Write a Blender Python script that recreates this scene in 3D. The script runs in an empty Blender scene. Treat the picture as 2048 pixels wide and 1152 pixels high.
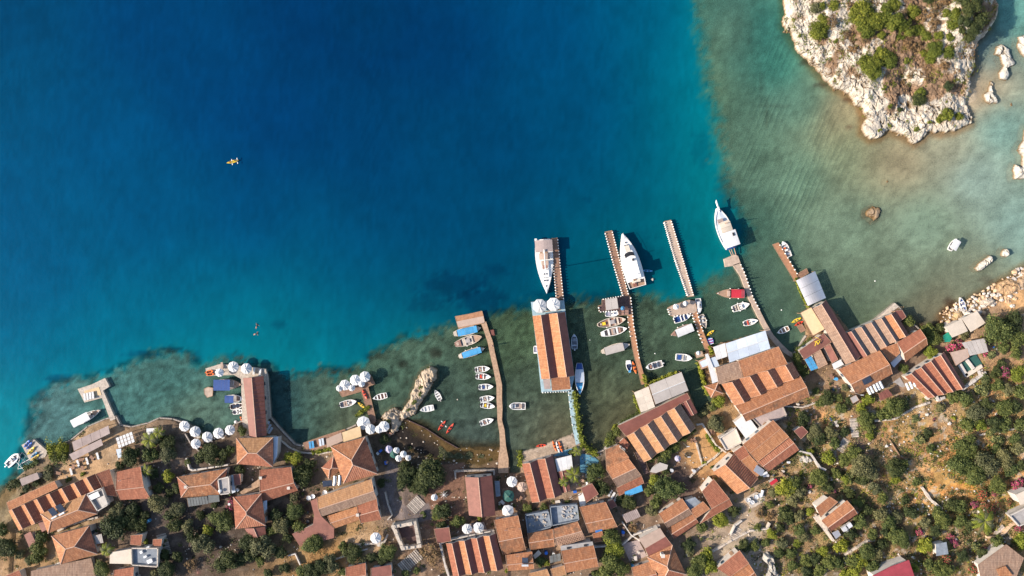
import bpy, math, random
import numpy as np
from mathutils import Vector, Matrix

random.seed(7)
rng = np.random.default_rng(7)
sc = bpy.context.scene
C = sc.collection
S = 0.14                        # metres per photo pixel at sea level
H = 1024 * S * 24 / 18          # flying height of the drone (24 mm lens, 36 mm sensor)

# ---------------------------------------------------------------- camera, sky, sun, exposure
cd = bpy.data.cameras.new('drone_camera')
cd.lens = 24; cd.sensor_width = 36; cd.clip_end = 6000; cd.clip_start = 1
cam = bpy.data.objects.new('drone_camera', cd); C.objects.link(cam)
cam.location = (0, 0, H); cam.rotation_euler = (0, 0, 0)
sc.camera = cam
SUN_EL = math.radians(30); SHADOW_AZ = math.radians(10)      # shadows fall to the right and slightly up
w = bpy.data.worlds.new('World'); sc.world = w; w.use_nodes = True
nt = w.node_tree; bg = nt.nodes['Background']
sky = nt.nodes.new('ShaderNodeTexSky'); sky.sky_type = 'NISHITA'; sky.sun_disc = False
sky.sun_elevation = SUN_EL
sky.sun_rotation = math.atan2(-math.cos(SHADOW_AZ), -math.sin(SHADOW_AZ))
sky.air_density = 1.0; sky.dust_density = 1.2
nt.links.new(sky.outputs[0], bg.inputs[0]); bg.inputs[1].default_value = 0.125
sl = bpy.data.lights.new('sun', 'SUN'); sl.energy = 4.85; sl.angle = math.radians(0.6); sl.color = (1.0, 0.88, 0.74)
so = bpy.data.objects.new('sun', sl); C.objects.link(so)
d = Vector((math.cos(SHADOW_AZ) * math.cos(SUN_EL), math.sin(SHADOW_AZ) * math.cos(SUN_EL), -math.sin(SUN_EL)))
so.rotation_euler = d.to_track_quat('-Z', 'Y').to_euler(); so.location = (-200, -30, 150)
vs = sc.view_settings; vs.view_transform = 'Standard'; vs.look = 'None'; vs.exposure = 0.75; vs.gamma = 1; vs.use_curve_mapping = False
KF = (1.65, 1.50, 1.42)         # what a flat white sheet renders at, per channel (turns seen colours into base colours)

# ---------------------------------------------------------------- helpers
def P(px, py, z=0.0):
    k = (H - z) / H
    return Vector(((px - 1024) * S * k, (576 - py) * S * k, z))
def lin(c):
    return tuple(((v / 255) / 12.92 if v <= 10 else ((v / 255 + .055) / 1.055) ** 2.4) for v in c)
def seen(c, k=1.0):
    l = lin(c); return tuple(min(.9, l[i] / KF[i] * k) for i in range(3))
def linarr(a):
    a = a / 255.; return np.where(a <= .04, a / 12.92, ((a + .055) / 1.055) ** 2.4)
def lerp(a, b, t): return a + (b - a) * t

def _hash(ix, iy, s):
    n = (ix.astype(np.int64) * 374761393 + iy.astype(np.int64) * 668265263 + s * 974634777) & 0x7fffffff
    n = ((n ^ (n >> 13)) * 1274126177) & 0x7fffffff
    return ((n ^ (n >> 16)) & 0xffff) / 65535.
def vnoise(x, y, s=0):
    ix = np.floor(x); iy = np.floor(y); fx = x - ix; fy = y - iy
    fx = fx * fx * (3 - 2 * fx); fy = fy * fy * (3 - 2 * fy)
    a = _hash(ix, iy, s); b = _hash(ix + 1, iy, s); c = _hash(ix, iy + 1, s); e = _hash(ix + 1, iy + 1, s)
    return (a * (1 - fx) + b * fx) * (1 - fy) + (c * (1 - fx) + e * fx) * fy
def fbm(x, y, o=4, s=0):
    r = 0; amp = .5
    for i in range(o):
        r = r + amp * vnoise(x, y, s + i * 17); x = x * 2.03 + 5.1; y = y * 2.03 + 1.7; amp *= .5
    return r / (1 - .5 ** o)
def sstep(x, a, b):
    t = np.clip((x - a) / (b - a), 0, 1); return t * t * (3 - 2 * t)
def sdist(X, Y, poly):
    """signed distance in the units of X, positive inside"""
    n = len(poly); d2 = np.full(X.shape, 1e18); ins = np.zeros(X.shape, bool)
    for i in range(n):
        ax, ay = poly[i]; bx, by = poly[(i + 1) % n]
        ex, ey = bx - ax, by - ay; wx, wy = X - ax, Y - ay
        t = np.clip((wx * ex + wy * ey) / (ex * ex + ey * ey + 1e-9), 0, 1)
        dx, dy = wx - ex * t, wy - ey * t; d2 = np.minimum(d2, dx * dx + dy * dy)
        c = ((ay > Y) != (by > Y)) & (X < (bx - ax) * (Y - ay) / ((by - ay) if by != ay else 1e-9) + ax)
        ins ^= c
    d = np.sqrt(d2); return np.where(ins, d, -d)
def inpoly(x, y, poly):
    r = False; n = len(poly)
    for i in range(n):
        ax, ay = poly[i]; bx, by = poly[(i + 1) % n]
        if (ay > y) != (by > y) and x < (bx - ax) * (y - ay) / (by - ay) + ax: r = not r
    return r
def idw(X, Y, pts, p=3.0, eps=3000.):
    num = np.zeros(X.shape + (3,)); den = np.zeros(X.shape)
    for q in pts:
        w_ = 1 / (((X - q[0]) ** 2 + (Y - q[1]) ** 2) ** (p / 2) + eps)
        den += w_; num += w_[..., None] * np.array(q[2:5], float)
    return num / den[..., None]
def pts(s):
    v = [float(t) for t in s.replace(',', ' ').split()]
    return [(v[i], v[i + 1]) for i in range(0, len(v), 2)]

def tag(o, label=None, cat=None, group=None, kind=None):
    if label: o['label'] = label
    if cat: o['category'] = cat
    if group: o['group'] = group
    if kind: o['kind'] = kind
    return o
def thing(name, label, cat, loc=(0, 0, 0), rz=0., group=None):
    o = bpy.data.objects.new(name, None); C.objects.link(o); o.empty_display_size = .5
    o.location = loc; o.rotation_euler = (0, 0, rz)
    return tag(o, label, cat, group)

class MB:
    """collects shapes; build() links them as ONE mesh object"""
    def __init__(s): s.v = []; s.f = []; s.uv = []; s.mi = []
    def face(s, ps, uv=None, mi=0):
        n = len(s.v); s.v += [tuple(p) for p in ps]; s.f.append(tuple(range(n, n + len(ps))))
        s.uv += (uv if uv else [(p[0], p[1]) for p in ps]); s.mi.append(mi)
    def prism(s, ps, zb, mi=0, uvs=None, mside=None):
        """closed prism: top polygon ps (3-D, ccw from above), bottom zb (a number, or a thickness if a tuple (t,))"""
        a = sum(ps[i][0] * ps[(i + 1) % len(ps)][1] - ps[(i + 1) % len(ps)][0] * ps[i][1] for i in range(len(ps)))
        if a < 0:
            ps = list(ps)[::-1]; uvs = uvs[::-1] if uvs else None
        bot = [(p[0], p[1], p[2] - zb[0]) if isinstance(zb, tuple) else (p[0], p[1], zb) for p in ps]
        s.face(ps, uvs, mi); s.face(bot[::-1], None, mi if mside is None else mside)
        n = len(ps); u = 0
        for i in range(n):
            j = (i + 1) % n; L = math.hypot(ps[j][0] - ps[i][0], ps[j][1] - ps[i][1])
            s.face([bot[i], bot[j], ps[j], ps[i]], [(u, bot[i][2]), (u + L, bot[j][2]), (u + L, ps[j][2]), (u, ps[i][2])], mi if mside is None else mside)
            u += L
    def box(s, c, d, rz=0., mi=0, tx=0.):
        m = Matrix.Rotation(rz, 3, 'Z') @ Matrix.Rotation(tx, 3, 'X'); c = Vector(c)
        q = [c + m @ Vector((sx * d[0] / 2, sy * d[1] / 2, sz * d[2] / 2)) for sz in (-1, 1) for sy in (-1, 1) for sx in (-1, 1)]
        for f in ((0, 2, 3, 1), (4, 5, 7, 6), (0, 1, 5, 4), (2, 6, 7, 3), (0, 4, 6, 2), (1, 3, 7, 5)):
            s.face([q[i] for i in f], None, mi)
    def tube(s, a, b, r, n=6, r2=None, mi=0):
        a = Vector(a); b = Vector(b); r2 = r if r2 is None else r2
        z = (b - a).normalized(); x = z.orthogonal().normalized(); y = z.cross(x)
        A = [a + (x * math.cos(t) + y * math.sin(t)) * r for t in [2 * math.pi * i / n for i in range(n)]]
        B = [b + (x * math.cos(t) + y * math.sin(t)) * r2 for t in [2 * math.pi * i / n for i in range(n)]]
        for i in range(n):
            j = (i + 1) % n; s.face([A[i], A[j], B[j], B[i]], None, mi)
        s.face(A[::-1], None, mi); s.face(B, None, mi)
    def dome(s, c, r, hz, n=10, k=3, mi=0):
        c = Vector(c)
        for i in range(k):
            t0 = math.pi / 2 * i / k; t1 = math.pi / 2 * (i + 1) / k
            for j in range(n):
                a0 = 2 * math.pi * j / n; a1 = 2 * math.pi * (j + 1) / n
                g = lambda t, a: c + Vector((math.cos(t) * math.cos(a) * r, math.cos(t) * math.sin(a) * r, math.sin(t) * hz))
                q = [g(t0, a0), g(t0, a1), g(t1, a1), g(t1, a0)]
                s.face(q[:3] if i == k - 1 else q, None, mi)
    def mesh(s, name, off=(0, 0, 0)):
        me = bpy.data.meshes.new(name); ox, oy, oz = off
        me.from_pydata([(x - ox, y - oy, z - oz) for x, y, z in s.v], [], s.f)
        ul = me.uv_layers.new(name='UVMap'); ul.data.foreach_set('uv', np.array(s.uv, 'f').ravel())
        me.polygons.foreach_set('material_index', s.mi); me.update(); return me
    def build(s, name, mat, parent=None, world=True, smooth=False):
        off = parent.location if (parent is not None and world) else (0, 0, 0)
        me = s.mesh(name, off)
        for m_ in (mat if isinstance(mat, (list, tuple)) else [mat]): me.materials.append(m_)
        if smooth: me.polygons.foreach_set('use_smooth', [True] * len(me.polygons))
        o = bpy.data.objects.new(name, me); C.objects.link(o); o.parent = parent
        return o
def put(name, me, parent=None, loc=(0, 0, 0), rz=0., scale=(1, 1, 1), mat=None):
    o = bpy.data.objects.new(name, me); C.objects.link(o); o.parent = parent
    o.location = loc; o.rotation_euler = (0, 0, rz); o.scale = scale
    if mat is not None:
        o.material_slots[0].link = 'OBJECT'; o.material_slots[0].material = mat
    return o

# ---------------------------------------------------------------- materials
def nodes(name):
    m = bpy.data.materials.new(name); m.use_nodes = True; t = m.node_tree
    return m, t, t.nodes, t.links, t.nodes['Principled BSDF']
def mixc(N, L, a, b, f, mode='MIX'):
    n = N.new('ShaderNodeMix'); n.data_type = 'RGBA'; n.blend_type = mode
    for sk, v in ((6, a), (7, b), (0, f)):
        if isinstance(v, bpy.types.NodeSocket): L.new(v, n.inputs[sk])
        elif sk == 0: n.inputs[0].default_value = v
        else: n.inputs[sk].default_value = (*v, 1) if len(v) == 3 else v
    return n.outputs[2]
def noise(N, L, co, sc_, det=3, rough=.6, dist=0.):
    n = N.new('ShaderNodeTexNoise'); n.inputs['Scale'].default_value = sc_; n.inputs['Detail'].default_value = det
    n.inputs['Roughness'].default_value = rough; n.inputs['Distortion'].default_value = dist
    if co is not None: L.new(co, n.inputs['Vector'])
    return n.outputs[0]
def ramp(N, L, f, a, b):
    n = N.new('ShaderNodeMapRange'); L.new(f, n.inputs[0]); n.inputs[1].default_value = a; n.inputs[2].default_value = b
    return n.outputs[0]
def math_(N, L, op, a, b=None):
    n = N.new('ShaderNodeMath'); n.operation = op
    for i, v in ((0, a), (1, b)):
        if v is None: continue
        if isinstance(v, bpy.types.NodeSocket): L.new(v, n.inputs[i])
        else: n.inputs[i].default_value = v
    return n.outputs[0]
def vm(c, k): return tuple(min(.95, max(0, x * k)) for x in c)
def M(name, col, var=.18, scale=1.2, rough=.75, bump=.0, bs=6., metal=0., rnd=.1, col2=None, spec=.3):
    m, t, N, L, bs_ = nodes(name)
    tc = N.new('ShaderNodeTexCoord').outputs['Object']; oi = N.new('ShaderNodeObjectInfo').outputs['Random']
    n1 = ramp(N, L, noise(N, L, tc, scale, 5), .3, .7)
    c = mixc(N, L, vm(col, 1 - var), col2 or vm(col, 1 + var), n1)
    n2 = ramp(N, L, noise(N, L, tc, scale * 9, 2), .25, .75)
    c = mixc(N, L, c, mixc(N, L, (1 - var,) * 3, (1 + var * .6,) * 3, n2), 1.0, 'MULTIPLY')
    if rnd: c = mixc(N, L, c, mixc(N, L, (1 - rnd,) * 3, (1 + rnd,) * 3, oi), 1.0, 'MULTIPLY')
    L.new(c, bs_.inputs['Base Color']); bs_.inputs['Roughness'].default_value = rough
    bs_.inputs['Metallic'].default_value = metal; bs_.inputs['Specular IOR Level'].default_value = spec
    if bump:
        b = N.new('ShaderNodeBump'); b.inputs['Strength'].default_value = bump; b.inputs['Distance'].default_value = .1
        L.new(noise(N, L, tc, bs, 4), b.inputs['Height']); L.new(b.outputs[0], bs_.inputs['Normal'])
    return m
def TILE(name, c1, c2, c3, rows=.30, bump=.40, weather=.5):
    c1, c2, c3 = [(v[0] * .90, v[1] * .93, v[2] * .88) for v in (c1, c2, c3)]
    """clay tile roof: columns of tiles run down the slope (u across, v down, in metres)"""
    m, t, N, L, bs_ = nodes(name)
    uv = N.new('ShaderNodeTexCoord').outputs['UV']; tc = N.new('ShaderNodeTexCoord').outputs['Object']
    oi = N.new('ShaderNodeObjectInfo').outputs['Random']
    br = N.new('ShaderNodeTexBrick'); L.new(uv, br.inputs['Vector'])
    br.inputs['Scale'].default_value = 1; br.inputs['Brick Width'].default_value = .36; br.inputs['Row Height'].default_value = .46
    br.inputs['Mortar Size'].default_value = .03; br.offset = 0
    br.inputs['Color1'].default_value = (*c1, 1); br.inputs['Color2'].default_value = (*c2, 1); br.inputs['Mortar'].default_value = (*vm(c1, .55), 1)
    big = ramp(N, L, noise(N, L, tc, .45, 5, .65), .42, .68)
    c = mixc(N, L, br.outputs[0], c3, math_(N, L, 'MULTIPLY', big, weather))
    mp = N.new('ShaderNodeMapping'); mp.inputs['Scale'].default_value = (2.4, .35, 1); L.new(uv, mp.inputs[0])
    st = ramp(N, L, noise(N, L, mp.outputs[0], 1, 4), .3, .7)
    c = mixc(N, L, c, mixc(N, L, (.72, .70, .70), (1.2, 1.18, 1.15), st), 1.0, 'MULTIPLY')
    c = mixc(N, L, c, mixc(N, L, (.88, .86, .86), (1.1, 1.1, 1.1), oi), 1.0, 'MULTIPLY')
    sp = ramp(N, L, noise(N, L, tc, 5.5, 2, .5), .62, .72)
    c = mixc(N, L, c, vm(c3, .5), math_(N, L, 'MULTIPLY', sp, weather * .7))
    L.new(c, bs_.inputs['Base Color']); bs_.inputs['Roughness'].default_value = .85; bs_.inputs['Specular IOR Level'].default_value = .2
    wv = N.new('ShaderNodeTexWave'); wv.wave_type = 'BANDS'; wv.bands_direction = 'X'; wv.inputs['Scale'].default_value = .314 / rows
    wv.inputs['Distortion'].default_value = .6; wv.inputs['Detail'].default_value = 1
    L.new(uv, wv.inputs['Vector'])
    b = N.new('ShaderNodeBump'); b.inputs['Strength'].default_value = bump; b.inputs['Distance'].default_value = .05
    L.new(wv.outputs[1], b.inputs['Height'])
    b2 = N.new('ShaderNodeBump'); b2.inputs['Strength'].default_value = .5; b2.inputs['Distance'].default_value = .12
    L.new(noise(N, L, tc, 1.6, 4), b2.inputs['Height']); L.new(b.outputs[0], b2.inputs['Normal']); L.new(b2.outputs[0], bs_.inputs['Normal'])
    return m
def LEAF(name, c1, c2, c3=None, f3=.0):
    m, t, N, L, bs_ = nodes(name)
    g = N.new('ShaderNodeNewGeometry').outputs['Random Per Island']; oi = N.new('ShaderNodeObjectInfo').outputs['Random']
    tc = N.new('ShaderNodeTexCoord').outputs['Object']
    c = mixc(N, L, c1, c2, g)
    c = mixc(N, L, c, mixc(N, L, (.62, .66, .6), (1.35, 1.3, 1.2), ramp(N, L, noise(N, L, tc, .8, 2), .3, .7)), 1.0, 'MULTIPLY')
    c = mixc(N, L, c, mixc(N, L, (.8, .85, .9), (1.25, 1.15, 1.0), oi), 1.0, 'MULTIPLY')
    if c3:
        w_ = N.new('ShaderNodeTexWhiteNoise'); w_.noise_dimensions = '1D'; L.new(g, w_.inputs['W'])
        c = mixc(N, L, c, c3, math_(N, L, 'LESS_THAN', w_.outputs[0], f3))
    L.new(c, bs_.inputs['Base Color']); bs_.inputs['Roughness'].default_value = .7; bs_.inputs['Specular IOR Level'].default_value = .25
    return m
m = {}
m['tile'] = TILE('clay_tiles', (.385, .158, .082), (.50, .235, .130), (.27, .14, .10), weather=.45)
m['tileb'] = TILE('bright_clay_tiles', (.46, .200, .100), (.58, .285, .155), (.36, .18, .12), weather=.35)
m['tilet'] = TILE('sandy_clay_tiles', (.44, .225, .115), (.54, .30, .165), (.33, .19, .125), weather=.5)
m['tileo'] = TILE('weathered_clay_tiles', (.38, .155, .08), (.54, .26, .145), (.15, .10, .075), weather=.85, bump=.5)
m['tiler'] = TILE('red_and_shaded_clay_tiles', (.34, .125, .08), (.43, .175, .112), (.24, .11, .08), weather=.4)  # also painted as the shaded side of the seven bright gables
m['tileg'] = TILE('grey_brown_and_shaded_tiles', (.32, .20, .15), (.40, .27, .21), (.25, .17, .14), weather=.5)  # doubles as painted shade on the restaurant's sandy tile gables
m['rib'] = TILE('ribbed_tiles', (.40, .16, .10), (.50, .23, .15), (.28, .13, .10), rows=.55, bump=.8, weather=.3)
m['maroon'] = M('maroon_sheet_and_shaded_slope', (.205, .078, .060), .16, .6, .6, .25, 3)  # real maroon sheets, and painted shade on right-hand roof slopes
m['rose'] = M('rose_roof_sheet', (.235, .100, .075), .2, .5, .6, .2, 3)
m['crimson'] = M('crimson_roof_sheet', (.33, .055, .07), .15, .5, .6, .2, 3)
m['greyr'] = M('grey_sheet_roof', (.42, .38, .35), .10, .4, .55, .15, 4)
m['cream'] = M('cream_sheet_roof', (.58, .50, .41), .10, .4, .7, .15, 4)
m['lilac'] = M('lilac_grey_slabs', (.34, .27, .25), .16, .6, .8, .2, 4)
m['slate'] = M('slate_sheets_and_shaded_slope', (.13, .14, .14), .2, .8, .5, .2, 4)  # real slate sheets, and painted shade on the quay gables
m['silver'] = M('silver_sheet', (.62, .60, .60), .08, .5, .3, .05, 3, .6)
m['white'] = M('white_canvas', (.60, .60, .60), .09, 1.1, .7, .35, 2.5, rnd=.09)
m['paint'] = M('white_boat_paint', (.78, .77, .74), .04, .8, .35, .0, rnd=.03, spec=.5)
m['bluec'] = M('blue_white_canvas', (.50, .56, .64), .08, .7, .7, .2, 3)
m['blue'] = M('blue_canvas', (.035, .16, .42), .15, .8, .6, .1, 5)
m['dblue'] = M('navy_blue_canvas', (.025, .07, .24), .15, .8, .6, .1, 5)
m['lblue'] = M('light_blue_paint', (.07, .30, .55), .15, .8, .5, .1, 5)
m['green'] = M('green_canvas', (.03, .10, .085), .15, .8, .7, .1, 5)
m['teal'] = M('bright_green_tarp', (.02, .25, .17), .15, .8, .6, .1, 5)
m['redc'] = M('red_canvas', (.50, .03, .05), .12, .8, .6, .1, 5)
m['tan'] = M('tan_canvas', (.42, .31, .25), .1, .8, .75, .1, 5)
m['sandc'] = M('sand_canvas', (.60, .44, .26), .1, .8, .75, .1, 5)
m['plast'] = M('white_plaster', (.52, .47, .42), .12, .7, .85, .2, 5)
m['stone'] = M('rubble_stone', (.36, .31, .27), .35, 2.2, .9, .7, 5)
m['stonel'] = M('pale_stone', (.50, .43, .36), .3, 2.0, .9, .6, 4)
m['tans'] = M('tan_weathered_stone', (.40, .265, .175), .28, 1.6, .9, .6, 5)
m['conc'] = M('concrete', (.33, .31, .30), .18, .9, .85, .2, 6)
m['cblue'] = M('blue_grey_concrete', (.22, .25, .29), .25, .9, .85, .25, 4)
m['pblue'] = M('pale_blue_paving', (.30, .42, .48), .2, .7, .75, .15, 4)
m['bpave'] = M('blue_paving', (.10, .26, .36), .25, .7, .7, .15, 4)
m['wood'] = M('brown_deck_wood', (.27, .155, .105), .3, 1.5, .8, .3, 8)
m['woodo'] = M('orange_deck_wood', (.40, .20, .11), .2, 1.2, .75, .3, 8)
m['woodl'] = M('pale_deck_wood', (.42, .32, .25), .22, 1.2, .8, .3, 8)
m['woodd'] = M('dark_deck_wood', (.10, .06, .055), .3, 1.5, .8, .3, 8)
m['beam'] = M('timber', (.30, .19, .12), .25, 2, .8)
m['bark'] = M('bark', (.13, .10, .075), .3, 3, .9, .5, 8)
m['ridge'] = M('ridge_mortar', (.50, .33, .25), .18, 3, .85, .4, 8)
m['verge'] = M('pale_verge', (.42, .26, .18), .15, 2, .85)
m['metal'] = M('galvanised_metal', (.50, .50, .50), .1, 2, .35, metal=.8)
m['tank'] = M('white_tank_metal', (.70, .70, .70), .06, 2, .35, metal=.3)
m['glass'] = M('dark_solar_glass', (.035, .045, .07), .2, 2, .12, spec=.6)
m['dark'] = M('dark_fittings', (.03, .03, .035), .2, 2, .5)
m['pane'] = M('window_glass', (.04, .05, .06), .2, 2, .1, spec=.6)
m['frame'] = M('blue_window_wood', (.10, .17, .24), .2, 2, .6)
m['teak'] = M('teak_deck', (.34, .22, .15), .15, 2, .7)
m['inner'] = M('grey_boat_floor', (.36, .33, .32), .15, 2, .6)
m['innerb'] = M('brown_boat_floor', (.30, .17, .13), .2, 2, .6)
m['lav'] = M('lavender_canvas', (.40, .38, .50), .1, 1, .7)
m['yellow'] = M('yellow_plastic', (.72, .50, .04), .1, 1, .35)
m['orange'] = M('orange_plastic', (.72, .16, .035), .12, 1, .35)
m['redk'] = M('red_plastic', (.62, .07, .035), .12, 1, .35)
m['bluek'] = M('blue_plastic', (.03, .13, .50), .15, 1, .35)
m['skin'] = M('skin', (.42, .22, .15), .05, 3, .5)
m['rope'] = M('rope', (.5, .45, .38), .1, 3, .8)
m['fend'] = M('white_fender', (.80, .79, .76), .03, 3, .5)
m['rockw'] = M('white_limestone', (.58, .52, .46), .25, .8, .9, .9, 2.5, col2=(.66, .60, .54))
m['rockb'] = M('brown_wet_rock', (.20, .14, .08), .4, 1.2, .8, .9, 3)
m['rocks'] = M('sandstone', (.55, .38, .24), .25, .8, .9, .8, 2.5)
LF = {
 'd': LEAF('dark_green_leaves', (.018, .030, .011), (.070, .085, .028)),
 'g': LEAF('green_leaves', (.034, .053, .015), (.125, .145, .042)),
 'o': LEAF('olive_leaves', (.055, .060, .026), (.165, .165, .085)),
 'y': LEAF('yellow_green_leaves', (.070, .095, .010), (.240, .260, .035)),
 'l': LEAF('pale_cactus_green', (.090, .105, .036), (.300, .290, .120), (.03, .05, .018), .45),
 'b': LEAF('dry_brown_twigs', (.100, .066, .040), (.240, .155, .080)),
 'm': LEAF('magenta_blossom', (.36, .04, .14), (.55, .10, .24), (.055, .085, .022), .5),
 'r': LEAF('red_blossom', (.34, .06, .05), (.46, .12, .09), (.07, .09, .03), .68),
 'i': LEAF('island_scrub_leaves', (.045, .068, .008), (.175, .190, .028)),
}
TONE = {'d': 'dark green', 'g': 'green', 'o': 'grey olive green', 'y': 'yellow green', 'l': 'pale spotted green', 'b': 'dry brown',
        'm': 'magenta blossoming', 'r': 'red blossoming', 'i': 'bright green'}
# ---------------------------------------------------------------- the coast (photo-pixel plan, at sea level)
COAST = pts('''-900 1060 -200 1060 0 995 12 976 38 952 60 934 78 915 95 897 140 881 175 853 210 838 232 833 240 850 262 854 296 846 318 836 345 838
 372 847 392 861 412 874 440 868 455 862 470 848 484 842 484 752 534 745 540 836 560 858 590 889 603 892 636 880 676 866 712 850
 735 850 758 838 790 850 800 832 812 836 850 856 888 881 915 896 1000 899 1020 905 1020 945 1042 946 1042 903 1072 896 1103 883
 1145 868 1165 887 1190 908 1208 900 1230 868 1240 850 1270 838 1285 826 1268 786 1297 771 1363 744 1382 795 1397 832 1410 833 1425 800 1412 765
 1404 722 1432 690 1452 684 1531 663 1552 683 1584 714 1594 700 1612 672 1602 624 1636 610 1660 612 1700 662 1727 658 1790 607 1800 616
 1820 642 1850 668 1880 655 1888 634 1905 618 1935 612 1958 596 1985 582 2010 566 2048 540 2120 505 2900 300 2900 1900 -900 1900''')
ISLE = pts('''1565 -60 1562 0 1564 30 1562 55 1572 72 1582 88 1600 112 1615 128 1632 150 1655 175 1680 188 1700 200 1716 216 1722 240 1718 268
 1738 284 1760 280 1775 268 1800 275 1830 292 1845 284 1858 268 1880 272 1908 268 1946 250 1942 228 1930 212 1936 195 1944 180 1938 165
 1950 140 1953 118 1948 108 1950 92 1964 80 1984 58 1994 34 1990 8 1975 -60''')
SHELF = pts('''-900 1300 -40 985 22 962 45 900 62 850 66 800 90 785 110 770 150 760 215 750 240 735 300 712 345 703 380 715 400 735 430 722 470 715
 500 722 550 742 590 752 640 740 700 748 745 712 800 680 850 668 905 648 975 640 1020 622 1070 612 1130 606 1200 604 1300 586 1345 602 1390 586
 1420 562 1455 540 1486 500 1490 450 1470 400 1455 372 1446 335 1440 300 1430 205 1412 150 1396 60 1385 -40 1385 -600 2900 -600 2900 1900 -900 1900''')
BEACH = pts('1700 215 1716 216 1722 240 1716 262 1706 232')
DEEPC = [tuple(map(float, q.split())) for q in '''0 0 0 64 102;300 60 0 60 106;600 30 0 52 98;740 60 0 46 90;900 100 0 52 98;720 300 0 54 98;820 420 0 58 100;
1100 60 0 66 112;1250 60 0 76 114;1330 60 0 98 126;1200 200 0 62 104;1320 200 0 90 118;1000 300 0 58 100;1375 150 0 120 132;1410 260 2 128 130;1430 390 6 128 130;1300 320 0 82 108;1150 330 0 70 110;1350 490 0 92 108;
1120 450 0 70 100;1000 480 0 64 102;900 520 0 64 102;1200 500 0 90 104;1290 560 0 76 90;1150 560 0 84 94;1400 540 6 120 120;850 560 0 72 104;700 510 0 68 112;700 640 0 100 122;640 690 4 120 132;
560 690 4 126 136;480 650 0 112 132;400 590 0 84 120;600 600 0 84 116;850 500 0 66 104;400 680 6 128 136;300 620 0 98 128;200 690 0 116 138;100 690 0 108 136;10 600 0 92 128;30 850 14 138 152;0 950 30 138 142;100 560 0 80 124;
0 420 0 80 122;0 200 0 76 114;300 460 0 70 112;500 450 0 64 112;200 250 0 76 120;420 200 0 62 110;560 250 0 54 104;560 730 6 112 118;800 600 0 88 112;850 640 12 112 114;950 600 0 72 90'''.replace('\n', '').split(';')]
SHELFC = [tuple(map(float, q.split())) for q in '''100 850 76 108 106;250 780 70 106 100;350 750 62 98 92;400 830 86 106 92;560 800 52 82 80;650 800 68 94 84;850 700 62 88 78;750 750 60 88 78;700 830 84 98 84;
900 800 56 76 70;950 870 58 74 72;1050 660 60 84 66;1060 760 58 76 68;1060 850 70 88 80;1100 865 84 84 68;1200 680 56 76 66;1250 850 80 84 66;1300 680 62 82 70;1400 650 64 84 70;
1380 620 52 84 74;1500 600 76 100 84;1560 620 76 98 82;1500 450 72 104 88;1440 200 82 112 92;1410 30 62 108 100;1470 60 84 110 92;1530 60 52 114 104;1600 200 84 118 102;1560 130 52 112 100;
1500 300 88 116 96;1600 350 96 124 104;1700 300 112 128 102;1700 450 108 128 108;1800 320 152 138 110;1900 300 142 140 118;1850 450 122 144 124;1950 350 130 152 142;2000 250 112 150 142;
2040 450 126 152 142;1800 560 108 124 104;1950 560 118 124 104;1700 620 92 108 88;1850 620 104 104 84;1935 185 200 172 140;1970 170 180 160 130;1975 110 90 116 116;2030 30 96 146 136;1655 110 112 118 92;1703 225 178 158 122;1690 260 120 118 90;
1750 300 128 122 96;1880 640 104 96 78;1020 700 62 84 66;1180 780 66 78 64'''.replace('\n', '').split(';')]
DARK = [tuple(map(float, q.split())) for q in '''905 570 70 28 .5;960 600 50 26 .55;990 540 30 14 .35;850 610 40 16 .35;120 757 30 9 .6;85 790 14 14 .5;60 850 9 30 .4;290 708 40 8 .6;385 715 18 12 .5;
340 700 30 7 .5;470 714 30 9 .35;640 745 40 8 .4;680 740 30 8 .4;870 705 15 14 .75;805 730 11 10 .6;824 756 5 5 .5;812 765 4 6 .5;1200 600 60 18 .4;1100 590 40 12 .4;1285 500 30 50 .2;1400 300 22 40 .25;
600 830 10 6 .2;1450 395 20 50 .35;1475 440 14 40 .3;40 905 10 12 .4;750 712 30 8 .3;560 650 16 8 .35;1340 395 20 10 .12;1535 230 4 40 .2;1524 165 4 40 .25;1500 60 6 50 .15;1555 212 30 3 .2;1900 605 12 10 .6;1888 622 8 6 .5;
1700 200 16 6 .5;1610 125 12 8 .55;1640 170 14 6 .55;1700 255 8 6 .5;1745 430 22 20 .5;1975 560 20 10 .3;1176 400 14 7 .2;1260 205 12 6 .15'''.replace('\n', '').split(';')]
LANDC = [tuple(map(float, q.split())) for q in '''50 950 150 125 100;180 935 205 165 128;330 1000 112 94 84;450 1030 96 80 70;600 920 160 132 110;800 1000 142 120 108;850 890 92 76 62;880 860 70 62 54;930 885 128 104 60;
900 925 96 78 66;870 1050 144 114 94;1000 980 136 104 88;1050 1000 150 115 90;1150 1000 176 144 120;1290 920 150 120 100;1385 880 215 160 108;1405 925 196 142 96;1360 960 120 96 86;1480 1060 196 166 140;1560 1050 156 124 92;
1620 880 146 120 92;1650 850 200 146 100;1700 850 150 118 96;1800 860 200 150 98;1860 940 216 152 94;1900 990 220 152 86;1830 910 196 150 110;1850 800 174 142 112;1780 900 156 120 90;2000 780 180 134 96;
2020 590 220 168 118;1950 620 206 168 134;1980 640 190 150 118;1750 1050 136 108 84;1900 1060 114 94 72;1600 1140 126 110 88;700 1060 174 134 92;640 1110 184 142 96;720 1080 194 152 112;1250 880 130 108 92;600 1000 110 88 74;
1110 890 180 156 140;1230 900 110 96 84;1445 800 170 130 92;1440 820 176 136 96;1650 790 140 112 90;40 1110 176 138 100;20 1140 186 146 110;10 990 150 130 100;1490 1075 206 180 156;1800 740 150 120 100'''.replace('\n', '').split(';')]

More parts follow.
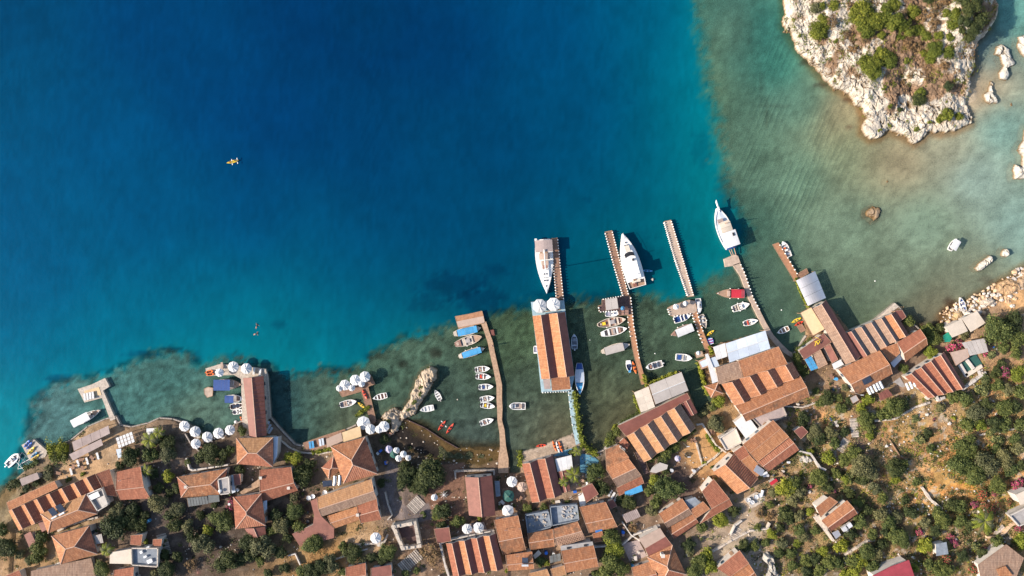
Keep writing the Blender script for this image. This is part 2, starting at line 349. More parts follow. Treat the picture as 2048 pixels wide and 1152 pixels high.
def axis(lo, hi, st, far):
    a = list(np.arange(lo, hi + 1e-6, st)); g = st; x = hi; up = []
    while x < far: g *= 1.35; x += g; up.append(x)
    g = st; x = lo; dn = []
    while x > -far: g *= 1.35; x -= g; dn.append(x)
    return np.array(dn[::-1] + a + up)
def grid_mesh(name, X, Y, Z, mats, attrs=(), keep=None, smooth=True, kind='structure', floats=()):
    ny, nx = X.shape; n = nx * ny
    idx = np.arange(n).reshape(ny, nx)
    q = np.stack([idx[:-1, :-1], idx[:-1, 1:], idx[1:, 1:], idx[1:, :-1]], -1).reshape(-1, 4)
    if keep is not None:
        k = keep.ravel(); q = q[k[q].any(1)]
        used = np.unique(q); rem = np.full(n, -1); rem[used] = np.arange(len(used)); q = rem[q]
    else: used = np.arange(n)
    co = np.stack([X.ravel(), Y.ravel(), Z.ravel()], -1)[used].astype('f')
    me = bpy.data.meshes.new(name); me.vertices.add(len(co)); me.vertices.foreach_set('co', co.ravel())
    me.loops.add(q.size); me.loops.foreach_set('vertex_index', q.ravel().astype('i'))
    me.polygons.add(len(q)); me.polygons.foreach_set('loop_start', np.arange(0, q.size, 4, dtype='i'))
    me.polygons.foreach_set('loop_total', np.full(len(q), 4, 'i'))
    me.polygons.foreach_set('use_smooth', np.full(len(q), smooth))
    for an, arr in attrs:
        at = me.color_attributes.new(an, 'FLOAT_COLOR', 'POINT')
        a4 = np.concatenate([arr.reshape(-1, 3), np.ones((n, 1))], 1)[used].astype('f'); at.data.foreach_set('color', a4.ravel())
    for an, arr in floats:
        at = me.attributes.new(an, 'FLOAT', 'POINT'); at.data.foreach_set('value', arr.ravel()[used].astype('f'))
    me.update(); me.validate()
    for x in (mats if isinstance(mats, (list, tuple)) else [mats]): me.materials.append(x)
    o = bpy.data.objects.new(name, me); C.objects.link(o)
    if kind: o['kind'] = kind
    return o

# ---- ground and sea bed: one sheet
xs = axis(-150, 150, .42, 2500); ys = axis(-88, 88, .42, 2500)
GX, GY = np.meshgrid(xs, ys); PX, PY = GX / S + 1024, 576 - GY / S
jx = (fbm(PX / 22, PY / 22, 3, 3) - .5) * 14; jy = (fbm(PX / 22, PY / 22, 3, 9) - .5) * 14
small = (fbm(PX / 5, PY / 5, 3, 31) - .5) * 5
sd_l = sdist(PX, PY, COAST) * S
natural = np.clip(sstep(PX, 1815, 1850) + (sstep(PX, 800, 812) * (1 - sstep(PX, 1016, 1020))) * (PY > 840) + (PX < 35), 0, 1)
sd_n = sd_l + small * S * natural
sd_i = sdist(PX + small, PY + small * .5, ISLE) * S
sh_raw = sdist(PX + jx * .9, PY + jy * .9, SHELF)
shelf = sstep(sh_raw + (fbm(PX / 5, PY / 5, 3, 19) - .5) * 16, -5, 5)
inland = np.maximum(sd_n, 0)
zl = .62 + .13 * np.clip(inland - 6, 0, 60) + natural * 1.0 * sstep(inland, 0, 9) - natural * .55
zl = np.where(inland > 60, 8.4 + (inland - 60) * .25 * 0 + .9 * fbm(GX / 20, GY / 20, 3, 5), zl)
wild = sstep(PX, 1500, 1640) * sstep(PY, 740, 800)
WL = wild
zl = zl + wild * (fbm(GX / 5, GY / 5, 4, 77) - .5) * 1.3 + (fbm(GX / 1.5, GY / 1.5, 3, 78) - .5) * (.10 + .25 * natural)
bed = np.where(shelf > .5, -1.1 - .02 * np.clip(-sd_l, 0, 40), -1.9) - 9 * (1 - shelf) - 8 * sstep(-sh_raw, 5, 200)
bed = bed + (fbm(GX / 3, GY / 3, 4, 55) - .5) * .5 * shelf
shore = sstep(sd_n, -.35, .12); shore_n = sstep(sd_n, -3.0, .6)
GZ = lerp(bed, zl, np.where(natural > .5, shore_n, shore))
GZ = np.where((sd_i > -3), np.maximum(GZ, np.minimum(-1.0 + .3 * np.clip(sd_i + 3, 0, 8), -.12)), GZ)
bar = np.exp(-(((PX - 1938) / 34) ** 2 + ((PY - 190) / 34) ** 2)); GZ = np.maximum(GZ, -1.3 + 1.62 * bar)
GZ = np.where(GZ > -.001, np.maximum(GZ, .0), GZ)
def gz(x, y):
    i = np.clip(np.searchsorted(xs, x) - 1, 0, len(xs) - 2); j = np.clip(np.searchsorted(ys, y) - 1, 0, len(ys) - 2)
    tx = (x - xs[i]) / (xs[i + 1] - xs[i]); ty = (y - ys[j]) / (ys[j + 1] - ys[j])
    return float((GZ[j, i] * (1 - tx) + GZ[j, i + 1] * tx) * (1 - ty) + (GZ[j + 1, i] * (1 - tx) + GZ[j + 1, i + 1] * tx) * ty)
def G(px, py, h=0.0):
    """the world point that stands h above the ground and shows at this place of the plan"""
    z = 1.0
    for _ in range(4):
        p = P(px, py, z + h); z = max(gz(p.x, p.y), 0)
    return P(px, py, z + h)
lc = idw(PX, PY, LANDC, 3.4)
n1 = fbm(GX / 2.2, GY / 2.2, 4, 101)[..., None]; n2 = fbm(GX / .9, GY / .9, 3, 202)[..., None]
lc = lc * (.74 + .52 * n1) * (.86 + .28 * n2)
dry = (wild[..., None] * sstep(fbm(GX / 4, GY / 4, 3, 303), .5, .62)[..., None])
lc = lc * (1 + np.array([.13, .10, .04]) * wild[..., None]); lc = lerp(lc, np.array([176, 152, 96.]) * (.8 + .4 * n2), dry * .5)
stones = (sstep(fbm(GX / 1.1, GY / 1.1, 3, 404), .63, .70) * (wild * .8 + .25))[..., None]
lc = lerp(lc, np.array([205, 185, 165.]), stones * .8)
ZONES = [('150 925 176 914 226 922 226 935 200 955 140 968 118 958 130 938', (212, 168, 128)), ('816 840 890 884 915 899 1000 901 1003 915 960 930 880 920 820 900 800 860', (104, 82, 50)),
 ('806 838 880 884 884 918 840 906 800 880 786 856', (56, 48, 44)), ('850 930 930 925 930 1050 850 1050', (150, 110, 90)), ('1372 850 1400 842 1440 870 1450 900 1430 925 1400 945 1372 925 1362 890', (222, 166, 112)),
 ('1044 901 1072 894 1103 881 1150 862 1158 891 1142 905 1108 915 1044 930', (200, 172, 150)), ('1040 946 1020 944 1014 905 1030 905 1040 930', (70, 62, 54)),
 ('1435 1068 1470 1050 1520 1030 1530 1050 1500 1070 1450 1085 1420 1105 1415 1095', (208, 182, 156)), ('1700 838 1712 838 1716 880 1745 900 1700 905 1690 890 1702 870', (140, 112, 96)),
 ('780 920 800 930 790 990 820 1010 860 1000 870 1030 820 1040 780 1020 760 980', (142, 124, 118)), ('690 1070 740 1055 770 1070 760 1100 720 1095 690 1100', (214, 172, 132)), ('640 1090 680 1070 700 1110 620 1148 580 1148', (186, 140, 92)),
 ('1870 960 1900 950 1925 975 1960 985 1950 1000 1880 992 1855 985', (224, 158, 90)), ('1470 830 1500 812 1600 800 1610 815 1560 840 1500 860', (150, 124, 110))]
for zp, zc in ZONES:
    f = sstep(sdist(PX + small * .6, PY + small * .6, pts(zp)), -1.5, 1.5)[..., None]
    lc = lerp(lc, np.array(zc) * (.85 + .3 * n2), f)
wet = (1 - sstep(GZ, .02, .5))[..., None] * natural[..., None]
lc = lerp(lc, np.array([120, 92, 58.]), wet * .7)
sandf = ((bar > .3) & (GZ > -.6))[..., None]
lc = np.where(sandf, np.array([225, 196, 162.]), lc)
nat_fringe = np.clip(sstep(sd_n, -3.2, -.2) * natural + sstep(sd_i, -1.5, .1) * (1 - bar) * .6, 0, 1)
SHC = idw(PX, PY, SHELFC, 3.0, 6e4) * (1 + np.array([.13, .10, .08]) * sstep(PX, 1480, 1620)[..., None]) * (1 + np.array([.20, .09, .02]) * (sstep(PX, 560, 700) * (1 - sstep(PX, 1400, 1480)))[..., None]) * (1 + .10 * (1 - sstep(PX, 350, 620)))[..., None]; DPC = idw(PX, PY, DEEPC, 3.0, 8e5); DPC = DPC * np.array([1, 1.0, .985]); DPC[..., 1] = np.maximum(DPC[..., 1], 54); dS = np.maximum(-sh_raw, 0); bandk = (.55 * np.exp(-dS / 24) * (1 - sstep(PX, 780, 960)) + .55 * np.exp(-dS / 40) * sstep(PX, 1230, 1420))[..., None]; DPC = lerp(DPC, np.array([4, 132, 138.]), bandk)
mott = fbm(GX / 1.3, GY / 1.3, 4, 500)[..., None]; mott2 = fbm(GX / 6, GY / 6, 3, 511)[..., None]
fl = ((sd_l > -80) & (PX < 1330))[..., None] * 1.0
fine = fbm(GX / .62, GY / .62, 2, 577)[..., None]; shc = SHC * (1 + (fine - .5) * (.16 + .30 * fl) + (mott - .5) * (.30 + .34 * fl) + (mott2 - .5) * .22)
dpc = DPC * (1 + (mott2 - .5) * .12 + (fbm(GX / .9, GY / 2.5, 3, 533)[..., None] - .5) * .15)
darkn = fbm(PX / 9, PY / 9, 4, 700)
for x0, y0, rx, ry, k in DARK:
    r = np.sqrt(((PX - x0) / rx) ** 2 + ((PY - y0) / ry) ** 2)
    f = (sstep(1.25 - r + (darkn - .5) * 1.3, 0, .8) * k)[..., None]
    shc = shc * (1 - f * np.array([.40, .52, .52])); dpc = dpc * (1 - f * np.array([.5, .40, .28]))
edge = (np.exp(-((sh_raw + 4) / 6.) ** 2) * (fbm(PX / 26, PY / 26, 2, 801) > .45) * np.clip(1 - sstep(PX, 1000, 1100) + .5 * sstep(PX, 1380, 1400), 0, 1))[..., None]
dpc = dpc * (1 - .34 * edge)
shc = shc * (1 - nat_fringe[..., None] * np.array([.10, .30, .42]) * (.6 + .8 * mott))
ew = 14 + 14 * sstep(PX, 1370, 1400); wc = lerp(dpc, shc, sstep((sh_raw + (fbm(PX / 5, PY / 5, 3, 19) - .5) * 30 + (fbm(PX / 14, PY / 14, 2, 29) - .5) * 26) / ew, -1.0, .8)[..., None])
K = np.array(KF)
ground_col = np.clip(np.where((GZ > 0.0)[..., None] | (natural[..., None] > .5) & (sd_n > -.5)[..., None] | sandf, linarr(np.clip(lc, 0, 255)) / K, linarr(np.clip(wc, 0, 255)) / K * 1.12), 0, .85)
g, t, N, L, b_ = nodes('ground')
at = N.new('ShaderNodeAttribute'); at.attribute_name = 'col'; tc = N.new('ShaderNodeTexCoord').outputs['Object']
nn = ramp(N, L, noise(N, L, tc, 2.6, 5, .7), .3, .7); c = mixc(N, L, at.outputs[0], mixc(N, L, (.72, .70, .68), (1.26, 1.26, 1.24), nn), 1.0, 'MULTIPLY')
L.new(c, b_.inputs['Base Color']); b_.inputs['Roughness'].default_value = .95; b_.inputs['Specular IOR Level'].default_value = .1
bb = N.new('ShaderNodeBump'); bb.inputs['Strength'].default_value = .8; bb.inputs['Distance'].default_value = .18; L.new(noise(N, L, tc, 2.2, 5, .7), bb.inputs['Height']); L.new(bb.outputs[0], b_.inputs['Normal'])
grid_mesh('ground', GX, GY, GZ, g, [('col', ground_col)])

# ---- water
WX, WY = GX[::2, ::2], GY[::2, ::2]
alpha = lerp(1.0, .62, shelf) - .22 * (shelf * sstep(GZ, -1.0, -.1))
rip = np.zeros_like(PX)
for x0, y0, rx, ry, k in ((1590, 390, 52, 75, 1.), (1500, 330, 26, 60, .8), (1560, 110, 40, 40, .7), (1540, 225, 40, 45, .8), (1640, 260, 50, 60, .6), (1660, 320, 60, 60, .5), (1780, 380, 90, 60, .2), (740, 250, 40, 220, .14)):
    rip = np.maximum(rip, k * np.exp(-((PX - x0) / rx) ** 2 - ((PY - y0) / ry) ** 2))
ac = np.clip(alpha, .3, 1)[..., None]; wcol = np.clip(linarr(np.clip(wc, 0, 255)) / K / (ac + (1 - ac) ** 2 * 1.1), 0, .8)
wm, t, N, L, b_ = nodes('sea_water')
at = N.new('ShaderNodeAttribute'); at.attribute_name = 'col'; aa = N.new('ShaderNodeAttribute'); aa.attribute_name = 'body'; ar = N.new('ShaderNodeAttribute'); ar.attribute_name = 'ripple'
tc = N.new('ShaderNodeTexCoord').outputs['Object']
nn = ramp(N, L, noise(N, L, tc, 2.2, 6, .8), .32, .68); sh_f = math_(N, L, 'MULTIPLY', math_(N, L, 'SUBTRACT', 1.0, aa.outputs['Fac']), 1.9)
c = mixc(N, L, at.outputs[0], mixc(N, L, (.60, .64, .64), (1.48, 1.40, 1.36), nn), sh_f, 'MULTIPLY')
L.new(c, b_.inputs['Base Color']); b_.inputs['Roughness'].default_value = .14; b_.inputs['IOR'].default_value = 1.33; b_.inputs['Specular IOR Level'].default_value = .10
wvh = noise(N, L, tc, .9, 5, .65)
mp = N.new('ShaderNodeMapping'); mp.inputs['Rotation'].default_value = (0, 0, math.radians(24)); L.new(tc, mp.inputs[0])
wv = N.new('ShaderNodeTexWave'); wv.inputs['Scale'].default_value = .205; wv.inputs['Distortion'].default_value = 3.2; wv.inputs['Detail'].default_value = 3; wv.inputs['Detail Scale'].default_value = .5; L.new(mp.outputs[0], wv.inputs[0])
hh = math_(N, L, 'ADD', math_(N, L, 'MULTIPLY', wvh, .35), math_(N, L, 'MULTIPLY', math_(N, L, 'POWER', wv.outputs[1], 2.5), math_(N, L, 'MULTIPLY', ar.outputs['Fac'], .55)))
bb = N.new('ShaderNodeBump'); bb.inputs['Strength'].default_value = .45; bb.inputs['Distance'].default_value = .35; L.new(hh, bb.inputs['Height']); L.new(bb.outputs[0], b_.inputs['Normal'])
tr = N.new('ShaderNodeBsdfTransparent'); mx = N.new('ShaderNodeMixShader'); L.new(aa.outputs['Fac'], mx.inputs[0]); L.new(tr.outputs[0], mx.inputs[1]); L.new(b_.outputs[0], mx.inputs[2])
L.new(mx.outputs[0], N['Material Output'].inputs[0])
keepw = (GZ < .35)[::2, ::2]
kk = keepw.copy(); kk[1:] |= keepw[:-1]; kk[:-1] |= keepw[1:]; kk[:, 1:] |= keepw[:, :-1]; kk[:, :-1] |= keepw[:, 1:]
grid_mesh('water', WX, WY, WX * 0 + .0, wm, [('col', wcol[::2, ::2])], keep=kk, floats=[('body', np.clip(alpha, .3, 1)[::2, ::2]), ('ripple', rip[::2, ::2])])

# ---- rocks: height fields with ledges and cracks, closed by their own skirts
RB = {}
def rock(name, poly, top, res, seed, label=None, cat=None, kind=None, rough=1.0, soil=0.0, tint=(250, 228, 204), group=None, soft=1.2, basez=-1.0, slope=(0, 0), humps=(), crk=.55, grey=.3, jg=1.0, lmp=.5):
    xs_ = [p[0] for p in poly]; ys_ = [p[1] for p in poly]
    x0, x1, y0, y1 = min(xs_) - 6, max(xs_) + 6, min(ys_) - 6, max(ys_) + 6
    x0, x1, y0, y1 = [(x0 - 1024) * S, (x1 - 1024) * S, (576 - y1) * S, (576 - y0) * S]
    X, Y = np.meshgrid(np.arange(x0, x1, res), np.arange(y0, y1, res)); px, py = X / S + 1024, 576 - Y / S
    jig = (fbm(px / 14, py / 14, 4, seed) - .5) * 15 * rough * jg; jig2 = (fbm(px / 4, py / 4, 3, seed + 5) - .5) * 3.5 * rough
    s_ = sdist(px + jig + jig2, py - jig + jig2, poly) * S
    e = sstep(s_, -.25, soft)
    rx, ry = X * .86 + Y * .5, -X * .5 + Y * .86
    crack = 1 - sstep(np.abs(fbm(rx / 3.6, ry / 9.0, 4, seed + 40) - .5), 0, .018)
    crack2 = 1 - sstep(np.abs(fbm(rx / 9, ry / 3.6, 3, seed + 60) - .5), 0, .010)
    lump = fbm(rx / 3.4, ry / 5.5, 4, seed + 11); led = np.floor(lump * 6) / 6
    hgt = top * (.45 + .35 * lump + .5 * led) + slope[0] * (px - (min(xs_) + max(xs_)) / 2) * S + slope[1] * (py - (min(ys_) + max(ys_)) / 2) * S
    for hx, hy, hr, hh_ in humps: hgt = hgt + hh_ * np.exp(-((px - hx) ** 2 + (py - hy) ** 2) / hr ** 2)
    hgt = hgt + (fbm(X / 1.5, Y / 1.5, 3, seed + 120) - .5) * lmp
    hgt = hgt * (.35 + .65 * sstep(s_, 0, soft * 2.2)) - (crack * .9 + crack2 * .5) * min(1, top * .5) * crk * 1.6
    hgt = hgt + (fbm(X / .7, Y / .7, 3, seed + 90) - .5) * .28 * min(1, top)
    Z = lerp(basez, np.maximum(hgt, .12), e)
    n_ = fbm(X / 1.1, Y / 1.1, 4, seed + 21)[..., None]; big = fbm(X / 4, Y / 4, 3, seed + 71)[..., None]
    col = np.array(tint) * (.82 + .30 * n_); col = lerp(col, np.array([176, 166, 160.]), sstep(big, .54, .66) * grey)
    col = lerp(col, np.array([70, 58, 50.]), (np.maximum(crack, crack2 * .6)[..., None]) * crk)
    if soil:
        so_ = sstep(fbm(X / 5, Y / 5, 4, seed + 33) + (.07 * sstep(s_, 3, 14) + .16 * sstep(px, 1760, 1830) * (1 - sstep(py, 90, 150))) * soil, .55, .66)[..., None] * sstep(s_, 1.5, 3)[..., None]
        col = lerp(col, np.array([158, 122, 94.]) * (.7 + .6 * n_), so_ * .9)
    lowf = (1 - sstep(Z, .12, .75))[..., None]; col = lerp(col, np.array([124, 92, 56.]), lowf * .85)
    mt = RB.get('m')
    if mt is None:
        mt, t, N, L, b_ = nodes('sea_rock'); at = N.new('ShaderNodeAttribute'); at.attribute_name = 'col'; tc = N.new('ShaderNodeTexCoord').outputs['Object']
        nn = ramp(N, L, noise(N, L, tc, 2.4, 5, .7), .3, .7); c = mixc(N, L, at.outputs[0], mixc(N, L, (.80, .78, .76), (1.14, 1.14, 1.14), nn), 1.0, 'MULTIPLY')
        L.new(c, b_.inputs['Base Color']); b_.inputs['Roughness'].default_value = .9; b_.inputs['Specular IOR Level'].default_value = .15
        bb = N.new('ShaderNodeBump'); bb.inputs['Strength'].default_value = 1; bb.inputs['Distance'].default_value = .3; L.new(noise(N, L, tc, 1.7, 6, .7), bb.inputs['Height']); L.new(bb.outputs[0], b_.inputs['Normal'])
        RB['m'] = mt
    k = s_ > -.5
    o = grid_mesh(name, X, Y, Z, mt, [('col', np.clip(linarr(np.clip(col, 0, 255)) / K, 0, .8))], keep=k, smooth=False, kind=kind)
    tag(o, label, cat, group); o['_'] = 0; del o['_']
    return X, Y, Z
IX, IY, IZ = rock('island_terrain', ISLE, 1.7, .2, 1000, kind='structure', soil=.85, lmp=1.1, soft=1.1, humps=((1760, 20, 120, 2.5), (1900, 60, 55, 3.6), (1935, 20, 45, 3.6), (1775, 205, 16, 1.3), (1822, 205, 22, -1.6), (1800, 160, 16, -1.2), (1700, 105, 10, -.8), (1725, 185, 12, .8), (1740, 120, 60, 1.2), (1640, 40, 40, 1.0), (1870, 150, 60, 1.5)))
def gzi(px, py):
    z = 3.0
    for _ in range(4):
        p = P(px, py, z); j = int(np.clip((p.y - IY[0, 0]) / .2, 0, IZ.shape[0] - 1)); i = int(np.clip((p.x - IX[0, 0]) / .2, 0, IZ.shape[1] - 1)); z = float(IZ[j, i])
    return P(px, py, z)
rock('rocky_promontory', pts('862 728 875 740 873 761 858 784 840 812 832 832 812 838 800 862 783 872 777 861 779 842 758 838 767 824 792 811 808 815 819 792 829 763 840 742'), 2.0, .16, 21,
     'pale jagged rock promontory with green tufts jutting into the harbour beside the pebbly cove', 'rock promontory', soft=.6, tint=(226, 198, 170), jg=.8, grey=.15, crk=.45, lmp=1.9, humps=((866, 745, 14, .8), (860, 770, 14, .6), (800, 835, 18, -.5)))
for nm, pp, tp, lb, sd_ in (
 ('sea_stack', '1988 92 2002 86 2018 96 2024 112 2032 128 2028 134 2016 138 2020 148 2012 166 1996 162 1992 146 2002 132 1996 118 1980 112 1986 104', 1.3, 'bone shaped pale islet with arms in the shallows, right of the big island', 31),
 ('sea_stack', '2032 72 2050 66 2080 80 2080 120 2056 122 2040 112 2030 92', 1.6, 'pale islet cut by the right edge of the photo above the shallows', 41),
 ('sea_stack', '1976 162 1984 158 1988 176 1998 194 1996 208 1986 212 1968 204 1962 188 1972 180', 1.2, 'white rock on the tip of the sand spit right of the island', 51),
 ('sea_stack', '2046 250 2080 240 2080 350 2046 362 2024 362 2020 340 2028 324 2040 330 2040 312 2030 300 2042 280', 1.8, 'long pale rock at the right edge, level with the tip of the island', 61),
 ('sea_rock', '1728 420 1744 410 1760 412 1764 422 1756 440 1746 447 1738 438 1730 432', .7, 'lone brown and pink rock awash in the middle of the right bay', 71),
 ('sea_rock', '1946 534 1958 520 1968 514 1976 508 1986 512 1986 524 1976 534 1962 544 1950 546', 1.5, 'long pale rock in the shallows beside the rocky right shore', 81),
 ('sea_rock', '2000 500 2008 492 2016 500 2020 514 2010 518 1998 512', 1.4, 'small rounded pale rock, right neighbour of the long pale rock', 91),
 ('sea_rock', '1770 358 1778 356 1783 362 1776 369 1769 365', .45, 'small dark brown rock alone in the bay below the island', 95),
 ('sea_rock', '2014 208 2024 200 2028 214 2018 220', .3, 'tiny low rock just right of the sand spit', 97)):
    rock(nm, pts(pp), tp, .14, sd_, lb, 'rock', soft=.7, tint=(250, 234, 216) if sd_ not in (71, 95) else (205, 172, 140), basez=-1.3, rough=.5)
# white outcrops on land
def outcrop(poly, top, sd_, lb, tint=(214, 200, 186)):
    cx = sum(p[0] for p in poly) / len(poly); cy = sum(p[1] for p in poly) / len(poly); z = gz(*P(cx, cy, 0)[:2])
    k = (H - z) / H; pl = [((p[0] - 1024) * k + 1024, (p[1] - 576) * k + 576) for p in poly]
    rock('rock_outcrop', pl, top + z, .16, sd_, lb, 'rock', soft=.7, tint=tint, basez=z - 1.0, rough=.6)
outcrop(pts('1524 1100 1540 1098 1552 1112 1556 1130 1566 1160 1520 1165 1528 1135 1518 1120'), 1.2, 301, 'big pale rock outcrop at the bottom edge among green shrubs')
outcrop(pts('1592 912 1606 902 1622 905 1634 918 1628 930 1606 938 1592 932'), .9, 311, 'heap of pale rubble beside the tall tiled house above the terraces')
outcrop(pts('1808 880 1836 876 1852 886 1870 900 1850 908 1826 896 1812 894'), .8, 321, 'pale rubble patch in the middle of the dry field on the slope')
outcrop(pts('1896 938 1914 950 1930 972 1946 985 1940 990 1920 976 1900 955'), .7, 331, 'line of broken white rock along the edge of the golden field')
outcrop(pts('1958 598 1972 590 1988 596 1990 606 1976 616 1960 612 1950 604'), 1.4, 341, 'cluster of big cream boulders on the right shore beside the cream roof', (240, 216, 192))
outcrop(pts('1985 566 2006 556 2030 556 2044 546 2056 560 2048 580 2010 596 1990 586'), 1.3, 351, 'orange brown rock shelf at the right edge of the shore', (226, 180, 136))
outcrop(pts('1904 622 1920 612 1934 626 1926 640 1910 644 1898 636'), .9, 361, 'sandy rocks around the beached white dinghy on the right shore', (226, 186, 140))
outcrop(pts('1438 1072 1456 1058 1470 1066 1462 1082 1446 1086'), .7, 371, 'white rock bank above the grey walled terrace near the bottom', (226, 206, 190))
# ---------------------------------------------------------------- landmarks for the labels
REFS = []; AUTO = []; FOOT = []
def ref(px, py, phrase): REFS.append((px, py, phrase))
def cen(q): return (sum(p[0] for p in q) / len(q), sum(p[1] for p in q) / len(q))

# ---------------------------------------------------------------- shore walls and quays
def quay(poly, label, top=.78, mat='stone', name='quay_wall', wdt=.34):
    p = pts(poly); o = None; mb = MB(); base = P(*p[0], 0)
    for i in range(len(p) - 1):
        a = P(*p[i], top); b = P(*p[i + 1], top); dx = (b - a).normalized(); n = Vector((-dx.y, dx.x, 0)) * wdt / 2; e = dx * .1
        mb.prism([a - e + n, a - e - n, b + e - n, b + e + n], -1.6 - i * .003)
    t = thing(name, label, 'wall', (base.x, base.y, 0)); mb.build('masonry', m[mat], t); return t
quay('95 897 140 881 175 853 210 838 232 833 240 850 262 854 296 846 318 836 345 838 372 847 392 861 412 874 440 868 455 862 470 848 484 842', 'pale stone quay edge winding below the left row of white parasols')
quay('541 836 560 858 590 889 603 892 636 880 676 866 712 850', 'curving stone quay edge between the long maroon roof and the tan deck awnings')
quay('808 837 850 856 888 881 915 896', 'thin dark straight kerb wall between the promontory and the brown cove', .40, 'woodd', wdt=.2)
quay('1145 868 1165 887 1190 908 1208 900 1230 868 1240 850', 'low quay edge at the head of the dark dock basin', .7)
quay('1727 658 1790 607 1800 616 1820 642 1850 668', 'stone quay edge along the right bay under the striped roofs')
quay('1552 683 1584 714 1594 700 1612 672', 'low quay edge at the inner corner where the curved pier lands', .7)

# ---------------------------------------------------------------- piers
def pier(name, label, outline, mat, posts=None, top=.75, deck=.28, piles=True, extra=None, bump=None, solid=False, rf=None):
    p = pts(outline); c0 = cen(p); b = P(*c0, 0); t = thing(name, label, 'raft' if name == 'raft' else 'pier', (b.x, b.y, 0)); FOOT.append(p)
    if rf: ref(*c0, rf)
    q = [P(x, y, top) for x, y in p]
    mb = MB(); mb.prism(q, -2.2 if solid else (deck,)); mb.build('causeway' if solid else 'deck', m[mat], t)
    if not solid:
        e = MB(); n = len(q)
        for i in range(n):
            a = q[i] - Vector((0, 0, .03)); c = q[(i + 1) % n] - Vector((0, 0, .03)); e.tube(a, c, .09, 4)
        e.build('edge_beam', m['beam'], t)
    if piles and not solid:
        me = None; k = 0
        for i in range(len(p)):
            a = p[i]; c = p[(i + 1) % len(p)]; L = math.dist(a, c); s_ = max(1, int(L / 26))
            for j in range(s_):
                x, y = lerp(a[0], c[0], (j + .3) / s_), lerp(a[1], c[1], (j + .3) / s_); x += (c0[0] - x) * .02; y += (c0[1] - y) * .02
                if me is None: mb = MB(); mb.tube((0, 0, -9), (0, 0, .47), .13, 6); me = mb.mesh('pile'); me.materials.append(m['beam'])
                w_ = P(x, y, 0); put('pile', me, t, (w_.x - b.x, w_.y - b.y, 0)); k += 1
    if posts:
        mb = MB(); mb.tube((0, 0, -.5), (0, 0, .30), .17, 6); mb.dome((0, 0, .30), .17, .1, 6, 2); me = mb.mesh('mooring_post'); me.materials.append(m['fend'])
        for ps_ in posts:
            pl = pts(ps_[0]); st = ps_[1]
            for a, c in zip(pl[:-1], pl[1:]):
                n = max(1, int(math.dist(a, c) / st))
                for j in range(n):
                    w_ = P(lerp(a[0], c[0], (j + .5) / n), lerp(a[1], c[1], (j + .5) / n), top); put('mooring_post', me, t, (w_.x - b.x, w_.y - b.y, top), scale=(random.uniform(.85, 1.15),) * 3)
    return t
pier('stone_jetty', 'pale L shaped stone jetty with white loungers at the far left', '155 778 183 769 210 756 219 773 206 781 231 838 221 842 204 796 169 805', 'stonel', solid=True, rf='the left L shaped jetty')
mb = MB(); q = [P(x, y, .82) for x, y in pts('168 782 198 774 203 790 172 797')]; mb.prism(q, .76); o = mb.build('sunken_deck', m['sandc'], bpy.data.objects['stone_jetty'])
pier('stone_platform', 'small square stone platform stacked with kayaks at the far left shore', '43 890 67 878 96 903 90 914 74 920 60 922', 'stonel', solid=True, rf='the left kayak platform')
fr = thing('lattice_dock', 'skeletal metal dock frame beside the white dinghy in the bottom left corner', 'dock', P(45, 925, 0))
mb = MB()
for a, c in (((36, 912), (62, 932)), ((44, 905), (68, 925)), ((32, 924), (44, 905)), ((40, 930), (52, 911)), ((48, 936), (60, 917)), ((36, 938), (62, 932)), ((33, 924), (48, 940)), ((40, 912), (36, 938))): mb.tube(P(*a, .45), P(*c, .45), .06, 5)
mb.build('frame_tubes', m['metal'], fr)
mb = MB(); mb.tube(P(38, 930, .3), P(60, 918, .3), .12); mb.build('crossbeam', m['metal'], fr)
pier('quay_block', 'narrow stone block with a parasol deck that carries the long maroon roof', '411 737 440 728 490 733 531 738 535 752 541 836 490 874 484 842 482 758 468 750 413 752', 'stonel', solid=True, top=.8)
pier('timber_jetty', 'brown T shaped jetty with parasols on its head, left of the promontory', '677 782 700 770 724 760 741 749 750 768 736 773 752 840 741 843 722 783 684 794', 'wood', rf='the T jetty with parasols')
pier('sun_deck', 'dark brown plank deck with loungers left of the tan awnings', '606 886 652 870 690 858 695 880 655 896 612 902', 'wood', piles=False, top=.95)
pier('stone_causeway', 'long winding tan stone causeway crossing the harbour beside the row of motorboats', '''962 647 972 643 978 662 986 685 989 702 993 720 998 742 1004 770 1004 800 1005 815 1004 841 1009 860 1012 893 1017 918 1017 946 996 946 997 915 1000 893 999 867 995 843 994 815 993 800
 993 771 988 745 983 722 979 704 976 688 970 668''', 'tans', solid=True, rf='the long tan causeway')
pier('planked_pier', 'orange and pink planked pier head at the sea end of the winding causeway', '910 633 938 628 964 622 970 646 944 651 917 657', 'woodo', rf='the orange pier head')
mb = MB(); mb.prism([P(x, y, .80) for x, y in pts('913 643 967 632 969 645 917 655')], .765); mb.build('pink_planking', m['tan'], bpy.data.objects['planked_pier'])
pier('narrow_pier', 'dark red pier with white posts beside the sailing yacht', '1103 477 1115 476 1121 540 1127 600 1113 600 1108 545', 'wood', [('1103 478 1108 545 1113 600', 5.5), ('1115 477 1121 540 1127 600', 5.5)], rf='the dark red yacht pier')
pier('long_pier', 'long brown pier with white posts alongside the big white motor yacht', '1210 464 1224 461 1241 528 1257 592 1246 594 1228 532', 'wood', [('1210 465 1228 532 1246 593', 5), ('1224 462 1241 528 1257 590', 5)], rf='the long brown pier')
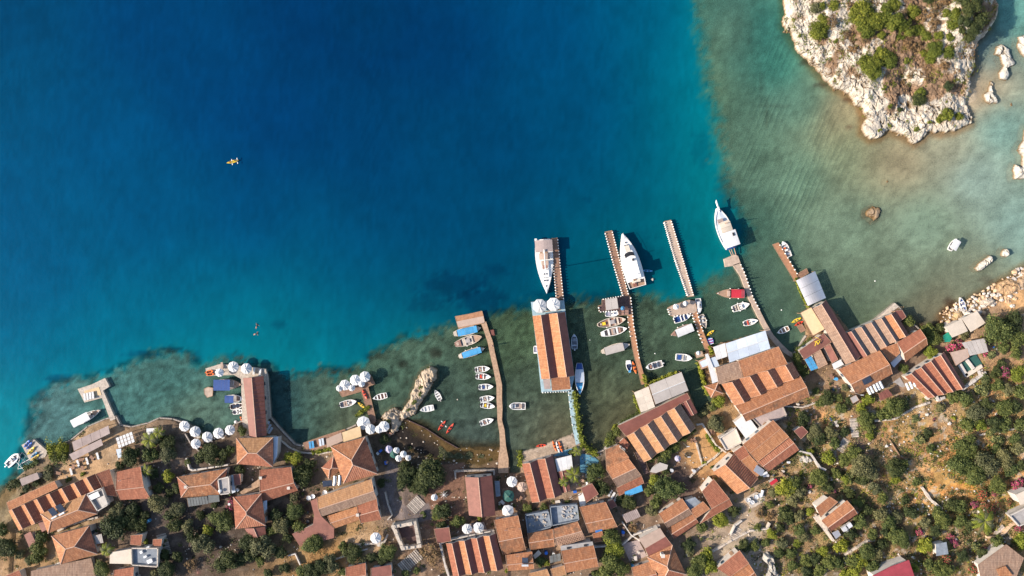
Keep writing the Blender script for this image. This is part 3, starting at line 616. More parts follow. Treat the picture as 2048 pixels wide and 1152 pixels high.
pier('pier_platform', 'brown railed platform with a grey awning halfway along the long brown pier', '1196 612 1204 610 1204 599 1244 592 1260 592 1265 629 1238 631 1236 621 1199 624', 'woodd', [('1197 613 1199 624 1236 621', 5), ('1204 599 1244 592', 5), ('1261 593 1265 629', 6)], top=.80)
pier('harbour_pier', 'brown post lined pier running from the awning platform to the grey sheet roof', '1255 629 1265 629 1267 650 1272 677 1275 697 1279 719 1285 741 1293 767 1283 769 1276 741 1270 719 1265 697 1262 677 1257 650', 'woodo', [('1265 629 1267 650 1272 677 1275 697 1279 719', 6), ('1255 629 1257 650 1262 677', 9)])
pier('straight_pier', 'long pale brown pier with white edges and no big boat, right of the motor yacht', '1328 443 1342 440 1366 520 1388 592 1375 594 1350 520', 'woodl', [('1342 441 1366 520 1387 592', 5), ('1328 444 1350 520 1375 592', 4)], rf='the pale straight pier')
pier('pier_platform', 'pale brown platform with white sunshades and posts at the inner end of the straight pier', '1335 616 1344 611 1377 600 1390 602 1394 622 1388 627 1345 633 1340 630', 'woodl', [('1335 617 1340 631', 4), ('1345 633 1384 627', 6)], top=.80)
pier('harbour_pier', 'narrow brown pier with posts leading from the sunshade platform to the white canvas roofs', '1384 627 1394 622 1400 645 1407 665 1415 685 1424 705 1414 709 1406 688 1397 666 1390 646', 'woodo', [('1384 628 1390 646 1397 666 1406 688', 6), ('1394 623 1400 645 1407 665', 6)])
pier('gangway_platform', 'small pale square platform at the stern of the wooden gulet', '1448 518 1462 512 1470 508 1476 512 1481 526 1465 532 1451 534', 'woodl', solid=True, rf='the gulet platform')
pier('curved_pier', 'long pale curved pier sweeping from the gulet to the shore', '1466 530 1480 525 1490 548 1499 575 1506 595 1520 621 1532 645 1547 670 1562 686 1578 702 1590 708 1584 715 1570 707 1553 692 1538 674 1524 650 1511 624 1498 598 1490 577 1481 552', 'woodl', [('1480 526 1490 548 1499 575 1506 595 1520 621', 7)], solid=True, rf='the curved pier')
pier('narrow_pier', 'bright orange brown pier in front of the glossy silver canopy', '1545 489 1557 485 1578 520 1599 556 1589 562 1566 524', 'woodo', [('1557 486 1578 520 1596 551', 8)], rf='the orange brown pier')
pier('stone_quay', 'long quay base of the twin gabled orange roof building, pale blue at its sea end', '1062 604 1128 598 1134 650 1142 700 1149 752 1142 783 1083 785 1074 700', 'pblue', [('1083 785 1140 783', 5)], solid=True)
pier('walkway', 'pale blue walkway running along the hedge from the twin gabled orange roof to the beach', '1136 781 1147 780 1152 820 1156 858 1162 885 1152 890 1146 860 1141 825', 'pblue', [('1137 783 1141 825 1146 858', 14)], solid=True, rf='the pale blue walkway')
pier('wood_step_deck', 'small brown deck corner sticking out above the glossy silver canopy', '1592 549 1613 537 1617 546 1598 558', 'wood')
pier('raft', 'small weathered floating raft left of the boat with the navy blue awning', '408 778 416 774 426 776 425 792 414 795 409 788', 'woodl', top=.4, piles=False)
pier('swim_platform', 'small tan square deck with a blue umbrella left of the white canvas roof', '1390 706 1404 702 1408 712 1393 716', 'woodl')
pier('swim_deck', 'tiny brown landing with two wooden benches beside the red float', '1594 652 1604 648 1612 660 1602 665', 'wood', top=.5, piles=False)

# ---------------------------------------------------------------- buildings
WIN = {}
def window_mesh():
    if 'w' not in WIN:
        mb = MB(); mb.box((0, .03, 0), (1.0, .08, 1.2)); a = mb.mesh('window'); a.materials.append(m['frame'])
        mb = MB(); mb.box((-.21, .085, 0), (.36, .03, 1.0)); mb.box((.21, .085, 0), (.36, .03, 1.0)); b = mb.mesh('pane'); b.materials.append(m['pane'])
        mb = MB(); mb.box((0, .03, 0), (1.0, .08, 2.0)); mb.box((.35, .1, 0), (.06, .06, .14)); c = mb.mesh('door'); c.materials.append(m['beam'])
        WIN.update(w=a, p=b, d=c)
    return WIN
class Bld:
    def __init__(s, name, label, px, py, cat='house', rf=None):
        g = G(px, py); s.gz = g.z; s.loc = Vector((g.x, g.y, g.z)); s.t = thing(name, label, cat, s.loc); s.gc = gz(g.x, g.y)
        if rf: ref(px, py, rf)
    def z(s, h): return s.gz + h * .88
    def slope(s, ps, mat, across, thick=.14):
        """one roof slope; across = horizontal unit vector along the ridge"""
        a = Vector(across); a.z = 0; a.normalize(); e1 = (ps[1] - ps[0]); nrm = (ps[1] - ps[0]).cross(ps[2] - ps[0])
        if nrm.length < 1e-6: nrm = Vector((0, 0, 1))
        nrm.normalize(); dn = nrm.cross(a); o = ps[0]
        uv = [((p - o).dot(a), (p - o).dot(dn)) for p in ps]
        mb = MB(); mb.prism([p.copy() for p in ps], (thick,), 0, uv); ob = mb.build('roof_slope', m[mat], s.t); return ob
    def caps(s, lines, mat='ridge', r=.15, name='ridge_cap'):
        for a, b in lines:
            mb = MB(); mb.tube(a, b, r, 5); mb.build(name, m[mat], s.t)
    def wallprism(s, q, zt, mat='plast', zb=None, wins=True):
        c = sum(q, Vector()) / len(q); ins = []
        for p in q:
            v = c - p; v.z = 0; L = v.length; ins.append(Vector((p.x, p.y, 0)) + v * min(.3, .5 / max(L, .1)))
        mb = MB(); mb.prism([Vector((p.x, p.y, zt)) for p in ins], (s.gz if zb is None else zb) - 1.6); mb.build('wall', m[mat], s.t)
        if wins: s.windows(ins, zt)
    def windows(s, ins, zt):
        W = window_mesh(); n = len(ins); ar = sum(ins[i].x * ins[(i + 1) % n].y - ins[(i + 1) % n].x * ins[i].y for i in range(n))
        if ar < 0: ins = ins[::-1]
        if zt - s.gz < 2.2: return
        dd = False
        for i in range(n):
            a, b = ins[i], ins[(i + 1) % n]; L = (b - a).length; k = int(L / 2.9)
            if L < 2.2: continue
            k = max(1, min(k, 4)); dr = (b - a).normalized(); out = Vector((dr.y, -dr.x, 0)); mid = (a + b) / 2
            if out.dot(-mid) < -1.0: continue                     # faces away from the harbour side paths
            rz = math.atan2(out.x * -1, out.y) ; rz = math.atan2(-out.x, out.y)
            for j in range(k):
                p = a + (b - a) * ((j + .5) / k) + out * .02
                if not dd and k > 1 and j == 0:
                    put('door', W['d'], s.t, (p.x - s.loc.x, p.y - s.loc.y, 1.0), rz); dd = True; continue
                o = put('window', W['w'], s.t, (p.x - s.loc.x, p.y - s.loc.y, (zt - s.gz) - 1.15), rz); put('pane', W['p'], o)
    def quad(s, q, h):
        return [P(x, y, s.z(h)) for x, y in q]
    def gable(s, q, n=1, eh=2.9, pitch=24, mat='tile', mats=None, t=.5, wall='plast', verge=True, wins=True, open_=False, cap='ridge', ribs=0):
        FOOT.append(q); a, b, c, d_ = s.quad(q, eh); lines = []; vl = []
        ax = ((b - a) + (c - d_)).normalized()
        for i in range(n):
            A, B = lerp(a, d_, i / n), lerp(b, c, i / n); D, E = lerp(a, d_, (i + 1) / n), lerp(b, c, (i + 1) / n)
            wd = ((D - A).length + (E - B).length) / 2; rise = math.tan(math.radians(pitch + (4 if n > 1 else 2))) * wd * min(t, 1 - t)
            R1, R2 = lerp(A, D, t), lerp(B, E, t); R1.z += rise; R2.z += rise
            mt = mats[i % len(mats)] if mats else mat
            s1 = s.slope([A, B, R2, R1], mt if isinstance(mt, str) else mt[0], ax)
            s2 = s.slope([R1, R2, E, D], mt if isinstance(mt, str) else mt[1], ax)  # a pair's second material is often darker, painting shade on this slope
            if ribs:
                rb = MB(); k = int((E - D).length / ribs)
                for j in range(1, k):
                    f = j / k; u = lerp(R1, R2, f); v = lerp(D, E, f); up = Vector((0, 0, .04)); rb.tube(u + up, v + up, .07, 4)
                o = rb.build('roof_battens', m['tiler'], s.t); o['kind'] = 'stuff'
            lines.append((R1 + ax * -.02, R2 + ax * .02))
            up = Vector((0, 0, .03))
            for X0, X1 in ((A, R1), (R1, D), (B, R2), (R2, E)): vl.append((X0 + up, X1 + up))
            if not open_:
                lo, hi = (.35 if i == 0 else 0.0), (.35 if i == n - 1 else 0.0); w1 = (D - A).normalized(); e = ax * .3
                cs1 = [A + w1 * lo + e, R1 + e, D - w1 * hi + e]; cs2 = [B + w1 * lo - e, R2 - e, E - w1 * hi - e]
                dz = Vector((0, 0, .17)); zb = s.gz - 1.6; cs1 = [p - dz for p in cs1]; cs2 = [p - dz for p in cs2]
                mb = MB(); f1 = [Vector((cs1[0].x, cs1[0].y, zb))] + cs1 + [Vector((cs1[2].x, cs1[2].y, zb))]; f2 = [Vector((cs2[0].x, cs2[0].y, zb))] + cs2 + [Vector((cs2[2].x, cs2[2].y, zb))]
                mb.face(f1[::-1]); mb.face(f2)
                for k in range(5): mb.face([f1[k], f1[(k + 1) % 5], f2[(k + 1) % 5], f2[k]])
                mb.build('wall', m[wall], s.t)
        if not open_ and wins:
            w1 = (d_ - a).normalized(); e = ax * .3; s.windows([Vector((p.x, p.y, 0)) for p in (a + w1 * .35 + e, b + w1 * .35 - e, c - w1 * .35 - e, d_ - w1 * .35 + e)], s.z(eh) - .1)
        if cap: s.caps(lines, cap, .11)
        if verge: s.caps(vl, 'verge', .055, 'verge_trim')
        if open_: s.posts([a, b, c, d_], s.gz)
        return a, b, c, d_
    def posts(s, q, zb, r=.08):
        for p in q:
            cx = sum(q, Vector()) / len(q); v = (cx - p); v.z = 0; v = v.normalized() * .2
            mb = MB(); mb.tube((p.x + v.x, p.y + v.y, zb - 1.2), (p.x + v.x, p.y + v.y, p.z - .12), r, 6); mb.build('post', m['beam'], s.t)
    def hip(s, q, eh=3.0, pitch=24, mat='tile', mats=None, wall='plast', rl=None, wins=True, ribs=None):
        FOOT.append(q); a, b, c, d_ = s.quad(q, eh)
        if ((b - a).length + (c - d_).length) < ((d_ - a).length + (c - b).length): a, b, c, d_ = b, c, d_, a
        Lx = ((b - a).length + (c - d_).length) / 2; W = ((d_ - a).length + (c - b).length) / 2
        rl = max(0.02, 1 - W / Lx) if rl is None else rl; m1, m2 = (a + d_) / 2, (b + c) / 2; ce = (m1 + m2) / 2
        rise = Vector((0, 0, math.tan(math.radians(pitch)) * W / 2)); R1, R2 = ce + (m1 - ce) * rl + rise, ce + (m2 - ce) * rl + rise
        ax = (m2 - m1).normalized(); ay = ((d_ - a) + (c - b)).normalized(); ms = mats or [mat] * 4
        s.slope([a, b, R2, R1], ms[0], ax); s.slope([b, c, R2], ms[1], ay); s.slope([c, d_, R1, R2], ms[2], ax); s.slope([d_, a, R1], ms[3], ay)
        s.caps([(a, R1), (d_, R1), (b, R2), (c, R2), (R1, R2)], 'ridge', .14, 'hip_cap')
        s.wallprism([a, b, c, d_], s.z(eh) - .17, wall, wins=wins); return R1, R2
    def lean(s, q, eh=2.6, rise=.6, mat='tile', wall='plast', open_=False, verge=True, wins=False, thick=.12, foot=True):
        """a-b is the high edge"""
        if foot: FOOT.append(q)
        a, b, c, d_ = s.quad(q, eh); a = P(*q[0], s.z(eh + rise)); b = P(*q[1], s.z(eh + rise))
        s.slope([a, b, c, d_], mat, (b - a).normalized(), thick)
        if verge: s.caps([(a, b), (b, c), (c, d_), (d_, a)], 'verge', .05, 'verge_trim')
        if open_: s.posts([a, b, c, d_], s.gz)
        elif wall: s.wallprism([Vector((p.x, p.y, 0)) for p in (a, b, c, d_)], s.z(eh) - .17, wall, wins=wins)
    def panels(s, q, nx, ny, eh=2.6, rise=.4, mat='white', gap=.03, open_=True, name='roof_panel', ridge=None, foot=True, beam='plast'):
        """a flat or slightly gabled awning of nx by ny separate sheets; ridge = index of the row line that is the ridge"""
        if foot: FOOT.append(q)
        Q = lambda u, v, h: (lambda x, y: P(x, y, s.z(h)))(*[lerp(lerp(q[0][k], q[1][k], u), lerp(q[3][k], q[2][k], u), v) for k in (0, 1)])
        hh = lambda v: eh + rise * (1 - v) if ridge is None else eh + rise * (1 - abs(v * ny - ridge) / max(ridge, ny - ridge))
        for i in range(nx):
            for j in range(ny):
                u0, u1, v0, v1 = i / nx + gap / nx, (i + 1) / nx - gap / nx, j / ny + gap / ny * .6, (j + 1) / ny - gap / ny * .6
                mb = MB(); mb.prism([Q(u0, v0, hh(v0)), Q(u0, v1, hh(v1)), Q(u1, v1, hh(v1)), Q(u1, v0, hh(v0))], (.07,)); mb.build(name, m[mat], s.t)
        if ridge: s.caps([(Q(0, ridge / ny, eh + rise + .05), Q(1, ridge / ny, eh + rise + .05))], beam, .12, 'ridge_beam')
        if open_: s.posts([Q(0, 0, hh(0)), Q(1, 0, hh(0)), Q(1, 1, hh(1)), Q(0, 1, hh(1))], s.gz)
        fr = MB()
        for u in [i / nx for i in range(nx + 1)]: fr.tube(Q(u, 0, hh(0) - .1), Q(u, .5, hh(.5) - .1), .045, 4); fr.tube(Q(u, .5, hh(.5) - .1), Q(u, 1, hh(1) - .1), .045, 4)
        fr.build('roof_frame', m['beam'], s.t)
    def flat(s, q, eh=2.8, mat='conc', wall='plast', parapet=.0, pmat='plast', open_=False, wins=True, thick=.16, name='roof_slab', foot=True):
        if foot: FOOT.append(q)
        Q = s.quad(q, eh); mb = MB(); mb.prism(Q, (thick,)); mb.build(name, m[mat], s.t)
        if parapet:
            n = len(Q); up = Vector((0, 0, parapet)); pb = MB(); ce = sum(Q, Vector()) / n
            for i in range(n):
                a, b = Q[i], Q[(i + 1) % n]; dr = (b - a).normalized(); nn = Vector((-dr.y, dr.x, 0)); nn = nn if nn.dot(ce - a) > 0 else -nn
                pb.prism([a + up, b + up, b + up + nn * .25, a + up + nn * .25], s.z(eh) - .3 - i * .004)
            pb.build('parapet', m[pmat], s.t)
        if open_: s.posts(Q, s.gz)
        elif wall: s.wallprism(Q, s.z(eh) - thick - .01, wall, wins=wins)
        return Q
    def chimney(s, px, py, h=4.6, d_=.6):
        c = P(px, py, s.z(h)); mb = MB(); mb.box((c.x, c.y, c.z - .9), (d_, d_, 1.8)); mb.box((c.x, c.y, c.z + .05), (d_ + .2, d_ + .2, .1)); mb.build('chimney', m['plast'], s.t)
    def pole(s, px, py, h=5.4, hb=3.4):
        c = P(px, py, s.z(h)); mb = MB(); mb.tube((c.x, c.y, s.z(hb)), c, .05, 5); mb.box((c.x, c.y, c.z - .2), (.9, .05, .05)); mb.build('aerial', m['metal'], s.t)
def Q4(s_): return pts(s_)
R_ = math.radians
# ================= far left =================
b = Bld('row_house', 'long house with seven narrow terracotta gables near the bottom left corner', 110, 1010, rf='the seven gabled house')
b.gable(Q4('17 1022 38 1061 211 984 190 948'), 7, 2.9, 24, mats=[('tileb', 'tiler')])  # right slopes get the darker red tiles as painted shade
b.lean(Q4('18 1021 116 976 109 962 13 1005'), 2.2, .65, 'tile', wins=True)
b.lean(Q4('191 948 212 990 234 993 219 938'), 2.7, 1.0, 'tiler')
b = Bld('hipped_house', 'hipped terracotta house with two solar panels in front of the seven gables', 138, 1028, rf='the hipped roof with solar panels')
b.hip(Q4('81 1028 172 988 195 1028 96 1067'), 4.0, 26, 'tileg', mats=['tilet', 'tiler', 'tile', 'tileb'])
b.flat(Q4('175 987 206 974 219 1009 197 1022'), 3.6, 'conc', parapet=.6)
for k in (0, 1):
    s = P(106 + k * 15, 1024 - k * 7, b.z(5.3)); mb = MB(); mb.box(s, (1.7, 2.4, .08), R_(28), tx=R_(12)); mb.build('solar_panel', m['glass'], b.t)
    mb = MB(); e = Vector((math.cos(R_(28)), math.sin(R_(28)), 0)); c0 = s + Vector((.55, -1.35, .25)); mb.tube(c0 - e * .8, c0 + e * .8, .28, 10); mb.build('water_tank', m['tank'], b.t)
s = P(207, 1002, b.z(4.0)); mb = MB(); mb.box(s, (1.9, 2.6, .4), R_(28)); mb.build('rooftop_bed', m['plast'], b.t)
s = P(188, 992, b.z(4.2)); mb = MB(); mb.box(s, (1.5, 3.0, .08), R_(-65)); mb.build('rooftop_table', m['white'], b.t)
b = Bld('hipped_house', 'wide hipped terracotta house with cream plastered end in the bottom left corner', 150, 1090, rf='the wide hipped roof')
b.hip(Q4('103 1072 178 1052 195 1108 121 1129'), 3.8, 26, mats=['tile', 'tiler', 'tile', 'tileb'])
b = Bld('ridge_house', 'squarish red tiled house with a low ridge right of the seven gables', 268, 970, rf='the squarish red tiled house')
b.gable(Q4('233 944 281 933 301 997 240 1000'), 1, 3.2, 20, 'tiler', t=.6); b.pole(238, 962)
b = Bld('shed', 'small flat rose red shed roof left of the wide hipped roof', 61, 1079, 'shed'); b.flat(Q4('48 1070 61 1063 73 1088 59 1096'), 2.3, 'rose')
b = Bld('patio_cover', 'rose coloured patio cover tucked between the two hipped roofs', 82, 1050, 'awning'); b.flat(Q4('72 1036 81 1030 96 1058 84 1064'), 2.4, 'rose', wall=None, open_=True)
b = Bld('shed', 'small grey brown flat roof among shrubs by the left shore', 59, 958, 'shed'); b.flat(Q4('39 958 74 945 79 957 44 972'), 2.2, 'lilac')
b = Bld('terrace_house', 'long grey brown flat roof cut by the bottom edge at the left', 120, 1145); b.flat(Q4('62 1142 182 1116 195 1168 60 1190'), 2.8, 'tileg', wins=False)
b = Bld('shed', 'red tiled corner roof at the very bottom left edge', 25, 1150, 'shed'); b.lean(Q4('10 1152 38 1140 50 1168 20 1172'), 2.4, .4, 'tiler')
b = Bld('terrace_house', 'stone walled roof terrace with two small red roofs near the bottom left', 290, 1105, rf='the stone walled roof terrace')
b.flat(Q4('264 1094 319 1094 318 1133 265 1129'), 2.8, 'cblue', parapet=.7, pmat='stonel'); b.flat(Q4('220 1105 262 1098 265 1128 219 1127'), 3.0, 'cream', wins=False)
b.lean(Q4('261 1071 285 1069 282 1091 260 1089'), 2.7, .3, 'tiler'); b.lean(Q4('306 1079 324 1078 322 1093 305 1091'), 2.7, .3, 'tiler')
for x, y, w_, h_ in ((291, 1113, .9, .5), (300, 1122, 1.4, 1.0), (283, 1104, .7, .7), (296, 1095, 1.0, .6)):
    s = P(x, y, b.z(3.1)); mb = MB(); mb.box(s, (w_, h_, .5), .4); mb.build('rooftop_box', m['tank'], b.t)
b = Bld('pergola', 'grey corrugated lean roof on the right flank of the wide hipped roof', 198, 1077, 'shelter'); b.panels(Q4('188 1071 203 1067 207 1086 192 1089'), 5, 1, 2.6, .3, 'greyr', gap=.06)
b = Bld('small_house', 'red tiled house cut by the bottom edge left of the dark grove', 248, 1148); b.gable(Q4('228 1140 268 1134 272 1170 230 1176'), 1, 2.7, 18, 'tiler')
b = Bld('shore_pergola', 'long mauve flat awning behind the left promenade', 172, 898, 'awning', rf='the mauve awning'); b.flat(Q4('138 909 202 878 206 890 146 921'), 2.5, 'lilac', wall=None, open_=True)
b = Bld('promenade_roof', 'long pale lilac slab roof in four panels on the left waterfront', 180, 875, 'shelter', rf='the pale lilac slab roof'); b.panels(Q4('144 884 217 851 220 867 148 902'), 4, 1, 2.1, .1, 'lilac', gap=.012)
b = Bld('slatted_pergola', 'bright white slatted pergola right of the lilac slab roof', 254, 880, 'pergola', rf='the white slatted pergola'); b.panels(Q4('231 876 264 863 270 884 237 897'), 5, 3, 2.6, .05, 'white', gap=.10)
b = Bld('garden_awning', 'white canvas awning half under dark palms at the left waterfront', 302, 865, 'awning'); b.flat(Q4('293 857 313 856 310 868 304 875 293 875'), 2.4, 'white', wall=None, open_=True, thick=.06)
b = Bld('garden_awning', 'pale green narrow awning between palms behind the white slatted pergola', 240, 905, 'awning'); b.flat(Q4('232 899 242 897 243 915 236 916'), 2.4, 'bluec', wall=None, open_=True, thick=.06)
# ================= left centre =================
b = Bld('boat_house', 'long maroon ridged roof standing on a quay block out in the water', 506, 812, 'boathouse', rf='the long maroon quay roof')
b.gable(Q4('486 756 499 874 533 871 527 752'), 1, 3.3, 22, mats=[('maroon', 'maroon')], wall='stone', ribs=1.1, verge=False)
b = Bld('hipped_house', 'big tan and red hipped house right behind the long maroon quay roof', 510, 905, rf='the tan hipped house')
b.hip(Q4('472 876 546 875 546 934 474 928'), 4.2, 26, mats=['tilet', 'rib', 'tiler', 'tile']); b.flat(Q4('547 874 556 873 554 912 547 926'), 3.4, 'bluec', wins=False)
b = Bld('deck_awnings', 'pair of tan awnings with a gap on the waterfront deck', 688, 874, 'awning', rf='the tan deck awnings')
b.flat(Q4('652 878 682 865 686 882 654 895'), 2.3, 'tan', wall=None, open_=True, thick=.06); b.flat(Q4('684 865 720 852 723 873 687 884'), 2.5, 'sandc', wall=None, open_=True, thick=.06)
b = Bld('hipped_house', 'large red hipped house with steel tanks behind the tan awnings', 708, 922, rf='the large red hipped house')
b.hip(Q4('661 893 730 874 756 948 687 967'), 4.2, 27, mats=['tiler', 'rib', 'tile', 'tile'], rl=.12)
b.hip(Q4('643 935 667 912 686 937 657 958'), 3.6, 27, mats=['tiler', 'tiler', 'tile', 'tile'])
for x, y in ((670, 961), (680, 960)):
    s = P(x, y, b.z(4.0)); mb = MB(); mb.tube(s + Vector((.1, 1.3, 0)), s + Vector((-.1, -1.3, 0)), .5, 12); mb.build('water_tank', m['metal'], b.t)
s = P(655, 967, b.z(3.4)); mb = MB(); mb.box(s, (2.6, 1.8, .1), R_(5), tx=R_(15)); mb.build('solar_panel', m['glass'], b.t)
b = Bld('ridge_house', 'broad tan ridged house with lower terracotta extensions on its downhill side', 695, 1010, rf='the broad tan ridged house')
b.gable(Q4('634 995 743 958 754 998 643 1033'), 1, 4.2, 22, mats=[('tilet', 'tileg')], t=.55)
b.gable(Q4('655 1032 714 1013 721 1039 669 1057'), 1, 2.8, 20, 'tileb'); b.gable(Q4('714 1012 753 997 763 1039 722 1046'), 1, 3.2, 18, 'tiler'); b.chimney(715, 1030, 4.4)
b = Bld('court_roof', 'wide rose red flat roof spreading downhill left of the broad tan house', 640, 1055, 'roof terrace', rf='the rose red flat roof')
b.flat(Q4('621 1002 636 996 644 1034 668 1057 668 1076 600 1093 584 1068 626 1050 628 1030'), 2.3, 'rose', wall='stone', wins=False)
b = Bld('wide_house', 'mottled terracotta house with dark slatted awning and dish, left of the magenta blossom', 408, 965, rf='the mottled house with slatted awning')
b.hip(Q4('354 954 455 937 443 990 362 995'), 3.0, 22, mats=['tileo', 'tiler', 'tileo', 'tiler']); b.flat(Q4('436 958 459 952 461 987 440 989'), 3.9, 'conc', parapet=.4)
s = P(440, 982, b.z(4.6)); mb = MB(); mb.dome(s, .5, .25, 10, 2); mb.build('satellite_dish', m['tank'], b.t); b.chimney(371, 974, 4.4)
b = Bld('slatted_awning', 'dark slate coloured slatted awning below the mottled terracotta house', 406, 1006, 'awning'); b.panels(Q4('374 996 414 992 417 1008 377 1014'), 7, 1, 2.5, .2, 'slate', gap=.06); b.flat(Q4('415 991 438 990 439 1003 417 1006'), 2.5, 'slate', wall=None, open_=True)
b = Bld('shed', 'small maroon shed roof between the mottled house and the angled red house', 474, 960, 'shed'); b.lean(Q4('467 949 481 948 482 969 469 971'), 2.4, .3, 'maroon'); b.flat(Q4('458 952 466 950 471 984 464 987'), 1.6, 'bluec', wins=False)
b = Bld('angled_house', 'red tiled house with a dark hipped end above the terraced garden', 555, 968, rf='the angled red house')
b.gable(Q4('519 940 582 934 596 981 526 1005'), 1, 3.2, 22, 'tiler', t=.62); b.chimney(521, 956, 4.3); b.chimney(577, 976, 4.3)
b = Bld('hipped_house', 'salmon pink hipped house beside the magenta blossom', 498, 1022, rf='the salmon hipped house')
b.hip(Q4('466 994 523 987 531 1051 471 1058'), 3.4, 24, mats=['tiler', 'rib', 'tiler', 'tiler']); b.gable(Q4('489 1057 502 1076 532 1070 530 1053'), 1, 2.4, 14, 'maroon', verge=False)
b = Bld('canopy', 'pale blue grey awning on the right wall of the salmon hipped house', 528, 1010, 'awning'); b.flat(Q4('523 1002 534 997 534 1018 528 1024'), 2.4, 'bluec', wall=None, open_=True, thick=.06)
b = Bld('small_house', 'red roof cut by the bottom edge below the ruined stone building, left one', 713, 1148); b.gable(Q4('691 1135 731 1126 736 1168 696 1174'), 1, 2.8, 18, 'tiler')
b = Bld('small_house', 'dark red roof cut by the bottom edge below the ruined stone building, right one', 763, 1148); b.gable(Q4('742 1136 782 1130 788 1168 746 1172'), 1, 2.8, 18, 'maroon')
# ruin: four thick broken walls
b = Bld('ruin', 'roofless ruined stone building with thick pale walls around a dark interior', 812, 1072, 'ruin', rf='the roofless stone ruin')
rq = Q4('782 1052 832 1042 843 1095 803 1101'); FOOT.append(rq)
for i in range(4):
    a, c = rq[i], rq[(i + 1) % 4]; n = 6; ce = P(*cen(rq), b.z(2)); mb = MB()
    for j in range(n):
        h = random.uniform(1.7, 2.7); p0, p1 = P(lerp(a[0], c[0], j / n), lerp(a[1], c[1], j / n), b.z(h)), P(lerp(a[0], c[0], (j + 1) / n), lerp(a[1], c[1], (j + 1) / n), b.z(h))
        dr = (p1 - p0).normalized(); nn = Vector((-dr.y, dr.x, 0)); nn = nn if nn.dot(ce - p0) > 0 else -nn
        w_ = random.uniform(.7, 1.0); mb.prism([p0, p1, p1 + nn * w_, p0 + nn * w_], b.gz - 1.5 - i * .01)
    mb.build('wall', m['stonel'], b.t)
mb = MB(); mb.prism([P(x, y, b.z(.12)) for x, y in rq], b.gz - .5); mb.build('floor', m['woodd'], b.t)
# ================= centre =================
b = Bld('deck_house', 'long twin gabled bright orange roof building standing in the water', 1107, 695, 'boathouse', rf='the twin gabled orange roof')
b.gable(Q4('1065 632 1083 758 1149 751 1130 624'), 2, 3.4, 24, mats=[('tileb', 'maroon')], wall='plast')  # maroon paints the shaded side of the same orange tiles
b.lean(Q4('1103 756 1138 752 1141 778 1104 781'), 2.7, .6, 'tile'); b.flat(Q4('1086 759 1100 758 1101 778 1089 778'), 2.4, 'lilac', wall=None, open_=True)
b.caps([(P(1085, 624, b.z(2.4)), P(1122, 619, b.z(2.4)))], 'beam', .14, 'entrance_beam')
b = Bld('gabled_house', 'twin gabled maroon house beside the beach ramp with kayaks', 1085, 955, rf='the twin gabled maroon house')
b.gable(Q4('1044 928 1064 1005 1124 989 1105 911'), 2, 3.4, 24, mats=[('tiler', 'maroon')]); b.gable(Q4('1116 944 1125 986 1141 981 1132 940'), 1, 2.8, 12, 'maroon'); b.pole(1054, 950, 6.6, 3.6)  # on the twin gables maroon is shade painted on the right slopes
b = Bld('beach_awning', 'wide white canvas awning joined to the twin gabled maroon house', 1128, 927, 'awning', rf='the white beach awning'); b.panels(Q4('1110 918 1143 910 1146 937 1115 944'), 3, 1, 2.6, .2, 'white', gap=.01)
b = Bld('ridge_house', 'plain pinkish brown ridged roof on a stone edged terrace behind the cove', 960, 990, rf='the plain pinkish brown roof')
b.gable(Q4('930 954 938 1031 991 1031 984 951'), 1, 3.2, 18, mats=[('rose', 'maroon')], verge=False)  # right slope coloured maroon to show it in shade
b = Bld('annex_roof', 'small grey blue awning on the right side of the plain pinkish brown roof', 997, 975, 'awning'); b.flat(Q4('989 962 999 962 1001 992 992 994'), 2.2, 'cblue', wall=None, open_=True)
b = Bld('gabled_house', 'four gabled orange and maroon striped roof at the bottom edge', 950, 1105, rf='the four gabled striped roof')
b.gable(Q4('892 1087 906 1152 1007 1137 991 1067'), 4, 3.0, 25, mats=[('tiler', 'maroon'), ('tileb', 'maroon')])  # the maroon stripes are shade painted on the right slopes
b = Bld('shed', 'small maroon roof left of the four gabled striped roof', 885, 1070, 'shed'); b.lean(Q4('868 1058 898 1055 902 1082 875 1087'), 2.5, .4, 'maroon')
b = Bld('ridge_house', 'mottled orange house stepping down right of the four gabled roof', 1021, 1070, rf='the mottled orange house')
b.gable(Q4('988 1040 1036 1031 1052 1100 1006 1110'), 1, 3.4, 20, 'tileo', mats=[('tile', 'tileo')], t=.55); b.pole(1012, 1061, 6.0, 4.0); b.pole(1040, 1058, 5.8, 4)
b = Bld('ridge_house', 'orange house with steel water tank at the bottom edge', 1040, 1125, rf='the orange house with a tank'); b.gable(Q4('1011 1110 1064 1103 1068 1138 1016 1142'), 1, 3.4, 20, 'tile', t=.55)
s = P(1050, 1121, b.z(4.8)); mb = MB(); mb.box(s, (1.6, 1.9, .1), 0, tx=R_(20)); mb.build('solar_panel', m['glass'], b.t); mb = MB(); mb.tube(s + Vector((-.9, -1.2, .2)), s + Vector((.9, -1.2, .2)), .32, 10); mb.build('water_tank', m['tank'], b.t); b.pole(1035, 1113, 6, 4)
b = Bld('ridge_house', 'low weathered terracotta roof below the blue grey ruined terrace', 1082, 1080); b.gable(Q4('1055 1067 1105 1058 1109 1093 1061 1100'), 1, 3.0, 18, 'tileo')
b = Bld('unfinished_house', 'half stripped roof with bare battens showing over rubble', 1140, 1070, rf='the half stripped roof'); b.gable(Q4('1106 1058 1155 1043 1171 1078 1112 1091'), 1, 3.0, 16, mats=[('tileo', 'tileg')])
mb = MB()
for i in range(16):
    u = i / 15; p0 = P(lerp(1114, 1162, u), lerp(1080, 1062, u), b.z(3.75)); p1 = P(lerp(1118, 1168, u), lerp(1093, 1078, u), b.z(3.25)); mb.tube(p0, p1, .09, 4)
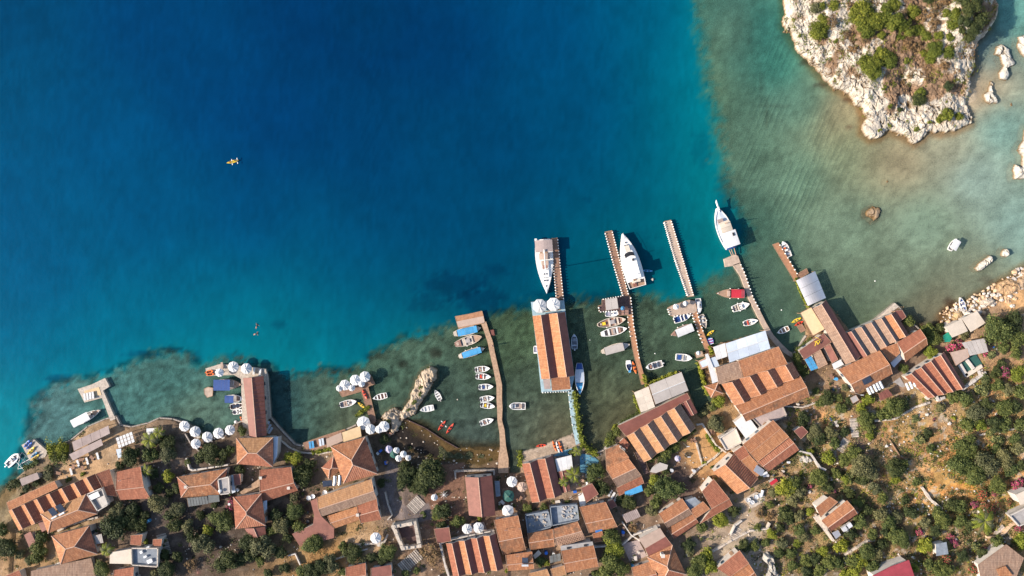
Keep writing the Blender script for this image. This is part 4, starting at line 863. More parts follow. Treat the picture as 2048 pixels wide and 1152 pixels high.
for i in range(6):
    v = i / 5; mb.tube(P(lerp(1114, 1118, v), lerp(1080, 1093, v), b.z(3.9 - .5 * v)), P(lerp(1162, 1168, v), lerp(1062, 1078, v), b.z(3.9 - .5 * v)), .07, 4)
o = mb.build('bare_battens', m['verge'], b.t); o['kind'] = 'stuff'
b = Bld('ruin_terrace', 'blue grey roofless terrace strewn with rubble above the low weathered roof', 1076, 1043, 'ruin', rf='the blue grey rubble terrace'); b.flat(Q4('1050 1028 1097 1019 1103 1052 1055 1067'), 1.6, 'cblue', parapet=1.0, pmat='cblue', wins=False)
for i in range(26): s = P(random.uniform(1056, 1098), random.uniform(1028, 1052), b.z(1.75)); mb = MB(); mb.box(s, (random.uniform(.2, .6), random.uniform(.2, .5), .3), random.random() * 3); mb.build('rubble_block', m['stonel'], b.t)
b = Bld('ruin_terrace', 'second blue grey roofless court with white rubble near the white shed', 1127, 1028, 'ruin'); b.flat(Q4('1099 1011 1154 1006 1158 1039 1103 1050'), 1.4, 'cblue', parapet=1.0, pmat='cblue', wins=False)
for i in range(26): s = P(random.uniform(1125, 1150), random.uniform(1012, 1036), b.z(1.55)); mb = MB(); mb.box(s, (random.uniform(.2, .6), random.uniform(.2, .5), .3), random.random() * 3); mb.build('rubble_block', m['plast'], b.t)
b = Bld('ridge_house', 'orange ridged house with a concrete band, left of the tall bright grove at the bottom', 1157, 1115, rf='the orange house with a concrete band')
b.gable(Q4('1122 1102 1187 1091 1197 1133 1132 1146'), 1, 3.2, 19, 'tile', t=.5); b.flat(Q4('1121 1092 1185 1083 1187 1091 1122 1102'), 3.0, 'conc', wins=False)
for x in (1137, 1171): s = P(x, 1096 - (x - 1137) * .16, b.z(3.15)); mb = MB(); mb.box(s, (.9, .5, .3), .1); mb.build('vent', m['dark'], b.t)
b = Bld('ridge_house', 'orange house with a blue boat cover propped on its lower eave', 1197, 1035, rf='the orange house with blue cover')
b.gable(Q4('1159 1014 1211 1004 1235 1054 1178 1066'), 1, 3.4, 20, 'tile', mats=[('tile', 'tileo')], t=.58); b.lean(Q4('1185 1067 1204 1062 1209 1082 1188 1085'), 2.2, .3, 'tile')
s = P(1197, 1060, b.z(3.4)); mb = MB(); mb.box(s, (1.9, .9, .3), R_(18)); mb.build('folded_cover', m['blue'], b.t)
b = Bld('shed', 'reddish sheet roof with white leaning boards at the head of the lane', 1181, 986, 'shed', rf='the reddish sheet roof with boards'); b.lean(Q4('1162 976 1184 967 1197 988 1173 1005'), 2.6, .3, 'maroon'); b.flat(Q4('1156 989 1166 984 1172 1008 1160 1012'), 1.7, 'white', wins=False)
b = Bld('ridge_house', 'narrow mottled house end on to the dark dock basin', 1228, 915, rf='the narrow mottled house')
b.lean(Q4('1211 899 1238 889 1258 915 1213 938'), 3.2, .2, 'tileo', wins=True); b.gable(Q4('1212 938 1257 917 1283 951 1235 974'), 1, 3.4, 20, mats=[('tile', 'tileg')], t=.5); b.lean(Q4('1233 976 1283 952 1288 966 1238 992'), 2.5, .4, 'tiler')
for i in range(7): s = P(1237 + i * 1.5 + random.random() * 4, 893 + i * 1.2, b.z(3.9)); mb = MB(); mb.box(s, (.5, .4, .5), i); mb.build('roof_clutter', m['tank' if i % 2 else 'stonel'], b.t)
b = Bld('blue_tarp', 'bright blue tarpaulin below the narrow mottled house', 1268, 980, 'tarpaulin'); b.flat(Q4('1249 984 1283 970 1286 982 1252 994'), 2.2, 'lblue', wall=None, open_=True, thick=.05)
b = Bld('pavilion', 'waterfront restaurant with four orange gables, maroon lean roof and pale grey sheet roofs', 1318, 840, 'restaurant', rf='the four gabled waterfront restaurant')
b.panels(Q4('1268 785 1297 773 1310 814 1282 825'), 2, 3, 3.0, .45, 'cream', gap=.006, ridge=None); b.panels(Q4('1298 770 1363 744 1377 781 1311 809'), 2, 2, 3.2, .6, 'greyr', gap=.006, ridge=1, beam='tank')
b.lean(Q4('1235 852 1374 786 1380 797 1253 873'), 2.9, .0, 'maroon'); b.gable(Q4('1363 805 1378 834 1395 825 1380 797'), 1, 2.6, 14, 'maroon', verge=False)
b.gable(Q4('1253 872 1288 924 1391 855 1360 807'), 4, 3.4, 26, mats=[('tilet', 'tileg')], wall='plast')  # right slopes go grey brown, shade put into the tile colour
b.flat(Q4('1238 885 1248 876 1260 889 1253 900'), 2.6, 'tiler', wins=False)
b = Bld('stone_hut', 'grey stone round cornered roof beside the white sphere lamp in the courtyard', 1330, 935, 'hut'); b.flat(Q4('1305 935 1320 925 1336 930 1334 938 1312 946 1300 944'), 1.8, 'greyr', wins=False)
b = Bld('slatted_awning', 'dark narrow slatted roof in the gap between two tiled houses', 1288, 920, 'awning'); b.panels(Q4('1268 905 1282 899 1300 945 1288 950'), 1, 8, 2.0, .1, 'woodd', gap=.16)
b = Bld('shed', 'grey corrugated shed roof below the dense green tree', 1262, 1032, 'shed', rf='the grey corrugated shed'); b.panels(Q4('1243 1029 1273 1017 1282 1034 1253 1047'), 9, 1, 2.3, .3, 'lilac', gap=.09)
b = Bld('long_house', 'three stepped terracotta roofs with a flat blue grey link in the middle', 1390, 1010, rf='the three stepped terracotta roofs')
b.gable(Q4('1317 1028 1364 997 1385 1028 1335 1056'), 1, 3.0, 16, mats=[('tile', 'tileg')], t=.6); b.gable(Q4('1335 1057 1386 1028 1397 1045 1348 1078'), 1, 2.4, 18, mats=[('tile', 'tiler')])
b.flat(Q4('1369 1001 1390 994 1401 1005 1381 1021'), 2.8, 'cblue', wins=False); b.lean(Q4('1381 1020 1406 1003 1420 1018 1390 1038'), 3.0, .3, 'tile')
b.lean(Q4('1404 983 1427 958 1459 998 1423 1017'), 4.2, .05, 'tiler', wins=True); b.lean(Q4('1423 1018 1459 999 1465 1010 1399 1048'), 2.6, .5, 'tiler')
b = Bld('large_house', 'big house with bare tan roof, hipped red end and white chimney at the bottom edge', 1315, 1105, rf='the big house with bare tan roof')
b.flat(Q4('1277 1078 1320 1056 1331 1073 1290 1097'), 3.4, 'tan', wins=False, wall='plast'); b.lean(Q4('1290 1097 1331 1073 1344 1090 1297 1113'), 3.2, .1, 'maroon')
b.hip(Q4('1294 1114 1345 1090 1372 1149 1320 1172'), 3.6, 24, mats=['tile', 'tiler', 'tile', 'tile']); b.gable(Q4('1263 1135 1302 1123 1320 1165 1270 1176'), 1, 2.8, 22, mats=[('tile', 'tiler')]); b.chimney(1326, 1112, 6.0, .8)
b = Bld('pyramid_roof', 'small pyramid tiled pavilion at the corner of the dark water', 1427, 781, 'pavilion', rf='the small pyramid roof'); b.hip(Q4('1408 772 1436 765 1446 787 1422 795'), 3.0, 24, 'tile', rl=.02)
b = Bld('pavilion', 'large waterfront restaurant with white canvas panels over a wide orange roof', 1515, 745, 'restaurant', rf='the white canvas restaurant')
b.panels(Q4('1451 687 1531 661 1541 697 1459 725'), 4, 2, 3.2, .7, 'bluec', gap=.006, ridge=1, beam='white'); b.panels(Q4('1426 694 1450 686 1455 713 1434 720'), 2, 1, 2.7, .3, 'white', gap=.01)
b.flat(Q4('1419 717 1431 713 1439 732 1426 736'), 2.5, 'bluec', wall=None, open_=True, thick=.06); b.flat(Q4('1410 709 1416 707 1438 762 1425 767 1421 750'), 2.8, 'white', wall=None, open_=True, thick=.1)
b.flat(Q4('1396 722 1414 714 1420 732 1403 739'), 2.2, 'verge', wall=None, open_=True, thick=.1); b.flat(Q4('1399 724 1413 718 1417 730 1405 735'), 2.3, 'bluec', wall=None, thick=.06, foot=False)
b.lean(Q4('1477 722 1557 693 1575 728 1487 755'), 3.4, .0, 'tile', wins=False); b.lean(Q4('1431 736 1477 722 1485 755 1438 768'), 3.1, .1, 'tileg')
b.gable(Q4('1443 768 1469 811 1599 750 1584 724'), 4, 3.0, 26, mats=[('tile', 'rib')]); b.gable(Q4('1471 812 1600 752 1619 793 1492 843'), 1, 3.2, 20, mats=[('tile', 'tileo')], t=.52)
b.pole(1570, 791, 6.2, 4)
b = Bld('white_roof', 'bright white square sheet roof above the pinkish flat roof', 1493, 856, 'awning', rf='the bright white square roof'); b.flat(Q4('1468 845 1489 829 1502 840 1518 862 1494 880'), 2.9, 'white', wins=False, thick=.1)
b = Bld('stone_terrace', 'long grey stone slab terrace below the white canvas restaurant', 1540, 832, 'terrace'); b.flat(Q4('1501 834 1564 808 1574 831 1521 855'), 2.0, 'lilac', wins=False, wall='stone', parapet=.3, pmat='stone')
b = Bld('flat_house', 'flat pinkish concrete roof at the edge of the bare sandy courtyard', 1460, 878, rf='the flat pinkish roof'); b.flat(Q4('1437 876 1471 855 1484 885 1452 901'), 2.8, 'cream', parapet=.35)
b = Bld('large_house', 'large bright orange house made of several broad tiled slopes', 1545, 895, rf='the large bright orange house')
b.lean(Q4('1486 889 1546 840 1562 857 1500 907'), 4.3, .0, 'tile', wins=True); b.lean(Q4('1500 907 1562 857 1578 874 1515 924'), 4.1, .1, 'tileb', wins=True)
b.gable(Q4('1515 925 1578 875 1598 900 1537 943'), 1, 3.6, 20, mats=[('rib', 'tiler')], t=.4); b.lean(Q4('1467 905 1487 891 1499 910 1481 922'), 3.2, .2, 'tiler'); b.lean(Q4('1482 922 1499 910 1528 941 1514 954'), 3.2, .2, 'tileb')
s = P(1518, 941, b.z(3.9)); mb = MB(); mb.box(s, (2.6, 1.9, .1), R_(-35), tx=R_(-15)); mb.build('solar_panel', m['silver'], b.t); s = P(1529, 947, b.z(3.6)); mb = MB(); mb.tube(s - Vector((.7, .3, 0)), s + Vector((.7, .3, 0)), .35, 10); mb.build('water_tank', m['tank'], b.t)
b = Bld('ridge_house', 'orange and ribbed dark roof house down the slope from the large bright orange house', 1470, 948, rf='the ribbed dark roof house')
b.gable(Q4('1426 944 1474 988 1516 957 1467 908'), 1, 3.6, 24, mats=[('tileb', 'rib')], ribs=.62)
b = Bld('shed', 'small dark brown shed roof among the trees right of the large bright orange house', 1600, 870, 'shed'); b.lean(Q4('1588 862 1604 852 1616 864 1602 878'), 2.4, .3, 'maroon')
b = Bld('shed', 'small red roof beside the white satellite dishes', 1548, 963, 'shed'); b.flat(Q4('1539 966 1552 957 1556 962 1543 971'), 2.0, 'redc', wins=False)
b = Bld('ridge_house', 'orange ridged house at the bottom edge beside a grey walled terrace', 1472, 1135, rf='the bottom orange ridged house'); b.lean(Q4('1434 1137 1479 1101 1498 1127 1460 1154'), 3.4, .0, 'tiler', wins=True); b.gable(Q4('1460 1155 1498 1128 1515 1156 1478 1188'), 1, 3.0, 20, 'tile')
b = Bld('ridge_house', 'isolated small orange house with pale walls among the scrub', 1675, 1030, rf='the isolated small orange house')
b.lean(Q4('1632 1015 1659 993 1676 1004 1641 1034'), 2.8, .2, 'tile'); b.gable(Q4('1643 1042 1694 1001 1715 1028 1662 1063'), 1, 3.6, 22, mats=[('tile', 'tiler')], t=.52); b.flat(Q4('1627 1034 1640 1030 1668 1078 1664 1083'), 1.2, 'stonel', wins=False)
for x, y in ((1689, 1056), (1697, 1051)): s = P(x, y, b.z(2.6)); mb = MB(); mb.box(s, (1.6, 1.2, .8), R_(35)); mb.build('white_box', m['tank'], b.t)
b.flat(Q4('1664 1066 1676 1060 1682 1070 1672 1078'), 2.4, 'silver', wins=False, wall=None, open_=True)
# ================= right =================
b = Bld('barrel_canopy', 'glossy silver barrel vaulted canopy at the end of the orange brown pier', 1622, 577, 'canopy', rf='the silver barrel canopy')
q = Q4('1592 561 1630 542 1652 596 1616 612'); FOOT.append(q); n = 9
for i in range(3):
    mb = MB()
    for j in range(n):
        V = lambda u, v: P(lerp(lerp(q[0][0], q[1][0], u), lerp(q[3][0], q[2][0], u), v), lerp(lerp(q[0][1], q[1][1], u), lerp(q[3][1], q[2][1], u), v), b.z(2.6 + .9 * math.sin(math.pi * u)))
        v0, v1 = i / 3 + .004, (i + 1) / 3 - .004; mb.prism([V(j / n, v0), V(j / n, v1), V((j + 1) / n, v1), V((j + 1) / n, v0)], (.05,))
    mb.build('vault_panel', m['silver'], b.t)
b.posts([P(x, y, b.z(2.6)) for x, y in q], b.gz)
b = Bld('long_house', 'very long narrow grey and maroon ridge roof running inland from the silver canopy', 1670, 665, 'boathouse', rf='the very long narrow ridge roof')
b.gable(Q4('1626 617 1691 728 1721 713 1652 600'), 1, 3.6, 26, mats=[('tileg', 'maroon')], verge=True)  # right slope darkened to maroon as painted shade
b = Bld('jetty_awning', 'sandy yellow canvas awning left of the very long narrow roof', 1625, 642, 'awning', rf='the sandy yellow awning'); b.lean(Q4('1622 615 1649 658 1626 671 1601 626'), 2.3, .3, 'sandc', wall=None, open_=True, thick=.07)
b = Bld('rose_house', 'dark rose flat roof with a yellow rooftop aerial by the curved pier', 1630, 693, rf='the dark rose flat roof'); b.lean(Q4('1598 702 1647 667 1663 684 1609 719'), 3.3, .2, 'rose', wins=True)
mb = MB()
for a, c in (((1630, 692), (1633, 682)), ((1633, 682), (1636, 689)), ((1636, 689), (1640, 682)), ((1629, 684), (1641, 679)), ((1637, 677), (1631, 674))): mb.tube(P(*a, b.z(4.2)), P(*c, b.z(4.2)), .09, 5)
s = P(1635, 685, b.z(4.2)); mb.tube((s.x, s.y, b.z(3.5)), s, .06, 5); mb.build('yellow_aerial', m['yellow'], b.t)
b.panels(Q4('1609 719 1622 711 1637 736 1622 742'), 2, 5, 2.5, .2, 'lblue', gap=.05, name='blue_skylight_panel'); b.lean(Q4('1641 700 1655 728 1637 737 1627 708'), 2.9, .5, 'tileg'); b.lean(Q4('1660 688 1676 719 1664 726 1648 694'), 2.9, .5, 'rose')
b = Bld('small_awning', 'small white awning where the very long narrow roof meets the orange gables', 1677, 733, 'awning'); b.flat(Q4('1664 728 1681 719 1688 729 1668 739'), 2.2, 'white', wall=None, open_=True, thick=.05)
b = Bld('row_house', 'row of five small grey, red and striped gables on the right bay quay', 1755, 672, rf='the five small quay gables')
b.gable(Q4('1689 667 1722 717 1817 668 1789 624'), 5, 2.8, 27, mats=[('rose', 'slate'), ('tileg', 'slate'), ('tileg', 'slate'), ('tileg', 'slate'), ('tileb', 'maroon')])  # slate and maroon right slopes carry painted shade
b = Bld('quay_slab', 'pale concrete landing strip along the right bay in front of the five gables', 1765, 632, 'quay'); b.flat(Q4('1731 658 1790 606 1798 613 1774 632 1741 653'), .3, 'stonel', wall=None, thick=.3, name='slab')
b = Bld('small_awning', 'dark red awning at the end of the concrete landing strip', 1800, 629, 'awning'); b.lean(Q4('1789 622 1804 620 1812 634 1801 642'), 2.3, .2, 'maroon', wall=None, open_=True)
b = Bld('ridge_house', 'long bright orange tiled house with white tanks behind the five gables', 1731, 745, rf='the long orange house with tanks')
b.gable(Q4('1677 739 1759 701 1785 748 1712 788'), 1, 3.6, 20, mats=[('tile', 'tileo')], t=.58)
for x, y in ((1737, 781), (1743, 778), (1750, 775), (1756, 772), (1762, 769)): s = P(x, y, b.z(3.0)); mb = MB(); mb.tube(s + Vector((-.5, 1.0, 0)), s + Vector((.5, -1.0, 0)), .36, 10); mb.build('water_tank', m['tank'], b.t)
s = P(1734, 761, b.z(4.9)); mb = MB(); mb.box(s, (2.4, 1.7, .1), R_(28), tx=R_(10)); mb.build('solar_panel', m['glass'], b.t)
b = Bld('ridge_house', 'salmon and orange ridged house beside the yellow green tree', 1826, 690, rf='the salmon and orange house')
b.gable(Q4('1794 685 1840 658 1855 690 1811 724'), 1, 3.6, 20, mats=[('tiler', 'tile')], t=.55); b.lean(Q4('1761 698 1794 686 1800 706 1781 724'), 3.0, .1, 'tile'); b.flat(Q4('1781 726 1800 708 1806 716 1788 735'), 1.6, 'bluec', wins=False)
b = Bld('gabled_house', 'four gabled maroon roof house on the right slope', 1870, 745, rf='the four gabled maroon roof')
b.gable(Q4('1810 753 1857 796 1931 775 1888 704'), 4, 3.0, 22, mats=[('tiler', 'maroon')])  # maroon is the shade side of the red tiles, put into colour
for x, y in ((1815, 773), (1822, 770), (1828, 766)): s = P(x, y, b.z(2.9)); mb = MB(); mb.tube(s + Vector((-.4, .9, 0)), s + Vector((.4, -.9, 0)), .34, 10); mb.build('water_tank', m['tank'], b.t)
b = Bld('cream_house', 'cream two sheet roof beside the rocky right shore', 1930, 648, rf='the cream sheet roof'); b.flat(Q4('1891 654 1923 638 1936 662 1905 675'), 2.9, 'cream', wins=False); b.flat(Q4('1924 637 1954 622 1971 646 1942 664'), 3.0, 'cream', wins=True)
b = Bld('green_tarp', 'bright green tarpaulin tucked under the cream roof corner', 1893, 676, 'tarpaulin'); b.flat(Q4('1886 672 1896 664 1904 676 1900 684 1888 684'), 2.1, 'teal', wall=None, open_=True, thick=.05)
b = Bld('panel_awning', 'grey sheet awning in four strips surrounded by magenta blossom', 1948, 694, 'awning', rf='the grey strip awning'); b.panels(Q4('1923 685 1969 676 1977 704 1940 712'), 5, 1, 2.5, .3, 'greyr', gap=.03)
b = Bld('porch_roof', 'tan porch roof under the magenta blossom above the maroon gables', 1923, 712, 'awning'); b.lean(Q4('1900 705 1934 697 1938 714 1912 731'), 2.5, .2, 'tan', open_=True, wall=None)
b = Bld('white_seating', 'white U shaped bench seating on green matting right of the maroon gables', 1936, 735, 'seating'); b.flat(Q4('1914 730 1950 706 1966 730 1932 758'), .25, 'green', wall=None, name='matting', thick=.2)
for qq, mt in (('1917 731 1923 727 1937 750 1931 754', 'plast'), ('1929 718 1934 715 1951 737 1946 740', 'plast'), ('1930 748 1963 729 1966 735 1934 755', 'cream')): b.flat(Q4(qq), .8, mt, wall=None, name='bench', thick=.5, foot=False)
b = Bld('shed', 'tiny brown striped shed below the white tanks', 1772, 789, 'shed'); b.panels(Q4('1757 787 1775 777 1786 791 1761 802'), 5, 1, 2.2, .3, 'maroon', gap=.05)
b = Bld('crimson_roof', 'plain crimson sheet roof at the bottom edge right of centre', 1790, 1150, rf='the plain crimson roof'); b.flat(Q4('1745 1152 1782 1133 1818 1120 1834 1168 1752 1176'), 3.0, 'crimson', wins=False)
b = Bld('dark_terrace', 'dark grey roof terrace with orange hatch in the bottom right corner', 2005, 1130, rf='the dark grey roof terrace'); b.flat(Q4('1956 1130 2013 1089 2048 1116 2026 1172 1965 1170'), 3.0, 'tileg', wins=False); b.flat(Q4('1993 1139 2011 1132 2025 1150 2004 1162'), 3.6, 'tileb', wins=False, foot=False)
b = Bld('cream_house', 'cream and grey flat house cut by the right edge above the dark terrace', 2040, 1015, rf='the cream house at the right edge'); b.flat(Q4('2031 990 2060 976 2066 1002 2041 1010'), 3.4, 'cream', wins=False); b.flat(Q4('2016 1030 2060 1008 2066 1040 2036 1052'), 2.4, 'conc', parapet=.5, wins=True)
b = Bld('tin_shed', 'small blue grey tin shed roof beside the lime green tree', 1885, 1093, 'shed'); b.flat(Q4('1872 1088 1893 1084 1897 1108 1873 1112'), 2.3, 'cblue', wins=False)
b = Bld('lean_roof', 'low tan tiled lean roof at the bottom edge right of the orange house with a tank', 1080, 1148, 'shed'); b.lean(Q4('1057 1147 1094 1138 1102 1158 1062 1166'), 2.2, .4, 'tilet')
b = Bld('lean_roof', 'second low tan lean roof at the bottom edge below the orange house with a concrete band', 1116, 1142, 'shed'); b.lean(Q4('1101 1138 1128 1131 1133 1149 1106 1155'), 2.2, .3, 'tilet')
b = Bld('panel_rack', 'rack of dark sheets in the small green yard below the low weathered roof', 1110, 1116, 'rack'); b.panels(Q4('1099 1112 1121 1106 1122 1122 1100 1127'), 3, 1, 1.6, .3, 'slate', gap=.05)
b = Bld('yard_canopy', 'small tilted cream canopy beside the blue barrel in the green yard', 1074, 1109, 'awning'); b.flat(Q4('1066 1111 1077 1100 1083 1107 1070 1118'), 1.9, 'cream', wall=None, open_=True, thick=.06)
b = Bld('patio', 'tan patio slope between the small maroon shed and the angled red house', 500, 975, 'terrace'); b.flat(Q4('480 984 518 958 520 972 484 990'), .5, 'tans', wall='stone', wins=False)
b = Bld('patio', 'shaded lilac paved patio left of the big house with bare tan roof', 1268, 1103, 'terrace'); b.flat(Q4('1243 1088 1277 1080 1294 1112 1262 1128'), .35, 'lilac', wall='stone', wins=False, foot=False)
b = Bld('blue_court', 'bright blue painted court between the palm and the hedge', 1174, 926, 'terrace'); b.flat(Q4('1160 906 1186 912 1198 922 1182 950 1160 944'), .22, 'bpave', wall='stone', wins=False, foot=False)
b = Bld('blue_court', 'strip of blue paving above the white beach awning', 1135, 905, 'terrace'); b.flat(Q4('1106 913 1120 903 1158 893 1164 904 1145 910'), .14, 'bpave', wall='stone', wins=False, foot=False)
b = Bld('patio', 'brick red paved patio beside the dark green square parasol', 1035, 990, 'terrace'); b.flat(Q4('1003 978 1040 970 1056 1004 1012 1012'), .2, 'tileg', wall='stone', wins=False, foot=False)
b = Bld('patio', 'brown paved yard around the two white parasols above the striped roof', 946, 1062, 'terrace'); b.flat(Q4('922 1050 968 1044 975 1062 925 1076'), .2, 'lilac', wall='stone', wins=False, foot=False)
b = Bld('patio', 'tan terrace with clutter right of the white tanks', 1755, 760, 'terrace'); b.flat(Q4('1770 775 1800 755 1812 775 1790 798'), .3, 'conc', wall='stone', wins=False)
b = Bld('lean_roof', 'narrow maroon lean roof left of the grey corrugated shed', 1232, 1010, 'shed'); b.lean(Q4('1214 1003 1226 999 1234 1012 1222 1018'), 2.0, .3, 'maroon')
b = Bld('utility_hut', 'small tin roofed hut with white door on the right slope', 1712, 800, 'hut'); b.lean(Q4('1700 796 1712 790 1718 800 1706 807'), 2.1, .3, 'greyr')
b = Bld('patio', 'cream paved court around the white dishes above the thicket', 1510, 998, 'terrace'); b.flat(Q4('1487 998 1512 984 1530 990 1528 1008 1502 1016'), .25, 'stonel', wall='stone', wins=False, foot=False)
# low garden and terrace walls
def gwall(line, label, h=1.1, w_=.4, mat='stonel', name='garden_wall'):
    p = pts(line); g0 = G(*p[0]); t_ = thing(name, label, 'wall', g0); mb = MB(); k = 0
    for a, c in zip(p[:-1], p[1:]):
        n = max(1, int(math.dist(a, c) / 7))
        for j in range(n):
            hh_ = h * random.uniform(.8, 1.15); A, B = G(lerp(a[0], c[0], j / n), lerp(a[1], c[1], j / n), hh_), G(lerp(a[0], c[0], (j + 1) / n), lerp(a[1], c[1], (j + 1) / n), hh_)
            dr = (B - A); dr.z = 0; dr.normalize(); nn = Vector((-dr.y, dr.x, 0)) * w_ / 2 * random.uniform(.85, 1.2); e = dr * .06; k += 1
            mb.prism([A - e + nn, A - e - nn, B + e - nn, B + e + nn], min(A.z, B.z) - h - .9 - k * .002)
    mb.build('masonry', m[mat], t_)
for ln, lb, h, w_, mt in (
 ('911 958 910 943 950 941 988 941 988 950', 'grey stone wall around the terrace of the plain pinkish brown roof', .9, .5, 'stone'),
 ('880 1087 905 1079 950 1069 988 1062', 'pale wall behind the two white parasols, above the four gabled striped roof', 1.3, .4, 'plast'),
 ('880 1087 890 1130 898 1155', 'pale blue wall down the left side of the four gabled striped roof', 1.3, .5, 'plast'),
 ('372 917 378 938 385 941 455 930', 'pale L shaped garden wall above the mottled terracotta house', 1.0, .4, 'plast'),
 ('560 880 578 895 600 905 640 908 665 903', 'curving pale kerb wall along the promenade left of the tan awnings', .5, .35, 'stonel'),
 ('370 868 380 885 400 905 420 930', 'grey path wall slanting down beside the left parasols', .6, .35, 'stone'),
 ('775 1070 768 1085 700 1092', 'orange stone wall edging the parasol court left of the ruin', .9, .5, 'stonel'),
 ('770 985 776 1010 784 1030 775 1040', 'curved stone wall beside the broad tan ridged house', .8, .35, 'stonel'),
 ('640 1130 690 1112 735 1098', 'pale path wall near the bottom left of the ruin', .6, .35, 'stonel'),
 ('1185 1095 1245 1090 1268 1070 1320 1052', 'long white topped wall left of the big house with bare tan roof', 1.2, .35, 'plast'),
 ('1245 1045 1262 1070 1280 1082', 'thin wall slanting below the grey corrugated shed', 1.0, .3, 'plast'),
 ('1394 850 1405 848 1432 890 1452 905', 'curving pale wall between the bare courtyard and the flat pinkish roof', 1.0, .4, 'stonel'),
 ('1380 955 1400 935 1430 915 1465 880', 'low sandstone wall along the lower edge of the bare courtyard', .6, .4, 'stonel'),
 ('1405 930 1398 905 1390 875', 'low tumbled kerb inside the bare sandy courtyard', .4, .4, 'stonel'),
 ('1425 1104 1470 1078 1500 1062 1535 1058 1540 1047', 'long pale retaining wall zigzagging above the bottom orange ridged house', 1.0, .4, 'stonel'),
 ('1462 1070 1470 1052 1484 1042', 'short white wall climbing the bright stone steps', .9, .35, 'plast'),
 ('1632 1030 1650 1055 1668 1082', 'pale wall edging the court left of the isolated small orange house', 1.0, .5, 'stonel'),
 ('1565 812 1605 815 1650 800', 'curved pale wall below the white canvas restaurant', .7, .35, 'stonel'),
 ('1598 902 1622 908 1640 935 1652 940', 'broken white wall of the ruined plot right of the large orange house', 1.1, .5, 'plast'),
 ('1750 842 1790 838 1830 815 1860 805', 'dry stone wall crossing the slope below the brown striped shed', .6, .5, 'stonel'),
 ('1780 880 1800 912 1818 922', 'dark timber fence line across the dry field', .5, .2, 'beam'),
 ('1995 655 2018 640 2050 628', 'sandstone wall behind the orange shore rocks', .7, .5, 'rocks'),
 ('1925 780 1945 765 1972 745', 'bright white zigzag wall at the corner of the four gabled maroon roof', 1.0, .6, 'plast'),
 ('1855 798 1868 782 1876 800 1890 795', 'white masonry patch at the lower corner of the four gabled maroon roof', 1.2, .8, 'plast'),
 ('1960 870 2000 862 2048 855', 'pale path wall high on the right slope below the dark bushes', .5, .4, 'stonel'),
 ('1690 1110 1715 1095 1735 1082 1750 1080', 'curved sandstone wall below the isolated small orange house', .7, .5, 'stonel'),
 ('1975 1075 2000 1075 2025 1050 2048 1040', 'golden lit wall by the palm at the right edge', .9, .5, 'rocks'),
 ('1845 975 1862 1000 1884 1018', 'tumbled white wall beside the dark bush at the end of the golden field', .8, .6, 'stonel'),
 ('96 1152 112 1128 190 1108', 'white slanting wall under the wide hipped roof at the bottom left', .8, .35, 'plast'),
 ('115 1062 140 1050 170 1040 195 1035', 'ragged stone wall between the two hipped roofs', 1.2, .5, 'stonel'),
 ('576 1112 590 1108 600 1130', 'small white walled frame by the path near the bottom', .8, .3, 'plast'),
 ('1135 1000 1160 990 1180 965', 'timber scaffold beams lying by the reddish sheet roof', 1.6, .15, 'beam')):
    gwall(ln, lb, h, w_, mt)
# stone steps, each step a part
def steps(a, c, n, wd, label):
    g0 = G(*a); t_ = thing('stone_steps', label, 'steps', g0)
    for i in range(n):
        p = G(lerp(a[0], c[0], i / n), lerp(a[1], c[1], i / n), .16); dr = (P(*c) - P(*a)).normalized(); mb = MB()
        mb.box((p.x, p.y, p.z - .25), (wd, .34, .5), math.atan2(dr.y, dr.x) + math.pi / 2); mb.build('step', m['stonel' if i % 2 else 'stone'], t_)
steps((1707, 838), (1711, 876), 14, 2.0, 'narrow pale steps climbing between trees on the right slope')
steps((1694, 880), (1680, 905), 10, 2.4, 'shaded steps bending downhill left of the big grey green tree')
steps((842, 1000), (820, 1022), 9, 3.4, 'fan of worn steps between the big dark tree and the ruin')
steps((838, 1108), (800, 1140), 12, 3.2, 'curved steps below the roofless stone ruin')
steps((1466, 1078), (1478, 1054), 8, 2.2, 'bright white steps above the grey walled terrace')
steps((322, 1070), (334, 1112), 12, 2.6, 'long shaded steps right of the stone walled roof terrace')
steps((2008, 1070), (1996, 1056), 8, 3.0, 'curved golden steps beside the palm on the right')
